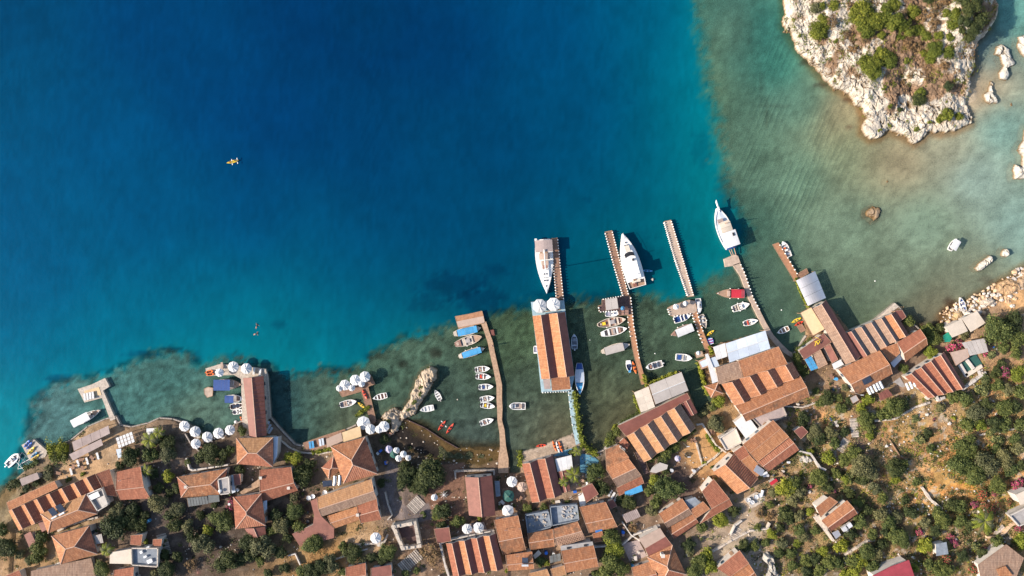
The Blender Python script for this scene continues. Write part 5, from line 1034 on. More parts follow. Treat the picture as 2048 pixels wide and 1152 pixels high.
# ---------------------------------------------------------------- boats
def wprof(t, ws, bow=2.2, mx=.42):
    if t > mx: return max(0.0, 1 - ((t - mx) / (1 - mx)) ** bow)
    return 1 - (1 - ws) * ((mx - t) / mx) ** 2
class Boat:
    """built along +x (bow) with the water line at z 0"""
    def __init__(s, name, label, px, py, L, W, ang, cat='boat', group=None, z=0.0, scale=1.0):
        s.L = L * S; s.W = W * S; p = P(px, py, z + .3); s.t = thing(name, label, cat, (p.x, p.y, z), math.radians(ang), group)
    def hull(s, h=.55, ws=.8, bow=2.2, mat='paint', rim='paint', inner='inner', floor=.12, sheer=.25, rw=.13, mx=.42, n=14, pointstern=False, keel=.35):
        L, W = s.L, s.W; s.h = h; s.ws = ws; s.bow = bow; s.mx = mx; s.sheer = sheer
        st = [i / n for i in range(n + 1)]; hw = lambda t: max(.02, W / 2 * wprof(t, ws, bow, mx)); zz = lambda t: h + sheer * max(0, (t - .5) * 2) ** 2 + sheer * .35 * max(0, (.3 - t) / .3) ** 2
        s.hw = hw; s.zz = zz; X = lambda t: (t - .5) * L
        mb = MB(); rg = []
        for t in st:
            w_ = hw(t); z = zz(t); rg.append([(X(t) - (.06 * L * 0), w_, z), (X(t), w_ * .86, .0), (X(t) - .03 * L * t, w_ * .35, -keel * .8), (X(t) - .04 * L * t, -w_ * .35, -keel * .8), (X(t), -w_ * .86, 0.), (X(t), -w_, z)])
        for a, b in zip(rg[:-1], rg[1:]):
            for k in range(5): mb.face([a[k], a[k + 1], b[k + 1], b[k]][::-1])
        mb.face(rg[0]); mb.build('hull', m[mat], s.t, world=False)
        rm = MB(); fl = MB()
        for i in range(n):
            t0, t1 = st[i], st[i + 1]
            for sg in (1, -1):
                o0, o1 = hw(t0), hw(t1); i0, i1 = max(0, o0 - rw), max(0, o1 - rw)
                q = [(X(t0), sg * (o0 + .03), zz(t0) + .02), (X(t1), sg * (o1 + .03), zz(t1) + .02), (X(t1), sg * i1, zz(t1) + .02), (X(t0), sg * i0, zz(t0) + .02)]
                rm.face(q if sg < 0 else q[::-1])
                q2 = [(X(t0), sg * i0, zz(t0) + .02), (X(t1), sg * i1, zz(t1) + .02), (X(t1), sg * i1 * .88, floor), (X(t0), sg * i0 * .88, floor)]
                fl.face(q2 if sg < 0 else q2[::-1])
                q3 = [(X(t0), sg * (o0 + .03), zz(t0) + .02), (X(t0), sg * (o0 + .03), zz(t0) - .1), (X(t1), sg * (o1 + .03), zz(t1) - .1), (X(t1), sg * (o1 + .03), zz(t1) + .02)]; rm.face(q3 if sg > 0 else q3[::-1])
            a, b = max(0, hw(t0) - rw) * .88, max(0, hw(t1) - rw) * .88; fl.face([(X(t0), -a, floor), (X(t1), -b, floor), (X(t1), b, floor), (X(t0), a, floor)])
        a = max(0, hw(0) - rw); rm.box((X(0) + .06, 0, zz(0)), (.12, a * 2, .06)); fl.face([(X(0) + .01, a, zz(0)), (X(0) + .01, -a, zz(0)), (X(0) + .01, -a * .88, floor), (X(0) + .01, a * .88, floor)])
        rm.build('gunwale', m[rim], s.t, world=False); fl.build('inner_floor', m[inner], s.t, world=False); return s
    def deck(s, t0, t1, mat='paint', dz=0.03, n=8, name='foredeck', inset=.05, crown=.06):
        mb = MB(); X = lambda t: (t - .5) * s.L
        for i in range(n):
            a, b = lerp(t0, t1, i / n), lerp(t0, t1, (i + 1) / n); wa, wb = max(.01, s.hw(a) - inset), max(.01, s.hw(b) - inset); za, zb = s.zz(a) + dz, s.zz(b) + dz
            mb.face([(X(a), -wa, za), (X(b), -wb, zb), (X(b), 0, zb + crown), (X(a), 0, za + crown)]); mb.face([(X(a), 0, za + crown), (X(b), 0, zb + crown), (X(b), wb, zb), (X(a), wa, za)])
        w0 = max(.01, s.hw(t0) - inset); z0 = s.zz(t0) + dz; mb.face([(X(t0), w0, z0), (X(t0), 0, z0 + crown), (X(t0), -w0, z0), (X(t0), -w0, z0 - .35), (X(t0), w0, z0 - .35)])
        mb.build(name, m[mat], s.t, world=False); return s
    def bench(s, ts, mat='paint', d_=.32, z=.38, w=.9, name='seat'):
        for t in ts: mb = MB(); mb.box(((t - .5) * s.L, 0, z), (d_, max(.2, (s.hw(t) - .1) * 2 * w), .09)); mb.build(name, m[mat], s.t, world=False)
        return s
    def box(s, name, t, y, z, dims, mat, rz=0.):
        mb = MB(); mb.box(((t - .5) * s.L, y * s.W, z), dims, rz); mb.build(name, m[mat], s.t, world=False); return s
    def motor(s, mat='dark', n=1):
        for k in range(n):
            y = (k - (n - 1) / 2) * .5; mb = MB(); mb.box((-s.L / 2 - .22, y, s.h + .18), (.42, .30, .42)); mb.box((-s.L / 2 - .25, y, .05), (.14, .1, .7)); mb.tube((-s.L / 2 + .0, y, s.h + .2), (-s.L / 2 + .35, y, s.h + .25), .03, 5)
            mb.build('outboard_motor', m[mat], s.t, world=False)
        return s
    def console(s, t=.5, mat='paint', w=.5, y=0.):
        x = (t - .5) * s.L; mb = MB(); mb.box((x, y * s.W, .55), (.55, s.W * w * .6, .75)); mb.build('console', m[mat], s.t, world=False)
        mb = MB(); mb.box((x + .30, y * s.W, 1.0), (.05, s.W * w * .6, .32), 0); mb.tube((x - .3, y * s.W, .95), (x - .42, y * s.W, 1.0), .16, 8); mb.build('windscreen', m['glass'], s.t, world=False); return s
    def canopy(s, t0, t1, mat, z=1.9, w=.95, arch=.12, n=1, posts=True, over=.0):
        for i in range(n):
            a, b = lerp(t0, t1, i / n) + .002, lerp(t0, t1, (i + 1) / n) - .002; xa, xb = (a - .5) * s.L, (b - .5) * s.L; hw_ = s.W / 2 * w + over; k = 6; mb = MB()
            for j in range(k):
                y0, y1 = lerp(-hw_, hw_, j / k), lerp(-hw_, hw_, (j + 1) / k); z0, z1 = z + arch * (1 - (y0 / hw_) ** 2), z + arch * (1 - (y1 / hw_) ** 2)
                mb.prism([(xa, y0, z0), (xb, y0, z0), (xb, y1, z1), (xa, y1, z1)], (.05,))
            mb.build('canopy_panel' if n > 1 else 'canopy', m[mat], s.t, world=False)
        if posts:
            for t in (t0 + .01, t1 - .01):
                for sg in (1, -1): y = sg * min(s.W / 2 * w - .06, s.hw(t) - .05); mb = MB(); mb.tube(((t - .5) * s.L, y, .3), ((t - .5) * s.L, y, z), .035, 5); mb.build('canopy_post', m['metal'], s.t, world=False)
        return s
    def fenders(s, ts, sides=(1, -1)):
        for t in ts:
            for sg in sides: x = (t - .5) * s.L; y = sg * (s.hw(t) + .14); mb = MB(); mb.tube((x, y, .1), (x, y, .55), .13, 8); mb.dome((x, y, .55), .13, .1, 8, 2); mb.build('fender', m['fend'], s.t, world=False)
        return s
    def cushion(s, t, y, z, dims, mat): return s.box('cushion', t, y, z, dims, mat)
# --- far left
b = Boat('canopy_boat', 'long white launch with full length white canopy beside the left L shaped jetty', 176, 833, 58, 16, 28, 'launch').hull(.6, .7).deck(.74, 1.0, 'teak').box('hatch', .70, 0, .9, (.5, .7, .1), 'dark').bench((.68,)).canopy(.02, .66, 'white', 1.95, 1.0).box('ladder', -.01, .3, .4, (.4, .3, .05), 'metal')
b = Boat('inflatable_dinghy', 'white rigid inflatable dinghy with rounded tubes in the bottom left corner of the bay', 26, 919, 34, 15, 45, 'dinghy')
b.hull(.4, .85, 3.2, 'fend', 'fend', 'inner', rw=.42).bench((.35, .6)).console(.5, w=.5).motor('tank')
b = Boat('awning_boat', 'wide wooden boat with striped navy blue awning beside the quay parasols', 458, 768.5, 52, 21, 0, 'boat').hull(.7, .75, mat='innerb', rim='tan').deck(.72, 1.0, 'teak').canopy(.01, .64, 'dblue', 2.1, 1.02, n=6).bench((.7,)).box('cushion', .76, -.18, .95, (.9, .6, .15), 'tan')
b = Boat('motorboat', 'white motorboat with small plain navy blue awning tied to the long maroon roof quay', 471, 797, 34, 15, -1, 'boat').hull(.55, .8).deck(.8, 1.0).canopy(.0, .52, 'dblue', 1.8, .98, n=2).bench((.6, .72), 'innerb')
b = Boat('motorboat', 'open white motorboat with two dark wells by the long maroon roof quay', 475, 811.5, 28, 12, 11, 'boat').hull(.5, .85, inner='innerb').deck(.85, 1.0).bench((.4, .65), 'paint').box('cockpit_cover', .27, 0, .45, (1.0, .9, .1), 'glass').box('cockpit_cover', .55, 0, .45, (1.0, .9, .1), 'glass').motor()
b = Boat('motorboat', 'small white motorboat, lowest of three boats beside the long maroon roof quay', 478, 823, 24, 10, 8, 'boat').hull(.45, .85).deck(.7, 1.0).bench((.3, .55)).console(.45, w=.4).motor()
b = Boat('motorboat', 'white speedboat with dark outboard, bow towards the T jetty', 697, 806, 34, 13, 14, 'boat').hull(.55, .8, 2.6).deck(.72, 1.0).console(.52).bench((.25, .38), 'tan').motor()
b = Boat('rowing_boat', 'small white open boat with brown floor floating right of the T jetty', 760, 793.5, 29, 12, 194, 'boat').hull(.42, .8, inner='innerb').bench((.2, .45, .68)).deck(.85, 1.0)
b = Boat('rowing_boat', 'tiny white rowing boat right of the promontory, bow pointing up left', 875.4, 790, 22, 10, 118, 'boat').hull(.4, .8).bench((.25, .5, .72)).motor('inner')
b = Boat('rowing_boat', 'white open boat just right of the foot of the promontory, all white inside', 853.8, 817.5, 28, 12, 192, 'boat').hull(.42, .85, inner='paint').bench((.2, .45, .7)).deck(.85, 1.0)
# --- along the winding causeway
for nm, lb, px, py, L, W, a, cv in (('tour_boat', 'topmost boat at the winding causeway, covered by a bright blue awning', 934.7, 661.6, 56, 17, 13, 'lblue'), ('tour_boat', 'cream open tour boat with grey benches between two blue covered boats', 937, 681, 56, 18, 17, None), ('tour_boat', 'slim cream boat with turquoise awning, lowest of the three big boats by the causeway', 943.7, 704.7, 54, 15, 18, 'lblue')):
    b = Boat(nm, lb, px, py, L, W, a, 'tour boat').hull(.65, .45, 2.6, 'verge', 'cream', 'inner', mx=.5)
    if cv: b.deck(.86, 1.0, 'cream').deck(.0, .12, 'cream', name='stern_deck').canopy(.15, .86, cv, 1.4, .78, n=5).fenders((.3, .55, .75), (1,)).box('rudder', -.015, 0, .3, (.4, .06, .5), 'cream')
    else: b.deck(.72, 1.0, 'teak').deck(.0, .22, 'innerb', name='stern_deck').bench((.30, .36, .62), 'cream', .5).box('engine_cover', .47, .0, .5, (1.3, 1.0, .5), 'inner').fenders((.4,), (-1,)).box('rudder', -.015, 0, .3, (.4, .06, .5), 'cream').cushion(.1, 0, .75, (.7, .9, .1), 'tan')
for lb, px, py, L, a, inn, cs in (('uppermost of the six small motorboats beside the causeway', 965, 738, 30, 6, 'innerb', 'tan'), ('motorboat with reddish brown inside, second of the six by the causeway', 966.8, 753, 30, -2, 'innerb', 'redk'), ('white motorboat with navy cushions, third of the six by the causeway', 972, 773.6, 29, 3, 'inner', 'dblue'),
    ('white motorboat fourth of the six by the causeway, its stern nearly touching the fifth', 974.6, 797, 29, 9, 'inner', 'tan'), ('white motorboat fifth of the six by the causeway, yellow seat amidships', 975.5, 811, 29, -8, 'innerb', 'yellow'), ('lowest of the six small motorboats by the causeway, set apart and tilted', 973.7, 842.8, 28, 18, 'inner', 'innerb')):
    b = Boat('motorboat', lb, px, py, L, 12, a, 'boat', 'small motorboats moored along the causeway').hull(.5, .8, 2.4, inner=inn, rim='paint').deck(.66, 1.0).bench((.18, .5), 'paint').cushion(.35, 0, .45, (.6, .8, .15), cs).motor().console(.48, w=.35, y=.12)
b = Boat('motorboat', 'blunt ended white motorboat alone right of the winding causeway', 1034.5, 812, 33, 14, 180, 'boat').hull(.55, .92, 4.5, inner='inner').bench((.25, .8)).console(.66, w=.8).cushion(.3, 0, .5, (.8, 1.1, .2), 'tan').deck(.86, 1.0)
b = Boat('tarp_raft', 'small dark red covered float beside the top of the winding causeway', 984.6, 665, 13, 9, 100, 'raft').hull(.3, .95, 6, 'maroon', 'maroon', 'maroon').box('tarp', .5, 0, .42, (1.4, 1.0, .2), 'maroon')
b = Boat('motorboat', 'grey green motorboat tied to the right side of the twin gabled orange roof', 1148.5, 683, 30, 12, 92, 'boat').hull(.5, .85, 3.2, 'bluec', 'bluec', 'cblue').bench((.25, .58), 'bluec').box('console', .62, 0, .6, (.9, 1.0, .3), 'cblue').motor('tank').deck(.82, 1, 'bluec')
b = Boat('fishing_boat', 'blue and white wooden boat with navy rounded stern, below the orange roof building', 1159, 757, 62, 18, -89, 'fishing boat').hull(.7, .55, 2.3, 'paint', 'paint', 'inner', mx=.5).deck(.0, .2, 'dblue', name='stern_cover').deck(.2, .62, 'bluec', name='mid_deck', crown=.15).deck(.88, 1.0, 'lblue').box('floor_boards', .75, 0, .35, (1.7, 1.7, .08), 'lblue').bench((.66, .84), 'lblue')
b = Boat('floating_box', 'small grey floating box clipped to the left side of the orange roof building', 1071, 699, 16, 8, 92, 'float').hull(.35, .98, 9, 'lav', 'paint', 'lav').bench((.1, .9))
# --- yachts
y = Boat('sailing_yacht', 'white sailing yacht with grey stern awning moored stern out beside the dark red pier', 1089.5, 533, 108, 35, -86, 'sailing yacht')
y.hull(1.1, .82, 1.9, mx=.30, n=20, sheer=.35).deck(.0, 1.0, 'paint', .04, 20, 'main_deck', .02, .12)
y.box('coach_roof', .55, 0, 1.45, (4.6, 1.9, .4), 'paint').box('cabin_window', .50, .0, 1.68, (1.7, 1.5, .06), 'innerb').box('cockpit_well', .22, 0, 1.2, (2.9, 2.2, .1), 'teak').canopy(.02, .24, 'lilac', 2.9, .98, .25, n=1).canopy(.26, .38, 'tan', 2.6, .60, .2).box('sprayhood', .44, 0, 2.0, (1.2, 2.0, .2), 'tan')
for t, yy in ((.64, .07), (.64, -.07), (.70, .07), (.70, -.07), (.76, 0.07), (.76, -.07), (.86, 0)): y.box('deck_hatch', t, yy, 1.72 if t < .68 else 1.46, (.38, .38, .06), 'glass')
mb = MB(); mb.tube((.9, 0, 1.5), (.9, 0, 18), .11, 8, .07); y_ = mb.build('mast', m['paint'], y.t, world=False)
mb = MB(); mb.tube((.8, 0, 3.3), (-4.6, 0, 3.5), .16, 8); mb.build('boom', m['white'], y.t, world=False)
for sg in (1, -1):
    mb = MB(); mb.tube((.9, 0, 10), (.9, sg * 1.4, 10), .035, 5); mb.build('spreader', m['paint'], y.t, world=False); mb = MB(); mb.tube((-5.2, sg * 1.0, 1.3), (-5.25, sg * 1.0, 2.2), .4, 14, .4); mb.build('steering_wheel', m['metal'], y.t, world=False)
    mb = MB(); mb.tube((.9, sg * 1.4, 10), (.5, sg * 2.2, 1.2), .015, 4); mb.build('shroud', m['metal'], y.t, world=False)
mb = MB(); mb.tube((.9, 0, 17.5), (7.2, 0, 1.5), .02, 4); mb.build('forestay', m['metal'], y.t, world=False)
y.fenders((.2, .4, .6), (1,)); y.box('life_raft', .0, -.42, 1.5, (.6, .6, .5), 'fend')
mb = MB()
for t0 in [i / 12 for i in range(12)]:
    for sg in (1, -1): mb.tube(((t0 - .5) * y.L, sg * (y.hw(t0) - .1), 1.75), ((t0 + 1 / 12 - .5) * y.L, sg * max(.02, y.hw(t0 + 1 / 12) - .1), 1.8), .02, 4); mb.tube(((t0 - .5) * y.L, sg * (y.hw(t0) - .1), 1.1), ((t0 - .5) * y.L, sg * (y.hw(t0) - .1), 1.75), .02, 4)
mb.build('guard_rail', m['metal'], y.t, world=False)
y = Boat('motor_yacht', 'big white motor yacht with dark windscreen moored beside the long brown pier', 1259, 521, 110, 38, 106, 'motor yacht')
y.hull(1.35, .88, 2.3, mx=.35, n=20, sheer=.5).deck(.12, 1.0, 'paint', .04, 20, 'main_deck', .03, .15)
mb = MB(); X = lambda t: (t - .5) * y.L
sec = [(.16, 1.75, 2.5), (.30, 1.85, 2.75), (.45, 1.8, 2.8), (.56, 1.65, 2.75), (.66, 1.35, 2.1), (.80, .7, 1.75)]
for (t0, w0, z0), (t1, w1, z1) in zip(sec[:-1], sec[1:]):
    mb.face([(X(t0), -w0 * .85, z0), (X(t1), -w1 * .85, z1), (X(t1), w1 * .85, z1), (X(t0), w0 * .85, z0)])
    for sg in (1, -1):
        q = [(X(t0), sg * w0 * .85, z0), (X(t1), sg * w1 * .85, z1), (X(t1), sg * w1, 1.3), (X(t0), sg * w0, 1.3)]; mb.face(q if sg < 0 else q[::-1])
t0, w0, z0 = sec[0]; mb.face([(X(t0), w0 * .85, z0), (X(t0), w0, 1.3), (X(t0), -w0, 1.3), (X(t0), -w0 * .85, z0)]); mb.build('deck_house', m['paint'], y.t, world=False)
mb = MB()
for i in range(6):
    a0, a1 = -1.0 + i / 3, -1.0 + (i + 1) / 3; f = lambda a, t, z: (X(t) - .45 * a * a, a * 1.35, z)
    mb.prism([f(a0, .585, 2.80), f(a0, .655, 2.32), f(a1, .655, 2.32), f(a1, .585, 2.80)], (.04,))
mb.build('windscreen', m['dark'], y.t, world=False)
y.box('flybridge_deck', .36, 0, 2.86, (4.2, 2.9, .12), 'paint').box('hard_top', .34, .0, 4.1, (3.0, 2.3, .12), 'paint').box('flybridge_seat', .50, .02, 3.1, (.7, 1.8, .35), 'paint').box('dark_sunroof', .50, -.09, 3.3, (.7, .5, .05), 'dark').box('bow_sunpad', .72, 0, 2.2, (1.6, 1.3, .15), 'cream')
for tt, yy in ((.78, .08), (.78, -.05), (.83, .0)): y.box('deck_hatch', tt, yy, 1.95, (.35, .35, .06), 'dark')
y.deck(.0, .12, 'teak', -.4, 4, 'swim_platform', .05, 0).box('cockpit_sofa', .11, .0, 1.55, (.7, 2.4, .4), 'cream').box('cockpit_table', .15, .05, 1.7, (.8, .9, .1), 'teak').box('stern_rug', .05, .1, 1.3, (1.0, 1.0, .05), 'rose')
for sg in (1, -1):
    mb = MB(); mb.tube((X(.26), sg * 1.25, 2.8), (X(.30), sg * 1.1, 4.1), .06, 6); mb.build('arch_post', m['paint'], y.t, world=False)
    mb = MB(); n = 10
    for i in range(n): a, b2 = lerp(.45, .98, i / n), lerp(.45, .98, (i + 1) / n); mb.tube((X(a), sg * max(.03, y.hw(a) - .12), y.zz(a) + .6), (X(b2), sg * max(.03, y.hw(b2) - .12), y.zz(b2) + .6), .025, 4); mb.tube((X(a), sg * max(.03, y.hw(a) - .12), y.zz(a)), (X(a), sg * max(.03, y.hw(a) - .12), y.zz(a) + .6), .02, 4)
    mb.build('bow_rail', m['metal'], y.t, world=False)
y.fenders((.2, .35, .5, .65), (1,)); y.box('tender_cover', .2, .44, 1.2, (1.8, .5, .4), 'cblue')
y = Boat('gulet', 'white wooden gulet with pointed bowsprit and broad white sun awning', 1446, 457, 84, 31, 109, 'gulet')
y.hull(1.3, .62, 2.5, 'paint', 'paint', 'bluec', mx=.42, n=18, sheer=.7, rw=.2).deck(.02, 1.0, 'bluec', -.2, 18, 'main_deck', .18, .1)
mb = MB(); mb.tube((y.L / 2 - 1.2, 0, 1.9), (y.L / 2 + 2.2, 0, 2.7), .22, 8, .14); mb.box((y.L / 2 + .6, 0, 2.3), (2.6, .5, .06)); mb.build('bowsprit', m['paint'], y.t, world=False)
y.box('wheel_house', .46, 0, 2.0, (3.4, 2.3, 1.3), 'paint').box('cabin_roof', .52, .0, 3.0, (3.2, 2.9, .12), 'cream').box('roof_hatch', .68, .12, 1.9, (1.4, 1.5, .3), 'lilac').canopy(.03, .40, 'white', 3.3, 1.0, .15).canopy(.40, .62, 'cream', 3.15, .72, .1, n=2).box('roof_solar_panel', .30, -.28, 3.52, (.9, .55, .05), 'dark').box('side_window', .6, .25, 2.1, (1.6, .08, .5), 'dark')
mb = MB(); mb.tube((1.2, 0, 2), (1.2, 0, 6.0), .13, 8, .08); mb.build('mast', m['teak'], y.t, world=False)
for yy in (-.8, .1, .7): mb = MB(); mb.tube((-y.L / 2 + .3, yy, 1.4), (-y.L / 2 - 2.0, yy * .8 - .2, 1.0), .11, 6); mb.build('gangplank', m['verge'], y.t, world=False)
y.box('stern_cushions', .02, 0, 1.5, (.8, 2.6, .3), 'dblue')
b = Boat('wooden_cruiser', 'wooden cabin boat with crimson awning beside the curved pier', 1460, 587, 56, 18, 179, 'cabin boat').hull(.75, .9, 2.2, 'innerb', 'teak', 'innerb').deck(.55, 1.0, 'teak').canopy(.08, .52, 'redc', 2.0, .92, n=3).box('swim_platform', .03, 0, .6, (.8, 2.0, .1), 'bluec').box('cabin_top', .58, 0, 1.1, (.8, 1.6, .25), 'tan').box('stern_awning', .12, 0, 2.2, (.9, 1.9, .05), 'crimson').fenders((.2, .5)).box('searchlight', .96, 0, 1.2, (.2, .2, .2), 'fend')
b = Boat('motorboat', 'white cabin motorboat between the crimson awning boat and the curved pier', 1481, 613, 35, 14, 18, 'boat').hull(.6, .85, 2.8).deck(.6, 1.0).console(.5, w=.9).bench((.2, .35), 'cream').fenders((.4, .7)).motor()
b = Boat('motorboat', 'slim white speedboat with red seat tied under the curved pier', 1501, 644, 29, 12, 14, 'boat').hull(.5, .75, 2.2).deck(.55, 1.0).console(.5, w=.5).bench((.3,), 'redk').motor()
b = Boat('rowing_boat', 'white rowing boat with wooden floor alone right of the curved pier', 1565.8, 661, 25, 11, 205, 'boat').hull(.42, .8, inner='teak').bench((.3, .6)).deck(.82, 1.0)
b = Boat('motorboat', 'white motorboat tied right of the orange brown pier, above the silver canopy', 1571, 498.5, 33, 14, 112, 'boat').hull(.55, .9, 3.2).console(.45, w=.7).bench((.2, .65), 'bluec').cushion(.55, .1, .5, (.8, .5, .2), 'orange').deck(.78, 1.0).fenders((.3, .6), (1,))
b = Boat('motorboat', 'small boat under a white square canopy alone in the right bay', 1905, 489, 26, 11, 60, 'boat').hull(.45, .8).deck(.72, 1.0).canopy(.04, .84, 'white', 1.8, 1.25).bench((.3,))
b = Boat('rowing_boat', 'white rowing boat with navy inside pulled up among shore rocks on the right', 1924, 608, 27, 11, 108, 'boat', z=.15).hull(.42, .75, 2.0, inner='dblue').bench((.3, .65))
# --- along the harbour pier
b = Boat('motorboat', 'white open boat tucked under the railed awning platform', 1225, 627, 29, 12, 4, 'boat').hull(.5, .8, 2.4, inner='paint').deck(.55, 1.0).console(.5, w=.5).bench((.25,), 'lav').motor()
b = Boat('fishing_boat', 'cream wooden fishing boat with yellow green gear, upper of two beside the pier', 1223, 644, 57, 18, 12, 'fishing boat').hull(.65, .35, 2.4, 'cream', 'cream', 'innerb', mx=.5).deck(.88, 1.0, 'cream').bench((.42, .62, .72), 'cream', .5).box('engine_cover', .52, 0, .6, (1.3, 1.1, .4), 'inner').box('fishing_gear', .22, 0, .4, (1.0, .8, .3), 'yellow').box('tackle_box', .12, 0, .5, (.5, .6, .3), 'tan').fenders((.3,), (-1,)).box('rudder', -.015, 0, .3, (.4, .06, .5), 'cream')
b = Boat('fishing_boat', 'cream white fishing boat with two dark benches, lower of two beside the pier', 1227.7, 662.5, 53, 16, 13, 'fishing boat').hull(.6, .5, 2.4, 'cream', 'paint', 'tan', mx=.5).deck(.86, 1.0, 'paint').deck(0, .14, 'paint', name='stern_deck').bench((.30, .62), 'paint', .5).box('bench', .50, 0, .5, (.5, 1.5, .3), 'inner').box('bench', .72, 0, .5, (.5, 1.3, .3), 'innerb').box('rudder', -.015, 0, .3, (.4, .06, .5), 'cream')
b = Boat('tour_boat', 'long boat with plain grey awning from stern to foredeck, beside the brown harbour pier', 1231, 696, 58, 17, 15, 'tour boat').hull(.65, .4, 2.4, 'cream', 'cream', 'inner', mx=.5).deck(.78, 1.0, 'greyr').deck(0, .1, 'cream', name='stern_deck').canopy(.10, .76, 'greyr', 1.7, .92, n=1).box('rudder', -.015, 0, .3, (.4, .06, .5), 'cream')
b = Boat('motorboat', 'small white boat with blue cover near the foot of the brown harbour pier', 1257.7, 733, 25, 11, -82, 'boat').hull(.45, .75, 2.0, 'paint', 'paint', 'dblue').deck(.0, .3, 'paint', name='stern_deck').console(.5, 'glass', .6).box('cover', .88, 0, .7, (.6, .7, .1), 'lblue')
b = Boat('motorboat', 'white motorboat with dark seats right of the brown harbour pier foot', 1308, 731, 34, 14, 196, 'boat').hull(.55, .88, 3.5).deck(.85, 1).box('windscreen', .45, 0, .8, (.8, 1.2, .2), 'glass').bench((.3, .6), 'paint').box('seat_pad', .7, 0, .5, (.6, .9, .2), 'innerb').motor('tank')
b = Boat('motorboat', 'white motorboat with dark blue well between the two harbour piers', 1367.4, 715, 32, 14, -5, 'boat').hull(.5, .9, 3.0, inner='paint').deck(.75, 1.0).box('cockpit_cover', .22, 0, .5, (.9, 1.3, .1), 'dblue').bench((.45,), 'cream').box('windscreen', .62, 0, .8, (.3, 1.3, .2), 'glass')
b = Boat('motorboat', 'white boat with navy blue cockpit just below the white sunshade platform', 1364, 635.8, 34, 14, 18, 'boat').hull(.55, .88, 2.8, inner='dblue').deck(.8, 1.0).bench((.42, .62)).box('windscreen', .66, 0, .9, (.3, 1.4, .3), 'glass').motor()
b = Boat('wooden_cruiser', 'cabin boat with brown bow and white top between the two harbour piers', 1363, 661.6, 46, 18, 202, 'cabin boat').hull(.7, .6, 2.2, 'innerb', 'tan', 'innerb').deck(.8, 1.0, 'innerb').canopy(.03, .80, 'white', 1.9, .88).fenders((.35, .6), (-1,)).box('anchor_post', 1.0, 0, 1.2, (.3, .1, .1), 'cream')
b = Boat('motorboat', 'white motorboat tied bow down at the right side of the sunshade platform', 1397, 612, 30, 12, -84, 'boat').hull(.5, .85, 2.2).deck(.6, 1.0).console(.45, w=.8).bench((.2, .3), 'bluec')
b = Boat('rowing_boat', 'cream boat loaded with white gear, right of the brown pier under the sunshade platform', 1406.5, 642.5, 28, 12, -72, 'boat').hull(.5, .7, 2.2, 'cream', 'cream', 'inner').bench((.3, .6), 'cream').cushion(.2, .1, .6, (.5, .5, .3), 'tank').cushion(.45, -.1, .6, (.6, .4, .3), 'tank').fenders((.5,), (1,))
b = Boat('inflatable_tube', 'blue, red and white striped towable tube beside the narrow brown pier', 1420.4, 682.5, 17, 16, 15, 'inflatable')
mb = MB(); mb.tube((0, 0, .05), (0, 0, .4), 1.05, 16, .95); mb.build('float', m['bluek'], b.t, world=False)
for i in range(5): mb = MB(); mb.box((.15, -.75 + i * .36, .44), (1.2, .17, .06)); mb.build('stripe', m['redk' if i % 2 else 'fend'], b.t, world=False)

# ---------------------------------------------------------------- kayaks
def kayak(label, px, py, L, ang, mat, z=0.0, seats=2, name='kayak', paddle=0, W=5.6, ground=False):
    p = G(px, py, .12) if ground else P(px, py, z + .1); t_ = thing(name, label, 'kayak', p, math.radians(ang), 'plastic kayaks'); L *= S * .95; W_ = W * S; n = 12; mb = MB()
    for i in range(n):
        a, b = i / n, (i + 1) / n; wf = lambda t: max(.015, W_ / 2 * (math.sin(math.pi * min(1, max(0, t)))) ** .7); zf = lambda t: .16 + .16 * (2 * t - 1) ** 2
        for sg in (1, -1):
            q = [((a - .5) * L, sg * wf(a), zf(a)), ((b - .5) * L, sg * wf(b), zf(b)), ((b - .5) * L, 0, zf(b) + .09), ((a - .5) * L, 0, zf(a) + .09)]; mb.face(q if sg < 0 else q[::-1])
            q = [((a - .5) * L, sg * wf(a), zf(a)), ((b - .5) * L, sg * wf(b), zf(b)), ((b - .5) * L, 0, -.1), ((a - .5) * L, 0, -.1)]; mb.face(q[::-1] if sg < 0 else q)
    mb.build('hull', m[mat], t_, world=False, smooth=False)
    for k in range(seats):
        x = (k - (seats - 1) / 2) * L * .27; mb = MB(); mb.box((x, 0, .27), (L * .13, W_ * .55, .06)); mb.box((x - L * .07, 0, .36), (.06, W_ * .5, .2)); mb.build('seat', m['dark' if mat != 'yellow' else 'beam'], t_, world=False)
    return t_
def paddle(label, px, py, ang, z=.5, L=2.2, ground=False):
    p = P(px, py, z); t_ = thing('paddle', label, 'paddle', p, math.radians(ang), 'white bladed paddles'); mb = MB(); mb.tube((-L / 2, 0, 0), (L / 2, 0, 0), .025, 5); mb.build('shaft', m['metal'], t_, world=False)
    for sg in (1, -1): mb = MB(); mb.box((sg * (L / 2 - .2), 0, 0), (.48, .2, .03)); mb.build('blade', m['fend'], t_, world=False)
kayak('yellow two seat kayak with two paddlers out on the deep blue water', 466, 323.5, 26, 14, 'yellow', seats=0, W=5.4)
kayak('yellow kayak lying beside the stem of the T jetty', 723, 810, 19, -40, 'yellow', W=5.5)
kayak('red orange kayak lying on the stem of the T jetty', 729.5, 788.5, 22, -64, 'redk', .78)
kayak('red kayak with a white paddle laid across, left of the pair in the cove', 883.7, 851, 26, 52, 'redk')
kayak('red kayak without paddle, right of the pair in the cove', 900, 856.7, 27, 54, 'redk')
paddle('white bladed paddle lying across the left red kayak in the cove', 887.5, 848, -50)
kayak('orange red kayak at the left end of the beach ramp, half in the water', 1082, 891, 22, 8, 'redk', .35)
kayak('deep orange kayak standing closest to the water on the beach ramp', 1109, 891.5, 24, -70, 'orange', ground=True, W=5)
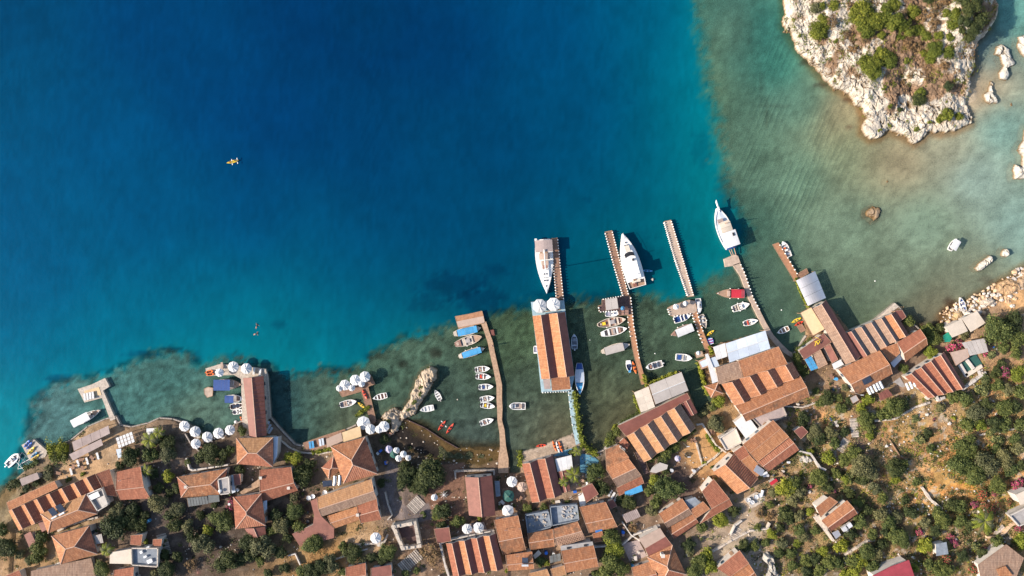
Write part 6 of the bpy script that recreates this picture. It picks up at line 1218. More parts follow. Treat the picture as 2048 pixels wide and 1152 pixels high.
kayak('white and orange kayak in the middle of the three on the beach ramp', 1115.5, 894, 24, -73, 'fend', ground=True, W=4.5)
kayak('light orange kayak rightmost of the three on the beach ramp', 1121, 893, 24, -72, 'orange', ground=True, W=5)
kayak('long orange yellow kayak leaning at the foot of the brown harbour pier', 1268.5, 735, 27, -74, 'orange', W=6)
kayak('yellow kayak between the cream boat and the narrow brown pier', 1420.3, 666, 19, 36, 'yellow')
kayak('lime yellow kayak beside the red float and wooden benches', 1592, 640.5, 23, 27, 'yellow', W=6)
kayak('red kayak between the lime yellow kayak and the wooden benches', 1597, 647, 21, 27, 'redk', W=6)
kayak('thin teal kayak floating right of the motor yacht', 1294.7, 541.6, 23, -3, 'lblue', W=4.5)
kayak('dark blue kayak, uppermost on the left kayak platform', 55, 887, 20, 52, 'bluek', .8, W=6); kayak('second dark blue kayak on the left kayak platform, below the first', 59.5, 891, 20, 52, 'bluek', .8, W=5)
kayak('bright yellow kayak in the middle of the left kayak platform', 63, 901, 23, 48, 'yellow', .8, W=6); kayak('pale blue kayak between two yellow ones on the left kayak platform', 69.5, 909, 18, 42, 'lblue', .8, W=5)
kayak('pale yellow kayak lowest on the left kayak platform', 71.5, 914.5, 22, 36, 'yellow', .8, W=5)
kayak('orange kayak on the quay parasol deck, far left end', 419, 743.5, 18, 12, 'orange', .85, W=7); kayak('second orange kayak on the quay parasol deck, under the first', 421, 748.5, 18, 6, 'orange', .85, W=6)
kayak('yellow kayak standing against the long maroon roof quay', 487.5, 828, 15, 86, 'yellow', .2, W=5); kayak('orange kayak at the shore end of the long maroon roof quay', 484, 839, 16, -66, 'orange', .3, W=5)
# ---------------------------------------------------------------- people
def person(label, p, rz, pose, shirt, group=None):
    t_ = thing('person', label, 'person', p, rz, group)
    if pose == 'sit': V = [(0, 0, .12), (0, 0, .38), (0, 0, .58), (.0, 0, .80), (.45, .1, .22), (.45, -.1, .22), (.85, .12, .12), (.85, -.12, .12), (.18, .22, .42), (.42, .2, .42), (.18, -.22, .42), (.42, -.2, .42), (0, .17, .56), (0, -.17, .56)]
    elif pose == 'swim': V = [(0, 0, .0), (.3, 0, .02), (.5, 0, .04), (.74, 0, .08), (-.42, .1, -.04), (-.42, -.1, -.04), (-.85, .16, -.1), (-.85, -.12, -.06), (.7, .4, 0), (.98, .3, 0), (.55, -.45, 0), (.4, -.7, -.03), (.48, .17, .03), (.48, -.17, .03)]
    else: V = [(0, 0, .92), (0, 0, 1.2), (0, 0, 1.45), (0, 0, 1.66), (.02, .1, .5), (-.02, -.1, .5), (.1, .11, .05), (-.12, -.11, .05), (.05, .26, 1.15), (.2, .25, .95), (-.03, -.26, 1.15), (.05, -.25, .9), (0, .18, 1.42), (0, -.18, 1.42)]
    E = [(0, 1), (1, 2), (2, 3), (0, 4), (4, 6), (0, 5), (5, 7), (2, 12), (12, 8), (8, 9), (2, 13), (13, 10), (10, 11)]
    R = [.15, .15, .12, .11, .09, .09, .055, .055, .055, .04, .055, .04, .075, .075]
    me = bpy.data.meshes.new('body'); me.from_pydata(V, E, []); o = bpy.data.objects.new('body', me); C.objects.link(o); md = o.modifiers.new('skin', 'SKIN'); me.skin_vertices.new() if not me.skin_vertices else None
    for i, r in enumerate(R): me.skin_vertices[0].data[i].radius = (r, r)
    me.skin_vertices[0].data[0].use_root = True; o.modifiers.new('sub', 'SUBSURF').levels = 1; o.modifiers['sub'].render_levels = 1
    bpy.context.view_layer.update(); dg = bpy.context.evaluated_depsgraph_get(); nm = bpy.data.meshes.new_from_object(o.evaluated_get(dg)); bpy.data.objects.remove(o)
    nm.materials.clear(); nm.materials.append(m['skin']); nm.materials.append(m[shirt])
    for pl in nm.polygons:
        c = pl.center; d0 = (Vector(c) - Vector(V[1])).length
        if d0 < .30: pl.material_index = 1
        pl.use_smooth = True
    o = bpy.data.objects.new('body', nm); C.objects.link(o); o.parent = t_
    hv = Vector(V[3]); mb = MB(); mb.dome(hv + Vector((-.02, 0, .0)), .125, .13, 8, 3); mb.build('hair', m['dark'], t_, world=False); return t_
c = P(466, 323.5, .1); u = Vector((math.cos(R_(14)), math.sin(R_(14)), 0))
for k, (lb, sh) in enumerate((('rear paddler sitting in the yellow kayak on the open water, holding a white paddle', 'orange'), ('front paddler sitting in the yellow kayak on the open water, holding a white paddle', 'yellow'))):
    q = c + u * ((k - .5) * 1.5); person(lb, (q.x, q.y, .18), R_(14), 'sit', sh).scale = (.82, .82, .82)
    e = q + u * .42; paddle('white bladed paddle held by the %s paddler of the yellow kayak' % ('front' if k else 'rear'), 1024 + e.x / S, 576 - e.y / S, 14 + 84, .62, 1.55)
person('swimmer in the turquoise water above the left quay, upper of two', P(513, 653, 0), R_(70), 'swim', 'dark'); person('swimmer in the turquoise water above the left quay, lower of two', P(511, 668, 0), R_(20), 'swim', 'dark')
person('person in white on the stern deck of the big motor yacht', P(1268, 566, 1.2), 1.2, 'stand', 'white'); person('person in blue standing on the winding causeway', P(985.5, 691, .76), 1.0, 'stand', 'bluek')
person('person in red standing at the seaward end of the sunshade platform', P(1372, 608, .8), 2.0, 'stand', 'redk')
person('person in white walking on the curved pier', P(1490, 560, .76), 2.0, 'stand', 'white')
# buoys
for lb, x, y_, r, mt in (('cream round buoy right of the motor yacht stern', 1305, 559, .42, 'cream'), ('white mooring buoy below the yellow pier corner in the inner harbour', 1310, 707, .16, 'fend'), ('tiny white buoy between the curved pier and the silver canopy', 1563, 620, .18, 'fend'),
    ('tiny white buoy in the right bay', 1750, 562, .18, 'fend'), ('small white buoy above the red kayaks in the cove', 915, 799, .2, 'cream'), ('white ball buoy beside the shore end of the maroon quay roof', 472, 844, .5, 'fend'), ('small white buoy left of the pier awning platform', 1180, 680, .12, 'fend')):
    t_ = thing('buoy', lb, 'buoy', P(x, y_, 0)); mb = MB(); mb.dome((0, 0, .0), r, r, 10, 4); mb.tube((0, 0, -.3), (0, 0, .02), r * .8, 8, r); mb.build('float', m[mt], t_, world=False); mb = MB(); mb.tube((0, 0, r), (0, 0, r + .15), .03, 5); mb.build('ring', m['metal'], t_, world=False)
# ---------------------------------------------------------------- parasols
PM = {}
def parasol(label, px, py, r_px, mat='white', ground=None, group='white octagonal parasols', hh=2.55, n=8):
    """px, py is the middle of the canopy"""
    R = r_px * S
    if ground is None: g = G(px, py, hh); gl = g.z - hh
    else: gl = ground; g = P(px, py, gl + hh)
    t_ = thing('parasol', label, 'parasol', (g.x, g.y, gl), random.uniform(0, .6), group)
    t_.rotation_euler = (random.gauss(0, .05), random.gauss(0, .05), random.uniform(0, .78))
    key = (round(R, 1), n)
    if key not in PM:
        me = []
        mb = MB(); k = n
        for i in range(k):
            a0, a1 = 2 * math.pi * i / k, 2 * math.pi * (i + 1) / k; am = (a0 + a1) / 2; p0, p1 = (R * math.cos(a0), R * math.sin(a0), hh - .72), (R * math.cos(a1), R * math.sin(a1), hh - .72); md = (R * .93 * math.cos(am), R * .93 * math.sin(am), hh - .75)
            c0, c1, cm = [(x * .45, y * .45, hh - .30 + (z - hh + .72)) for x, y, z in (p0, p1, md)]; top = (0, 0, hh); sg_ = .09
            cm = (cm[0], cm[1], cm[2] - sg_)
            mb.face([top, c0, cm]); mb.face([top, cm, c1]); mb.face([c0, p0, md, cm]); mb.face([cm, md, p1, c1])
            mb.face([p0, (p0[0], p0[1], p0[2] - .14), (md[0], md[1], md[2] - .14), md]); mb.face([md, (md[0], md[1], md[2] - .14), (p1[0], p1[1], p1[2] - .14), p1])
        me.append(mb.mesh('canopy')); me[0].materials.append(m['white'])
        mb = MB(); mb.tube((0, 0, 0), (0, 0, hh + .08), .04, 6); mb.dome((0, 0, hh + .05), .09, .1, 8, 2); me.append(mb.mesh('pole')); me[1].materials.append(m['beam'])
        mb = MB(); mb.box((0, 0, .05), (.7, .7, .1)); me.append(mb.mesh('base')); me[2].materials.append(m['conc'])
        mb = MB()
        for i in range(k): a0 = 2 * math.pi * i / k; mb.tube((0, 0, hh - .02), (R * math.cos(a0), R * math.sin(a0), hh - .74), .02, 3)
        me.append(mb.mesh('ribs')); me[3].materials.append(m['beam'])
        PM[key] = me
    for nm_, me in zip(('canopy', 'pole', 'base', 'ribs'), PM[key]): put(nm_, me, t_, mat=m[mat] if nm_ == 'canopy' else None)
    return t_
for lb, x, y, r, mt, gl in (
 ('left of two big white parasols at the sea end of the orange roof', 1079.5, 612, 14.2, 'white', .77), ('right of two big white parasols at the sea end of the orange roof', 1107.5, 608.5, 13.8, 'white', .77),
 ('middle white parasol of three on the quay deck in front of the maroon roof', 464.6, 733.7, 11, 'white', .82), ('white parasol nearest the maroon roof on the quay deck', 489.6, 738, 11, 'white', .82), ('smaller white parasol beside the orange kayaks on the quay deck', 437, 746, 8.5, 'white', .82),
 ('leftmost parasol of the promenade row, at the left shore', 367, 853, 10.5, 'white', None), ('second parasol from the left in the promenade row', 387, 865.5, 10.5, 'white', None), ('third white parasol from the left in the promenade row', 412, 875, 10.5, 'white', None),
 ('fourth parasol from the left in the promenade row', 435, 868, 10.5, 'white', None), ('rightmost parasol of the promenade row, beside the maroon quay roof', 458, 862, 10.3, 'white', None), ('parasol standing inland of the promenade row', 389.6, 889, 10.3, 'white', None),
 ('lower left large parasol on the head of the T jetty', 689, 770, 10.5, 'white', .77), ('middle large parasol on the head of the T jetty', 709.4, 762, 11, 'white', .77), ('top right large parasol on the head of the T jetty', 728.7, 755.4, 11, 'white', .77),
 ('leftmost small parasol on the head of the T jetty', 677, 778, 6.8, 'white', .77), ('small parasol tucked below the middle one on the T jetty', 702, 776.5, 6.8, 'white', .77), ('small parasol tucked below the top right one on the T jetty', 721.5, 768, 6.8, 'white', .77),
 ('very large parasol at the shore end of the T jetty', 726, 847, 13.8, 'white', None), ('parasol at the lower edge of the very large one by the tan awnings', 739.6, 861.5, 10, 'white', None),
 ('parasol beside the foot of the promontory', 767, 854.5, 11, 'white', None), ('smaller parasol overlapped by the one at the foot of the promontory', 756.5, 859.5, 8, 'white', None),
 ('highest of the small shaded parasols beside the brown cove', 792.7, 902, 6.8, 'white', None), ('rightmost but one of the small shaded parasols beside the brown cove', 806, 910, 7, 'white', None), ('rightmost of the small shaded parasols beside the brown cove', 817, 917, 6, 'white', None), ('lowest of the small shaded parasols beside the brown cove', 797, 918, 7, 'white', None),
 ('small round white parasol beside the big dark tree', 868.4, 995.6, 7.2, 'white', None), ('left of two parasols above the striped roof', 934.7, 1060, 10.3, 'white', None), ('right of two parasols above the four gabled striped roof', 957, 1057.5, 10.8, 'white', None),
 ('bluish white parasol right of the plain pinkish brown roof', 1024.7, 965, 10.8, 'white', None), ('white parasol on the terrace left of the roofless ruin', 750.5, 1079, 10.8, 'white', None)):
    parasol(lb if 'parasol' in lb else lb + ' parasol', x, y, r, mt, gl)
parasol('brown grey parasol touching the bluish white one near the twin gabled maroon house', 1044.5, 975, 10, 'tan', None, 'coloured parasols')
parasol('dark green square parasol right of the plain pinkish brown roof', 1016.8, 994.3, 12.5, 'green', None, 'coloured parasols', n=4)
parasol('white square gazebo above the mottled orange house', 1016, 1023.7, 13, 'white', None, 'coloured parasols', n=4)
parasol('pink and white round parasol in the sandy courtyard', 1357, 918.6, 6.2, 'lav', None, 'coloured parasols')
parasol('tiny blue parasol on the railed awning platform', 1246.8, 616.5, 4.2, 'lblue', .8, 'coloured parasols', 2.2)
parasol('small pale blue parasol on the little tan deck left of the white canvas', 1399, 707, 4.4, 'bluec', .77, 'coloured parasols', 2.2)
parasol('left white sunshade on the pale brown platform', 1354, 613.5, 6.2, 'white', .82, 'coloured parasols', 2.2, 4); parasol('right white sunshade on the pale brown platform', 1372.5, 606.5, 5.6, 'white', .82, 'coloured parasols', 2.2, 4)
parasol('green square parasol beside the cove huts', 787, 910, 8.5, 'green', None, 'coloured parasols', 2.3, 4); parasol('lavender square parasol beside the green one at the cove', 777, 900, 8, 'lav', None, 'coloured parasols', 2.4, 4)
# bare parasol frames
for lb, x, y, mt in (('bare white star shaped parasol frame beside the round white parasol', 887.7, 990, 'fend'), ('bare pink parasol frame at the bottom edge among trees', 396, 1145, 'm_')):
    g = G(x, y, 2.3); t_ = thing('bare_parasol', lb, 'parasol', (g.x, g.y, g.z - 2.3)); mb = MB(); mb.tube((0, 0, 0), (0, 0, 2.4), .05, 6); mb.build('pole', m['beam'], t_, world=False)
    for i in range(8 if mt == 'fend' else 12): a = 2 * math.pi * i / (8 if mt == 'fend' else 12); mb = MB(); mb.tube((0, 0, 2.3), (1.15 * math.cos(a), 1.15 * math.sin(a), 2.2), .06, 4, .02); mb.build('spoke', m['fend'] if mt == 'fend' else m['rose'], t_, world=False)
# grey awning on the pier platform
b = Bld('pier_awning', 'pale grey canvas awning over the railed pier platform', 1223, 609, 'awning'); b.gz = .8; b.t.location.z = .8; b.loc = b.t.location.copy()
b.panels(Q4('1210 599 1234 595 1237 617 1212 621'), 2, 1, 2.3, .3, 'greyr', gap=.01)
# ---------------------------------------------------------------- loungers, tables, chairs
LM = {}
def lounger(px, py, ang, mat, phrase, ground=None, n=1, dx=4, dy=0):
    if 'f' not in LM:
        mb = MB(); mb.box((0, 0, .28), (1.9, .62, .06))
        for x in (-.8, .8):
            for y in (-.26, .26): mb.box((x, y, .12), (.06, .06, .28))
        LM['f'] = mb.mesh('frame'); LM['f'].materials.append(m['plast']); mb = MB(); mb.box((.25, 0, .36), (1.3, .58, .1)); LM['c'] = mb.mesh('cushion'); LM['c'].materials.append(m['white'])
        mb = MB(); mb.box((-.68, 0, .50), (.7, .58, .1), 0); LM['b'] = mb.mesh('backrest'); LM['b'].materials.append(m['white'])
    for i in range(n):
        x, y = px + dx * i, py + dy * i; p = G(x, y, .02) if ground is None else P(x, y, ground); t_ = thing('sun_lounger', '', 'sun lounger', p, R_(ang), 'sun loungers around the harbour')
        put('frame', LM['f'], t_); put('cushion', LM['c'], t_, mat=m[mat]); put('backrest', LM['b'], t_, mat=m[mat])
        AUTO.append((t_, x, y, phrase, 'sun lounger'))
lounger(171, 793, 100, 'white', 'white sunlit', .85, 4, 5.5, -1.2); lounger(621, 889, 100, 'lblue', 'light blue', .97, 2, 5.5, -1); lounger(641, 884, 100, 'bluec', 'pale blue', .97, 2, 5.5, -1.5)
lounger(536, 848, 60, 'bluec', 'shaded pale blue', None, 3, 3, 6); lounger(445, 731, 95, 'tan', 'tan', .85); lounger(509, 741, 85, 'white', 'white', .85); lounger(521, 744, 85, 'white', 'white', .85)
lounger(158, 926, 110, 'white', 'white', None, 1); lounger(176, 921, 110, 'white', 'white', None, 1); lounger(197, 911, 110, 'white', 'white', None, 1); lounger(144, 942, 110, 'white', 'white'); lounger(1220, 985, 60, 'white', 'white', None, 3, 6, 5)
lounger(1250, 622, 5, 'innerb', 'dark brown', .82, 2, 0, 5); lounger(1396, 610, 90, 'white', 'white', .82)
FM = {}
def furn(kind, px, py, phrase, mat, ground=None, sc_=1.0):
    if kind not in FM:
        mb = MB()
        if kind == 'table':
            a = MB(); a.box((0, 0, .74), (1.3, .85, .05)); l = MB()
            for x in (-.55, .55):
                for y in (-.35, .35): l.box((x, y, .36), (.06, .06, .72))
            FM[kind] = [('tabletop', a.mesh('tabletop')), ('legs', l.mesh('legs'))]
        elif kind == 'chair':
            a = MB(); a.box((0, 0, .45), (.5, .5, .05)); c_ = MB(); c_.box((-.24, 0, .72), (.05, .5, .5)); l = MB()
            for x in (-.2, .2):
                for y in (-.2, .2): l.box((x, y, .22), (.05, .05, .45))
            FM[kind] = [('seat', a.mesh('seat')), ('backrest', c_.mesh('backrest')), ('legs', l.mesh('legs'))]
        elif kind == 'water_tank':
            a = MB(); a.tube((0, -.8, .5), (0, .8, .5), .42, 12); l = MB(); l.box((0, -.5, .08), (.7, .1, .3)); l.box((0, .5, .08), (.7, .1, .3)); FM[kind] = [('tank', a.mesh('tank')), ('cradle', l.mesh('cradle'))]
        elif kind == 'barrel':
            a = MB(); a.tube((0, 0, 0), (0, 0, .9), .34, 12, .32); l = MB(); l.tube((0, 0, .9), (0, 0, .96), .35, 12); FM[kind] = [('drum', a.mesh('drum')), ('lid', l.mesh('lid'))]
        elif kind == 'dish':
            a = MB(); a.dome((0, 0, .9), .65, -.22, 14, 3); l = MB(); l.tube((0, 0, 0), (0, 0, .75), .05, 6); l.tube((0, 0, .7), (.35, 0, 1.3), .025, 4); FM[kind] = [('reflector', a.mesh('reflector')), ('mount', l.mesh('mount'))]
        elif kind == 'crate':
            a = MB(); a.box((0, 0, .25), (.7, .5, .5)); l = MB(); l.box((0, 0, .52), (.74, .54, .05)); FM[kind] = [('box', a.mesh('box')), ('lid', l.mesh('lid'))]
        elif kind == 'plant_pot':
            a = MB(); a.tube((0, 0, 0), (0, 0, .5), .22, 10, .32); l = MB()
            for i in range(26): v = Vector((random.gauss(0, .2), random.gauss(0, .2), .55 + random.random() * .45)); l.box(v, (.22, .16, .03), random.random() * 6, 0, random.uniform(-.8, .8))
            FM[kind] = [('pot', a.mesh('pot')), ('plant', l.mesh('plant'))]
        for n_, me in FM[kind]: me.materials.append(m['metal'])
    p = G(px, py, .02) if ground is None else P(px, py, ground); t_ = thing(kind if kind != 'dish' else 'satellite_dish', '', {'dish': 'satellite dish', 'water_tank': 'water tank', 'plant_pot': 'plant pot'}.get(kind, kind), p, random.random() * 6.28, None)
    for n_, me in FM[kind]: put(n_, me, t_, scale=(sc_,) * 3, mat={'legs': m['beam'], 'plant': LF['g'], 'cradle': m['beam'], 'mount': m['metal']}.get(n_, m[mat]))
    AUTO.append((t_, px, py, phrase, {'dish': 'satellite dish', 'water_tank': 'water tank', 'plant_pot': 'plant pot'}.get(kind, kind)))
for x, y in ((150, 932), (165, 918), (187, 914), (168, 935), (120, 945)): furn('table', x, y, 'brown garden', 'wood'); furn('chair', x + 5, y + 3, 'dark', 'dark'); furn('chair', x - 6, y - 2, 'dark', 'dark')
for x, y, mt, ph in ((380, 855, 'plast', 'white'), (400, 872, 'plast', 'white'), (424, 878, 'plast', 'white'), (447, 872, 'plast', 'white'), (402, 890, 'wood', 'brown'), (745, 845, 'wood', 'brown'), (780, 868, 'wood', 'brown'), (872, 1008, 'wood', 'brown'), (1030, 985, 'wood', 'brown'), (1040, 995, 'wood', 'brown'), (946, 1070, 'wood', 'brown'), (1005, 1003, 'plast', 'white'), (1115, 1002, 'plast', 'white'), (760, 1088, 'plast', 'white'), (1388, 880, 'wood', 'weathered'), (1420, 862, 'wood', 'weathered'), (1270, 1115, 'plast', 'white'), (1660, 752, 'wood', 'brown'), (1955, 745, 'plast', 'white')):
    furn('table', x, y, ph, mt)
    for k in range(2): furn('chair', x + random.choice((-6, 6)) * (1 if k else -1), y + random.uniform(-5, 5), ph + ' slatted', mt)
for x, y in ((1510, 992), (1518, 989), (1502, 1003), (1495, 998), (651, 983), (627, 991), (619, 994), (1197, 950), (1174, 950)): furn('dish', x, y, 'white', 'tank')
for x, y in ((1500, 1001), (1523, 985), (1530, 950), (880, 1155), (1695, 1062), (1175, 968)): furn('water_tank', x, y, 'white', 'tank')
for x, y, mt, ph in ((618, 1040, 'dark', 'black'), (1092, 1103, 'bluek', 'bright blue'), (1064, 963, 'dark', 'dark'), (1245, 1062, 'bluek', 'blue'), (1342, 939, 'tank', 'white'), (1386, 940, 'tank', 'white'), (1264, 1130, 'lblue', 'light blue'), (1669, 757, 'lblue', 'light blue'), (300, 1040, 'lblue', 'blue'), (1180, 1150, 'dark', 'dark')): furn('barrel', x, y, ph, mt, sc_=1.3)
random.seed(55)
cl = [(1030, 1005), (1060, 1010), (1150, 990), (1160, 965), (1175, 980), (1240, 1060), (1262, 1120), (1275, 1108), (1590, 815), (1625, 835), (1652, 770), (1670, 780), (1650, 842), (1660, 848), (1668, 838), (1675, 845), (1700, 780), (1810, 800), (1870, 790), (1990, 700), (1930, 805), (735, 905), (760, 905), (775, 930), (640, 1000), (622, 1030), (455, 1000), (470, 985), (330, 1085), (205, 1060), (195, 1120), (520, 1085), (700, 1100), (720, 1090), (790, 1145), (1000, 1020), (1085, 1120), (1105, 1112), (1400, 1080), (1380, 1115), (1555, 950), (1570, 945), (1575, 925), (1640, 960)]
for x, y in cl:
    for k in range(2):
        kd = random.choice(('crate', 'plant_pot', 'plant_pot', 'barrel')); mt, ph = random.choice((('verge', 'terracotta'), ('tank', 'white'), ('beam', 'brown'), ('bluek', 'blue'), ('plast', 'cream')))
        furn(kd, x + random.uniform(-9, 9), y + random.uniform(-8, 8), ph, mt, sc_=random.uniform(.8, 1.3))
# ---------------------------------------------------------------- vegetation
def crown_mesh(name, n, leaf, lobes, seed, flat=.75, spread=.55, core=True):
    """a crown of unit radius made of many leaf faces gathered on several uneven lobes"""
    r = random.Random(seed); L_ = []
    for i in range(lobes):
        a = r.random() * 6.283; d_ = spread * r.uniform(.15, 1.25) ** .8; L_.append((d_ * math.cos(a), d_ * math.sin(a), r.uniform(.25, 1.0) * flat * (1 - d_ * .45), r.uniform(.16, .42)))
    V = []; F = []
    for i in range(n):
        cx, cy, cz, cr = r.choice(L_); th = r.random() * 6.283; u = r.uniform(-.35, 1); s_ = math.sqrt(max(0, 1 - u * u)); rr = cr * (r.uniform(.70, 1.12) if r.random() < .85 else r.uniform(1.1, 1.5))
        nx, ny, nz = s_ * math.cos(th), s_ * math.sin(th), u; c = Vector((cx + nx * rr, cy + ny * rr, max(.03, cz + nz * rr * .85)))
        nv = Vector((nx + r.gauss(0, .55), ny + r.gauss(0, .55), nz + .35 + r.gauss(0, .4))).normalized(); a = nv.orthogonal().normalized(); b = nv.cross(a); q = r.random() * 6.283; a, b = a * math.cos(q) + b * math.sin(q), b * math.cos(q) - a * math.sin(q)
        l = leaf * r.uniform(.6, 1.35); k = len(V); V += [c - a * l, c + b * l * .55, c + a * l, c - b * l * .55]; F.append((k, k + 1, k + 2, k + 3))
    if core:
        for cx, cy, cz, cr in L_:
            k = len(V); R = cr * .62
            for (x, y, z) in ((1, 0, 0), (0, 1, 0), (-1, 0, 0), (0, -1, 0), (0, 0, 1), (0, 0, -1)): V.append(Vector((cx + x * R, cy + y * R, max(.01, cz + z * R))))
            for a, b, c in ((0, 1, 4), (1, 2, 4), (2, 3, 4), (3, 0, 4), (1, 0, 5), (2, 1, 5), (3, 2, 5), (0, 3, 5)): F.append((k + a, k + b, k + c))
    me = bpy.data.meshes.new(name); me.from_pydata(V, [], F); me.update(); me.materials.append(LF['g']); return me
CR = {'s': [crown_mesh('crown', 460, .17, 7, 11 + i) for i in range(5)], 'm': [crown_mesh('crown', 1700, .100, 15, 21 + i) for i in range(6)], 'l': [crown_mesh('crown', 4600, .062, 30, 31 + i) for i in range(5)]}
SP = [crown_mesh('crown', 700, .085, 9, 61 + i, core=False, spread=.7) for i in range(3)]
mb = MB(); mb.tube((0, 0, -1.0), (.03, .02, .45), .10, 7, .07)
for i in range(5): a = i * 1.3; mb.tube((.03, .02, .35), (.42 * math.cos(a), .42 * math.sin(a), .62), .05, 5, .02)
TR = mb.mesh('trunk'); TR.materials.append(m['bark'])
KIND = {'d': 'bushy tree', 'g': 'leafy tree', 'o': 'olive tree', 'y': 'tree', 'l': 'cactus clump', 'b': 'bare shrub', 'm': 'bougainvillea', 'r': 'flowering shrub', 'i': 'scrub bush'}
NAMEK = {'d': 'bushy_tree', 'g': 'leafy_tree', 'o': 'olive_tree', 'y': 'light_tree', 'l': 'cactus_clump', 'b': 'dry_shrub', 'm': 'bougainvillea', 'r': 'flowering_shrub', 'i': 'scrub_bush'}
CATK = {'l': 'cactus', 'b': 'shrub', 'm': 'bougainvillea', 'r': 'shrub', 'i': 'bush'}
def tree(px, py, r, k, place=None, hk=1.0):
    r = r * (.90 if px > 1480 and py > 700 and r > 9 else 1); R = r * S; zt = R * .9; g = place(px, py) if place else G(px, py); gl = g.z; c = P(px, py, gl + zt * .6); small = r < 8
    nm = NAMEK[k] if not (small and k in 'dgoy') else 'shrub'; t_ = thing(nm, '', 'shrub' if (small and k in 'dgoy') else CATK.get(k, 'tree'), (c.x, c.y, gl), random.random() * 6.28)
    me = random.choice(SP) if k in 'b' else random.choice(CR['s' if r < 8 else 'm' if r < 17 else 'l'])
    lift = .0 if (small or k in 'lmri') else .25 * R
    put('crown', me, t_, (0, 0, lift), 0, (R * random.uniform(1.0, 1.2), R * random.uniform(.98, 1.15), R * random.uniform(.8, 1.05) * hk), LF[k])
    put('trunk', TR, t_, (0, 0, lift * .6), 0, (R * .8, R * .8, R * .8))
    sz = 'small' if r < 11 else 'large' if r > 20 else 'medium sized'
    AUTO.append((t_, px, py, (sz + ' ' + TONE[k]), 'shrub' if (small and k in 'dgoy') else KIND[k]))
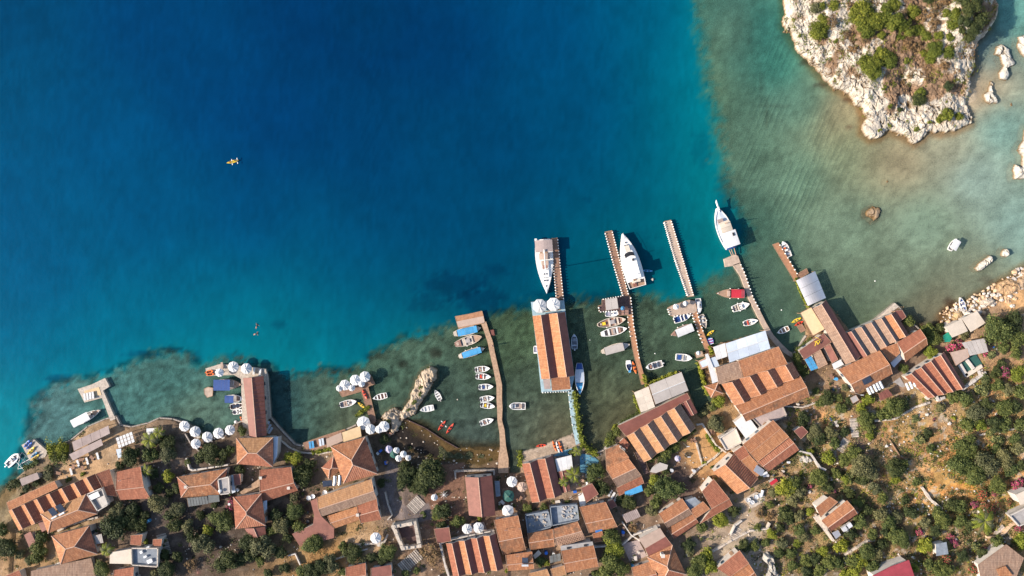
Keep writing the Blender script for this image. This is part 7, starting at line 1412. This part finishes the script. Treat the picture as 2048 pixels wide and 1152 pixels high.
TREES = '''28 966 10 d;52 977 9 d;72 966 8 d;96 952 12 o;98 937 10 o;83 1073 14 g;79 1103 20 g;17 1092 22 d;236 1022 18 o;267 1018 15 d;230 1053 26 d;262 1046 18 d;315 1007 20 o;337 952 14 y;306 946 12 d;317 976 12 d;262 915 20 d;240 932 10 d;302 911 16 g;
206 1136 18 g;337 1136 18 d;306 1147 10 o;293 1086 7 y;341 1031 15 d;335 909 18 o;355 1018 17 o;348 1049 16 d;374 1053 15 o;442 1042 23 g;407 1088 24 o;416 1060 12 y;453 1123 26 d;440 928 9 o;418 907 22 d;462 1003 9 m;459 1014 8 m;381 1132 14 b;355 1114 14 d;
333 1141 17 d;552 1031 16 d;591 1022 18 g;589 994 11 o;604 952 22 d;618 930 16 d;587 917 18 y;562 1053 18 o;543 1062 12 g;527 1092 25 o;497 1086 18 d;501 1112 16 d;600 1055 15 g;624 1086 22 g;641 1136 20 d;602 1143 15 g;560 1105 16 d;536 1147 12 d;479 937 12 d;762 966 10 d;
810 933 14 d;858 944 32 d;814 955 22 d;841 972 18 d;847 1029 7 g;873 1031 12 g;891 1022 16 d;915 1042 15 g;884 1051 12 d;705 1106 20 d;687 1092 12 g;775 1103 18 g;661 1127 20 o;626 1141 20 d;858 1112 22 b;834 1141 8 g;810 1147 10 g;685 1143 10 g;777 842 6 g;769 878 13 d;
485 861 11 g;312 878 16 d;337 888 18 d;876 1021 12 g;1055 1017 11 g;1086 1015 9 g;957 1037 7 y;1152 1028 9 g;1134 1004 6 g;1081 1122 12 g;1093 1125 8 y;1127 1146 9 g;1013 1142 5 y;1193 1148 12 g;1190 945 20 g;1205 974 16 d;1308 959 12 y;1338 975 27 g;1298 980 12 g;
1240 999 10 d;1259 1003 17 d;1313 1003 16 g;1304 1022 13 o;1223 1073 19 g;1227 1098 22 y;1221 1132 26 g;1242 1138 18 g;1265 1059 10 b;1377 1090 15 d;1379 1103 11 o;1400 1123 18 g;1414 1109 15 y;1390 1142 18 g;1419 1132 16 y;1404 1055 12 g;1441 1042 17 y;1468 1020 12 d;
1331 908 14 g;1323 921 12 d;1350 896 12 g;1369 877 8 g;1149 904 9 g;1434 847 19 o;1438 803 13 y;1425 815 9 g;1228 855 7 y;1222 872 9 g;1216 881 8 y;1331 942 8 d;1656 795 19 d;1640 805 12 g;1678 796 12 g;1682 817 14 g;1605 838 16 d;1628 864 20 o;1637 878 18 d;
1661 867 16 o;1670 885 15 g;1689 864 12 d;1656 916 17 y;1637 953 18 g;1689 921 15 g;1632 782 9 g;1409 926 6 y;1423 935 6 g;1571 977 22 y;1584 969 20 g;1601 984 18 o;1636 955 20 g;1584 1001 18 o;1569 1026 18 d;1580 1039 14 d;1599 1032 15 o;1619 1023 9 y;1536 1032 10 b;
1518 1026 12 b;1515 1055 9 g;1543 1069 14 y;1532 1085 11 g;1564 1087 14 o;1595 1087 10 y;1606 1074 14 o;1582 1106 14 g;1558 1107 12 g;1611 1122 14 g;1630 1117 14 d;1646 1102 13 y;1657 1124 16 g;1676 1129 15 g;1681 1091 16 y;1709 1124 18 g;1720 1043 18 g;1702 1069 13 d;
1488 1091 14 d;1508 1093 13 g;1621 973 7 m;1665 984 7 m;1698 958 14 l;1722 958 18 d;1817 643 13 g;1807 637 7 m;1857 660 16 g;1867 679 17 g;1880 656 12 d;1861 706 17 y;1807 737 12 g;1994 658 30 g;2025 643 22 d;2036 675 20 g;1927 670 11 o;1909 697 14 m;1919 689 12 m;
1971 704 9 m;2011 743 13 m;2006 695 12 g;1984 710 12 l;2032 706 16 g;2036 747 20 y;1965 779 16 l;1911 789 16 d;2002 727 12 d;1973 758 13 l;1905 794 16 g;1931 798 18 g;1969 778 13 l;2010 816 20 g;2030 814 18 d;1787 816 23 g;1767 826 18 g;1805 808 17 d;1732 836 20 g;
1736 854 16 g;1736 798 14 y;1722 816 12 y;1740 873 10 y;1832 838 10 l;1854 867 11 d;1841 879 13 l;1861 897 12 g;1951 826 22 o;1935 848 18 g;1959 848 17 y;1990 848 20 d;1907 837 6 y;1979 866 10 l;1998 879 14 l;2030 877 14 g;1931 895 28 g;1919 929 26 g;1969 927 30 o;
1947 949 26 g;2008 919 24 o;1994 899 15 g;1719 929 28 o;1706 907 18 g;1740 939 22 o;1725 959 16 d;1787 935 24 d;1805 929 14 g;1791 959 12 y;1833 963 12 g;1692 959 12 y;1995 969 20 g;2034 971 12 m;1992 984 11 m;2044 966 10 m;1967 988 14 r;1902 1010 16 d;1921 1013 16 g;
1875 1023 14 g;1884 1041 20 g;1921 1043 18 g;1939 1050 16 d;1761 1028 18 o;1777 1043 18 g;1792 1036 14 o;1821 1023 16 d;1801 1078 21 g;1788 1069 18 g;1840 1065 8 m;1852 1091 18 y;1902 1076 10 m;1911 1087 9 m;1954 1093 13 l;1963 1106 14 d;1974 1098 5 m;1992 1083 16 g;
2040 1083 18 y;1985 1023 12 r;1994 1013 10 r;1924 1113 14 d;1893 1120 14 r;1884 1139 20 g;1731 1102 20 g;1751 1111 18 o;1718 1120 18 y;1744 1133 16 g;1709 1142 16 y;1746 1069 12 g;1829 1135 10 y;1948 1140 12 r;2016 1100 9 r;2033 1135 10 r;1858 1128 14 g;2035 985 9 m;2020 1005 8 r;1972 1012 9 r;1950 1010 8 m;1690 862 5 m;1868 840 4 m;2040 1058 8 m;1765 1090 14 d;
1770 1062 12 d;1870 1062 16 d;1850 1045 14 o;1810 1000 12 d;1765 995 14 g;1750 975 14 o;1700 985 14 d;1718 1005 14 g;1735 1020 12 d;1600 1060 14 g;1560 1055 12 d;1630 1060 12 g;1640 1140 16 g;1612 1145 14 d;1585 1130 14 g;1690 1150 14 y;1975 1060 12 g;2020 940 18 g;
2045 930 16 d;2035 895 18 o;2044 850 18 g;2015 780 16 o;2040 785 18 g;1990 745 14 d;1995 770 16 g;1972 810 16 d;2010 850 16 g;1880 815 12 o;1890 760 6 g;1700 800 12 d;1690 775 9 o;1575 800 7 g;1600 905 8 g;1672 945 14 g;1655 975 14 d;1680 1000 10 o;1540 1010 10 g;
1545 985 12 o;1620 905 8 y;400 1030 10 d;385 1075 14 d;430 1010 8 d;480 1120 14 d;520 1120 12 g;575 1075 12 d;580 1045 10 d;570 1135 12 d;330 1110 12 d;285 1050 14 d;290 1030 10 d;355 975 12 d;340 985 9 d;445 910 14 d;460 900 9 g;400 915 12 d;375 925 8 g;745 1115 12 d;
725 1120 10 o;765 1120 12 d;850 985 8 d;870 962 16 d;838 950 16 d;825 970 14 d;60 1120 12 d;40 1108 12 o;105 1060 7 g;5 1060 14 g;45 992 7 d;135 960 7 g;225 945 7 g;165 950 6 y;1140 905 5 g'''.replace('\n', '').split(';')
for q in TREES:
    if not q.strip(): continue
    a = q.split(); tree(float(a[0]), float(a[1]), float(a[2]), a[3])
ISLT = '''1641 58 21 i;1648 40 14 i;1664 44 12 b;1729 26 28 i;1735 52 22 i;1715 20 16 i;1755 39 20 i;1787 39 24 i;1670 10 12 i;1631 16 13 o;1645 12 9 i;1706 96 9 b;1743 124 22 i;1781 117 19 i;1750 143 18 i;1765 108 16 i;1792 9 14 i;1817 52 20 i;1854 71 13 i;1874 96 17 i;1862 118 12 i;1901 103 13 i;
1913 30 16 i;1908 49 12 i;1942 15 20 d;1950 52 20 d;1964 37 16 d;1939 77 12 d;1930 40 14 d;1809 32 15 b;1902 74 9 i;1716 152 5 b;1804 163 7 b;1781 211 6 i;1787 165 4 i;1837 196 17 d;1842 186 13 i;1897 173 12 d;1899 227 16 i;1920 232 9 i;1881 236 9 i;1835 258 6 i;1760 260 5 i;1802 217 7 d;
1833 90 14 b;1845 30 14 b;1870 20 16 b;1870 50 14 b;1820 90 12 b;1890 130 10 b;1700 12 9 b;1765 70 10 i;1775 15 12 i;1800 75 12 i;1850 105 10 i;1955 0 14 d;1930 0 14 d;1925 60 10 d;1890 0 12 b;1690 70 8 b;1830 20 15 i;1880 70 11 i;1840 60 12 i;1895 25 10 i;1860 0 12 d;1815 120 7 i;1672 80 6 i;1600 70 4 i;1770 175 6 i;1780 250 5 i;1860 245 5 i;1730 80 8 b;1855 160 8 b;1820 150 8 b'''.replace('\n', '').split(';')
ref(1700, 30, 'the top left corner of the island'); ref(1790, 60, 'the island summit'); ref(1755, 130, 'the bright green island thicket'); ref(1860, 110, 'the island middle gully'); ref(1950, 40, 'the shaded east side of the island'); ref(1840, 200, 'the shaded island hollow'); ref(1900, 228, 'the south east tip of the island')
ref(1830, 840, 'the dry golden clearing'); ref(1960, 900, 'the big dark thicket on the slope'); ref(1730, 925, 'the big grey green tree'); ref(1880, 985, 'the golden field'); ref(1800, 1060, 'the scrub near the crimson roof'); ref(1600, 1080, 'the thicket at the bottom right'); ref(1415, 900, 'the bare sandy courtyard'); ref(700, 1085, 'the parasol court left of the ruin')
for q in ISLT:
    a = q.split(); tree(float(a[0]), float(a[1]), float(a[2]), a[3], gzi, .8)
# low green tufts on the promontory
for i, (x, y, r) in enumerate(((842, 775, 6), (840, 789, 5.5), (829, 805, 6.5), (817, 818, 5), (779, 842, 7), (768, 845, 5), (856, 735, 3))):
    z = 1.7 if i < 4 else 1.4; c = P(x, y, z); t_ = thing('shrub', '', 'shrub', c, i); put('crown', CR['s'][i % 5], t_, (0, 0, 0), 0, (r * S, r * S, r * S * .6), LF['g']); put('stems', TR, t_, (0, 0, 0), 0, (.3, .3, .3)); AUTO.append((t_, x, y, 'low green', 'tuft on the promontory'))
ref(845, 780, 'the pale rock promontory')
# palms
def palm(px, py, r, label):
    g = G(px, py); R = r * S; c = P(px, py, g.z + 3.2); t_ = thing('palm_tree', label, 'palm', (c.x, c.y, g.z), 0, 'palm trees')
    mb = MB(); mb.tube((0, 0, -1), (.1, 0, 3.1), .2, 8, .14); mb.build('trunk', m['bark'], t_, world=False)
    if 'fr' not in PM:
        mb = MB(); n = 9
        for i in range(n):
            a, b = i / n, (i + 1) / n; f = lambda u: Vector((u, 0, .25 * math.sin(u * 2.6) - .35 * u * u)); p0, p1 = f(a), f(b); mb.tube(p0, p1, .012, 3)
            for sg in (1, -1): w_ = .30 * math.sin(math.pi * (a * .8 + .15)); mb.face([p0, p1, p1 + Vector((.10, sg * w_, -.08))]); mb.face([p0 + (p1 - p0) * .5, p1 + Vector((.02, 0, 0)), p1 + Vector((.16, sg * w_ * .9, -.07))])
        me = mb.mesh('frond'); me.materials.append(LF['l']); PM['fr'] = me
    for i in range(13): put('frond', PM['fr'], t_, (.1, 0, 3.1), i * 2 * math.pi / 13 + random.uniform(-.15, .15), (R * random.uniform(.9, 1.25), R, R * random.uniform(.6, 1.3)), LF['y' if i % 3 else 'o'])
palm(212, 1101, 13, 'pale fan of palm fronds beside the wide hipped roof at the bottom left'); palm(1147, 950, 14, 'palm tree at the inner end of the hedge near the blue paving'); palm(1969, 1043, 19, 'big pale palm beside the golden steps on the right slope')
palm(298, 880, 15, 'dark palm between the white awning and the left parasols'); palm(316, 866, 11, 'smaller dark palm at the left end of the promenade row'); palm(1128, 965, 9, 'small palm over the grey court right of the twin gabled maroon house'); palm(1155, 903, 9, 'small palm at the bend of the blue walkway'); palm(292, 942, 11, 'dark palm right of the squarish red tiled house')
# hedges and planters along the water
def hedge(line, wd, h, k, label, base=None):
    p = pts(line); g0 = G(*p[0]) if base is None else P(*p[0], base); t_ = thing('hedge', label, 'hedge', g0); V = []; F = []; r = random.Random(int(p[0][0])); bx = MB()
    for a, c in zip(p[:-1], p[1:]):
        L = math.dist(a, c); n = int(L * S * wd * 95 + 20); A, B = (G(*a), G(*c)) if base is None else (P(*a, base), P(*c, base)); dr = (B - A).normalized(); nn = Vector((-dr.y, dr.x, 0))
        for i in range(n):
            u = r.random(); wob = 1 + .35 * math.sin(u * L * .35 + a[0]); q = A.lerp(B, u) + nn * r.gauss(0, .33) * wd * wob * .9; zz = h * r.uniform(.3, 1.08) * (1 - .25 * abs(r.gauss(0, .5))) * wob ** .5
            cc = Vector((q.x, q.y, q.z + zz)); nv = Vector((r.gauss(0, .6), r.gauss(0, .6), .8)).normalized(); x = nv.orthogonal().normalized(); y_ = nv.cross(x); qq = r.random() * 6.28; x, y_ = x * math.cos(qq) + y_ * math.sin(qq), y_ * math.cos(qq) - x * math.sin(qq); l = .2 * r.uniform(.6, 1.4); k0 = len(V)
            V += [cc - x * l - g0, cc + y_ * l * .6 - g0, cc + x * l - g0, cc - y_ * l * .6 - g0]; F.append((k0, k0 + 1, k0 + 2, k0 + 3))
        bx.prism([A + nn * wd * .3 + Vector((0, 0, h * .6)), A - nn * wd * .3 + Vector((0, 0, h * .6)), B - nn * wd * .3 + Vector((0, 0, h * .6)), B + nn * wd * .3 + Vector((0, 0, h * .6))], min(A.z, B.z) - .3)
    me = bpy.data.meshes.new('foliage'); me.from_pydata(V, [], F); me.materials.append(LF[k]); o = bpy.data.objects.new('foliage', me); C.objects.link(o); o.parent = t_; bx.build('stems', LF[k], t_)
for ln, w_, h, k, lb, bs in (('1148 782 1153 820 1158 858 1164 885', 1.3, 1.3, 'y', 'long bright green hedge along the outer edge of the pale blue walkway', .7), ('1163 886 1180 900 1195 910', 1.4, 1.2, 'y', 'short green hedge bending round the head of the dark basin', None), ('1040 900 1041 932', 1.3, 1.2, 'y', 'short upright hedge at the left end of the beach ramp', None),
    ('1236 850 1256 838 1278 826', 1.2, 1.1, 'g', 'hedge at the lower left foot of the restaurant with grey sheet roofs', .6), ('1267 790 1272 808 1282 830', .7, 1.0, 'y', 'thin green planter left of the pale grey sheet roofs', .6), ('1290 772 1320 758 1352 744', 1.0, 1.2, 'y', 'green hedge along the seaward edge of the pale grey sheet roofs', .6), ('1286 748 1291 765', 1.0, 1.1, 'y', 'bushy planter at the foot of the brown harbour pier', .75),
    ('1396 724 1400 745 1408 770 1414 790', .9, 1.1, 'y', 'green planter down the left side of the white canvas restaurant', .6), ('1417 692 1424 708', .9, 1.1, 'y', 'small planter at the foot of the narrow brown pier', .7), ('1590 702 1604 690 1622 678', 1.1, 1.1, 'g', 'green hedge along the seaward side of the dark rose roof', .6), ('1588 706 1592 722 1600 738 1610 750', 1.7, 1.6, 'g', 'dense bushes left of the blue skylight panels', .6),
    ('1240 850 1232 862 1220 880 1212 892', 1.6, 1.3, 'g', 'ragged shrubs climbing beside the narrow mottled house', None), ('1398 832 1412 818 1428 806', 1.4, 1.2, 'o', 'rough hedge at the corner of the dark water below the pyramid roof', None), ('1292 922 1330 900 1366 872 1390 858', 1.1, 1.2, 'g', 'hedge along the landward eaves of the four gabled waterfront restaurant', None),
    ('100 900 118 895 138 896', 3.4, 1.6, 'y', 'thick bright green hedge right of the left kayak platform', None), ('104 914 136 910', 3.0, 1.5, 'g', 'second band of the thick hedge right of the left kayak platform', None), ('50 935 66 930 76 920', 1.2, .9, 'g', 'low planting beside the lattice dock frame', None),
    ('372 850 392 864 410 876', .8, .7, 'y', 'low planting along the water edge below the left parasols', .7), ('625 905 650 900 672 893', 1.0, .8, 'y', 'low green planter along the kerb behind the tan awnings', None), ('1412 868 1424 888 1440 905', 1.0, .9, 'y', 'green strip climbing between the courtyard and the flat pinkish roof', None), ('1525 822 1545 812 1560 806', 1.2, .9, 'y', 'sunlit shrubs along the grey slab terrace', None),
    ('1590 556 1603 590 1620 622', .8, .8, 'y', 'narrow flower planter on the left edge of the silver barrel canopy', .5), ('740 812 728 820 712 832', .9, .7, 'y', 'flower boxes edging the deck below the T jetty', .6), ('20 975 40 965 60 955', 1.5, 1.1, 'd', 'dark shrubs along the far left shore', None)):
    hedge(ln, w_, h, k, lb, bs)
# ---- ground cover that nobody could count
def roofed(x, y, pad=0): return any(inpoly(x, y, f) for f in FOOT)
def scatter(name, n, area, col, leaf, per, spread, seed, ok=None, place=None, label=None, cat='ground cover', up=.5, rise=.25):
    r = random.Random(seed); V = []; F = []; x0, y0, x1, y1 = area; k_ = 0; tries = 0
    while k_ < n and tries < n * 8:
        tries += 1; x, y = r.uniform(x0, x1), r.uniform(y0, y1)
        if ok and not ok(x, y, r): continue
        if roofed(x, y): continue
        g = place(x, y) if place else G(x, y)
        if g.z < .25: continue
        k_ += 1; sp = spread * r.uniform(.5, 1.5)
        for i in range(int(per * r.uniform(.6, 1.5))):
            a = r.random() * 6.283; d_ = sp * math.sqrt(r.random()); c = Vector((g.x + d_ * math.cos(a), g.y + d_ * math.sin(a), g.z + rise * sp * (1.2 - d_ / sp) * r.uniform(.3, 1.6)))
            nv = Vector((r.gauss(0, .6), r.gauss(0, .6), up + r.random() * .4)).normalized(); u = nv.orthogonal().normalized(); v = nv.cross(u); l = leaf * r.uniform(.5, 1.4); q = len(V); V += [c - u * l, c + v * l * .6, c + u * l, c - v * l * .6]; F.append((q, q + 1, q + 2, q + 3))
    me = bpy.data.meshes.new(name); me.from_pydata(V, [], F); me.materials.append(col); o = bpy.data.objects.new(name, me); C.objects.link(o); tag(o, label, cat, None, 'stuff'); return o
def land(x, y): return inpoly(x, y, COAST)
wildf = lambda x, y, r: land(x, y) and (x > 1520 and y > 790 or x > 1900 and y > 690 or r.random() < .16) and not (1372 < x < 1445 and 840 < y < 945) and not (1100 < x < 1380 and 990 > y and False)
nz = lambda x, y, s_: float(vnoise(np.array([x / 18.]), np.array([y / 18.]), s_)[0])
scatter('undergrowth', 850, (0, 850, 2048, 1152), LF['g'], .17, 26, .75, 1, lambda x, y, r: wildf(x, y, r) and nz(x, y, 5) > .45, None, 'low green undergrowth filling the gaps between trees and houses')
scatter('low_scrub', 900, (1500, 620, 2048, 1152), LF['o'], .16, 24, .8, 2, lambda x, y, r: wildf(x, y, r) and nz(x, y, 15) > .4, None, 'grey green low scrub spread over the right slope')
scatter('dark_scrub', 450, (0, 880, 2048, 1152), LF['d'], .18, 30, .9, 7, lambda x, y, r: wildf(x, y, r) and nz(x, y, 25) > .5, None, 'dark low bushes in the shade between the trees')
scatter('pale_scrub', 420, (1400, 620, 2048, 1152), LF['y'], .17, 24, .7, 9, lambda x, y, r: wildf(x, y, r) and nz(x, y, 35) > .55, None, 'bright yellow green low plants on the right slope')
DG = M('dry_grass', (.46, .31, .16), .35, 2, .9)
scatter('dry_grass', 3400, (1400, 580, 2048, 1152), DG, .14, 14, .8, 3, lambda x, y, r: land(x, y) and wildf(x, y, r) and nz(x, y, 45) > .35, None, 'dry golden grass covering the clearings on the right slope', up=.2, rise=.12)
scatter('dry_grass', 500, (560, 900, 920, 1152), DG, .13, 12, .6, 4, lambda x, y, r: land(x, y) and y > 1040 or r.random() < .2, None, 'dry grass patches around the ruin at the bottom', up=.2, rise=.12)
scatter('seaweed', 900, (880, 880, 1005, 915), LF['o'], .16, 10, .6, 5, lambda x, y, r: True, None, 'brown green weed drying on the floor of the cove', up=.9, rise=.04)
isl = lambda x, y, r: inpoly(x, y, ISLE) and nz(x, y, 55) > .42 and (y < 175 or r.random() < .25)
scatter('island_scrub', 700, (1570, -40, 1995, 290), LF['i'], .15, 22, .7, 6, isl, gzi, 'low green scrub scattered over the rocky island'); scatter('island_dry_scrub', 900, (1620, -40, 1990, 250), LF['b'], .15, 18, .8, 8, lambda x, y, r: inpoly(x, y, ISLE) and nz(x, y, 65) > .4 and (y < 150 or r.random() < .3), gzi, 'dry brown scrub scattered over the rocky island')
# loose stones
def stones(name, n, area, mat, sz, seed, ok, label, place=None):
    r = random.Random(seed); mb = MB(); k = 0; tries = 0
    while k < n and tries < n * 10:
        tries += 1; x, y = r.uniform(area[0], area[2]), r.uniform(area[1], area[3])
        if not ok(x, y, r) or roofed(x, y): continue
        g = place(x, y) if place else G(x, y); s_ = sz * r.uniform(.4, 1.5) * (1.8 if r.random() < .08 else 1); k += 1; c = Vector((g.x, g.y, g.z + s_ * .1))
        rg = [c + Vector((math.cos(a) * s_ * r.uniform(.7, 1.2), math.sin(a) * s_ * r.uniform(.6, 1.1), 0)) for a in [i * 1.2566 + r.random() * .4 for i in range(5)]]; top = c + Vector((r.gauss(0, .15) * s_, r.gauss(0, .15) * s_, s_ * r.uniform(.5, 1.0)))
        for i in range(5):
            a, b = rg[i], rg[(i + 1) % 5]; am, bm = a.lerp(top, .45) + Vector((0, 0, s_ * .25)), b.lerp(top, .45) + Vector((0, 0, s_ * .25)); mb.face([a, b, bm, am]); mb.face([am, bm, top])
    o = mb.build(name, m[mat]); tag(o, label, 'stones', None, 'stuff')
stones('loose_stones', 500, (1500, 760, 2048, 1152), 'rockw', .26, 1, lambda x, y, r: land(x, y) and nz(x, y, 75) > .55, 'pale loose stones strewn over the right slope')
stones('shore_boulders', 110, (1880, 535, 2060, 650), 'rockw', .5, 12, lambda x, y, r: -16 < (y - 576) + (x - 1985) * .62 < 40 and gz(*P(x, y)[:2]) > -.7, 'pale mixed stones between the tan ones on the right shore')
stones('shore_stones', 190, (1880, 535, 2060, 650), 'rocks', .42, 2, lambda x, y, r: -16 < (y - 576) + (x - 1985) * .62 < 40 and gz(*P(x, y)[:2]) > -.7, 'tumbled shore stones along the right shore')
stones('village_rubble', 500, (0, 900, 1500, 1152), 'stonel', .20, 3, lambda x, y, r: land(x, y) and nz(x, y, 85) > .5, 'small stones and rubble between the village houses')
stones('cove_pebbles', 45, (800, 840, 1000, 930), 'stonel', .20, 4, lambda x, y, r: land(x, y), 'pebbles scattered on the brown cove floor')
def boulder(px, py, r, label, mat='rockw', zb=None):
    g = G(px, py) if zb is None else P(px, py, zb); t_ = None; rr = random.Random(int(px * 7 + py)); bm_v = []; s_ = r * S; mb = MB(); n = 9; k = 4
    def pt(i, j):
        th = 2 * math.pi * i / n; ph = math.pi / 2 * j / k; f = 1 + (float(vnoise(np.array([math.cos(th) * 1.7 + px]), np.array([math.sin(th) * 1.7 + j * .9 + py]), 3)[0]) - .5) * .8
        return Vector((g.x + math.cos(th) * math.cos(ph) * s_ * f, g.y + math.sin(th) * math.cos(ph) * s_ * f * .85, g.z - .2 + math.sin(ph) * s_ * .75 * f))
    for i in range(n):
        for j in range(k):
            a, b, c, d_ = pt(i, j), pt((i + 1) % n, j), pt((i + 1) % n, j + 1), pt(i, j + 1); mb.face([a, b, c, d_] if j < k - 1 else [a, b, c])
    o = mb.build('boulder', m[mat]); tag(o, label, 'boulder', 'boulders along the right shore')
    if not label: AUTO.append((o, px, py, 'pale' if mat == 'rockw' else 'sandy', 'boulder'))
random.seed(9)
for x, y, r in ((1958, 600, 7), (1968, 597, 8), (1978, 603, 7), (1966, 610, 7), (1948, 603, 4), (1905, 620, 5), (1912, 628, 6), (1900, 626, 4), (1985, 590, 5), (1993, 595, 6), (2003, 600, 5), (2012, 596, 5), (2020, 592, 6), (2030, 598, 5), (1998, 580, 6), (2008, 573, 7), (2018, 566, 6), (2028, 560, 7), (2038, 555, 6), (1988, 606, 5), (2025, 612, 5), (1941, 618, 4), (1920, 648, 4), (1945, 612, 4), (2015, 604, 6)):
    boulder(x, y, r, None, random.choice(('rockw', 'rocks')))
for x, y, r, lb in ((1896, 1000, 4.5, 'round white boulder in the middle of the golden field'), (1885, 1003, 3, 'small white boulder left of the round one in the golden field'), (1905, 975, 3, 'small white boulder at the top of the golden field'), (1914, 978, 3.5, 'white boulder beside the white rock line in the golden field'), (1553, 1054, 4, 'white boulder at the top of the lower right thicket')): boulder(x, y, r, lb)
# overhead wires and poles
for lb, x, y, h in (('tall thin lamp post in the sandy courtyard by the white sphere', 1376, 914, 6), ('thin pole in the sandy courtyard beside the hedge', 1374, 893, 5), ('thin pole on the slope left of the big grey green tree', 1722, 790, 6)):
    g = G(x, y, h); t_ = thing('lamp_post', lb, 'lamp post', (g.x, g.y, g.z - h)); mb = MB(); mb.tube((0, 0, -.5), (0, 0, h), .09, 6, .06); mb.build('post', m['metal'], t_, world=False); mb = MB(); mb.box((.3, 0, h), (.8, .2, .12)); mb.build('lamp_head', m['tank'], t_, world=False)

# ---------------------------------------------------------------- labels for everything placed from a list
ORD = ['', 'second ', 'third ', 'fourth ', 'fifth ', 'sixth ', 'seventh ', 'eighth ', 'ninth ', 'tenth ']
from collections import defaultdict
def direction(dx, dy):
    if abs(dx) > 2.2 * abs(dy): return 'right of' if dx > 0 else 'left of'
    if abs(dy) > 2.2 * abs(dx): return 'below' if dy > 0 else 'above'
    return ('below ' if dy > 0 else 'above ') + ('right of' if dx > 0 else 'left of')
bk = defaultdict(list)
for o, x, y, ph, noun in AUTO:
    rx, ry, rp = min(REFS, key=lambda q: (q[0] - x) ** 2 + (q[1] - y) ** 2); bk[(ph, noun, direction(x - rx, y - ry), rp)].append((math.hypot(x - rx, y - ry), o, y < 300))
for (ph, noun, dr, rp), lst in bk.items():
    lst.sort(key=lambda q: q[0])
    for i, (d_, o, onisl) in enumerate(lst):
        lb = '%s %s, %s %s' % (ph, noun, dr, rp) if len(lst) == 1 else '%s %s, %snearest %s %s' % (ph, noun, ORD[min(i, 9)], dr, rp)
        wd = lb.split()
        if len(wd) > 16: lb = ' '.join(lb.replace('medium sized ', '').split())
        o['label'] = lb
        pl = {'sun lounger': 'sun loungers around the harbour', 'boulder': 'boulders along the right shore', 'tuft on the promontory': 'green tufts on the promontory'}.get(noun) or (noun + ('es' if noun.endswith('sh') else 's')) + (' on the island' if onisl else ' about the village')
        if not o.get('group'): o['group'] = pl
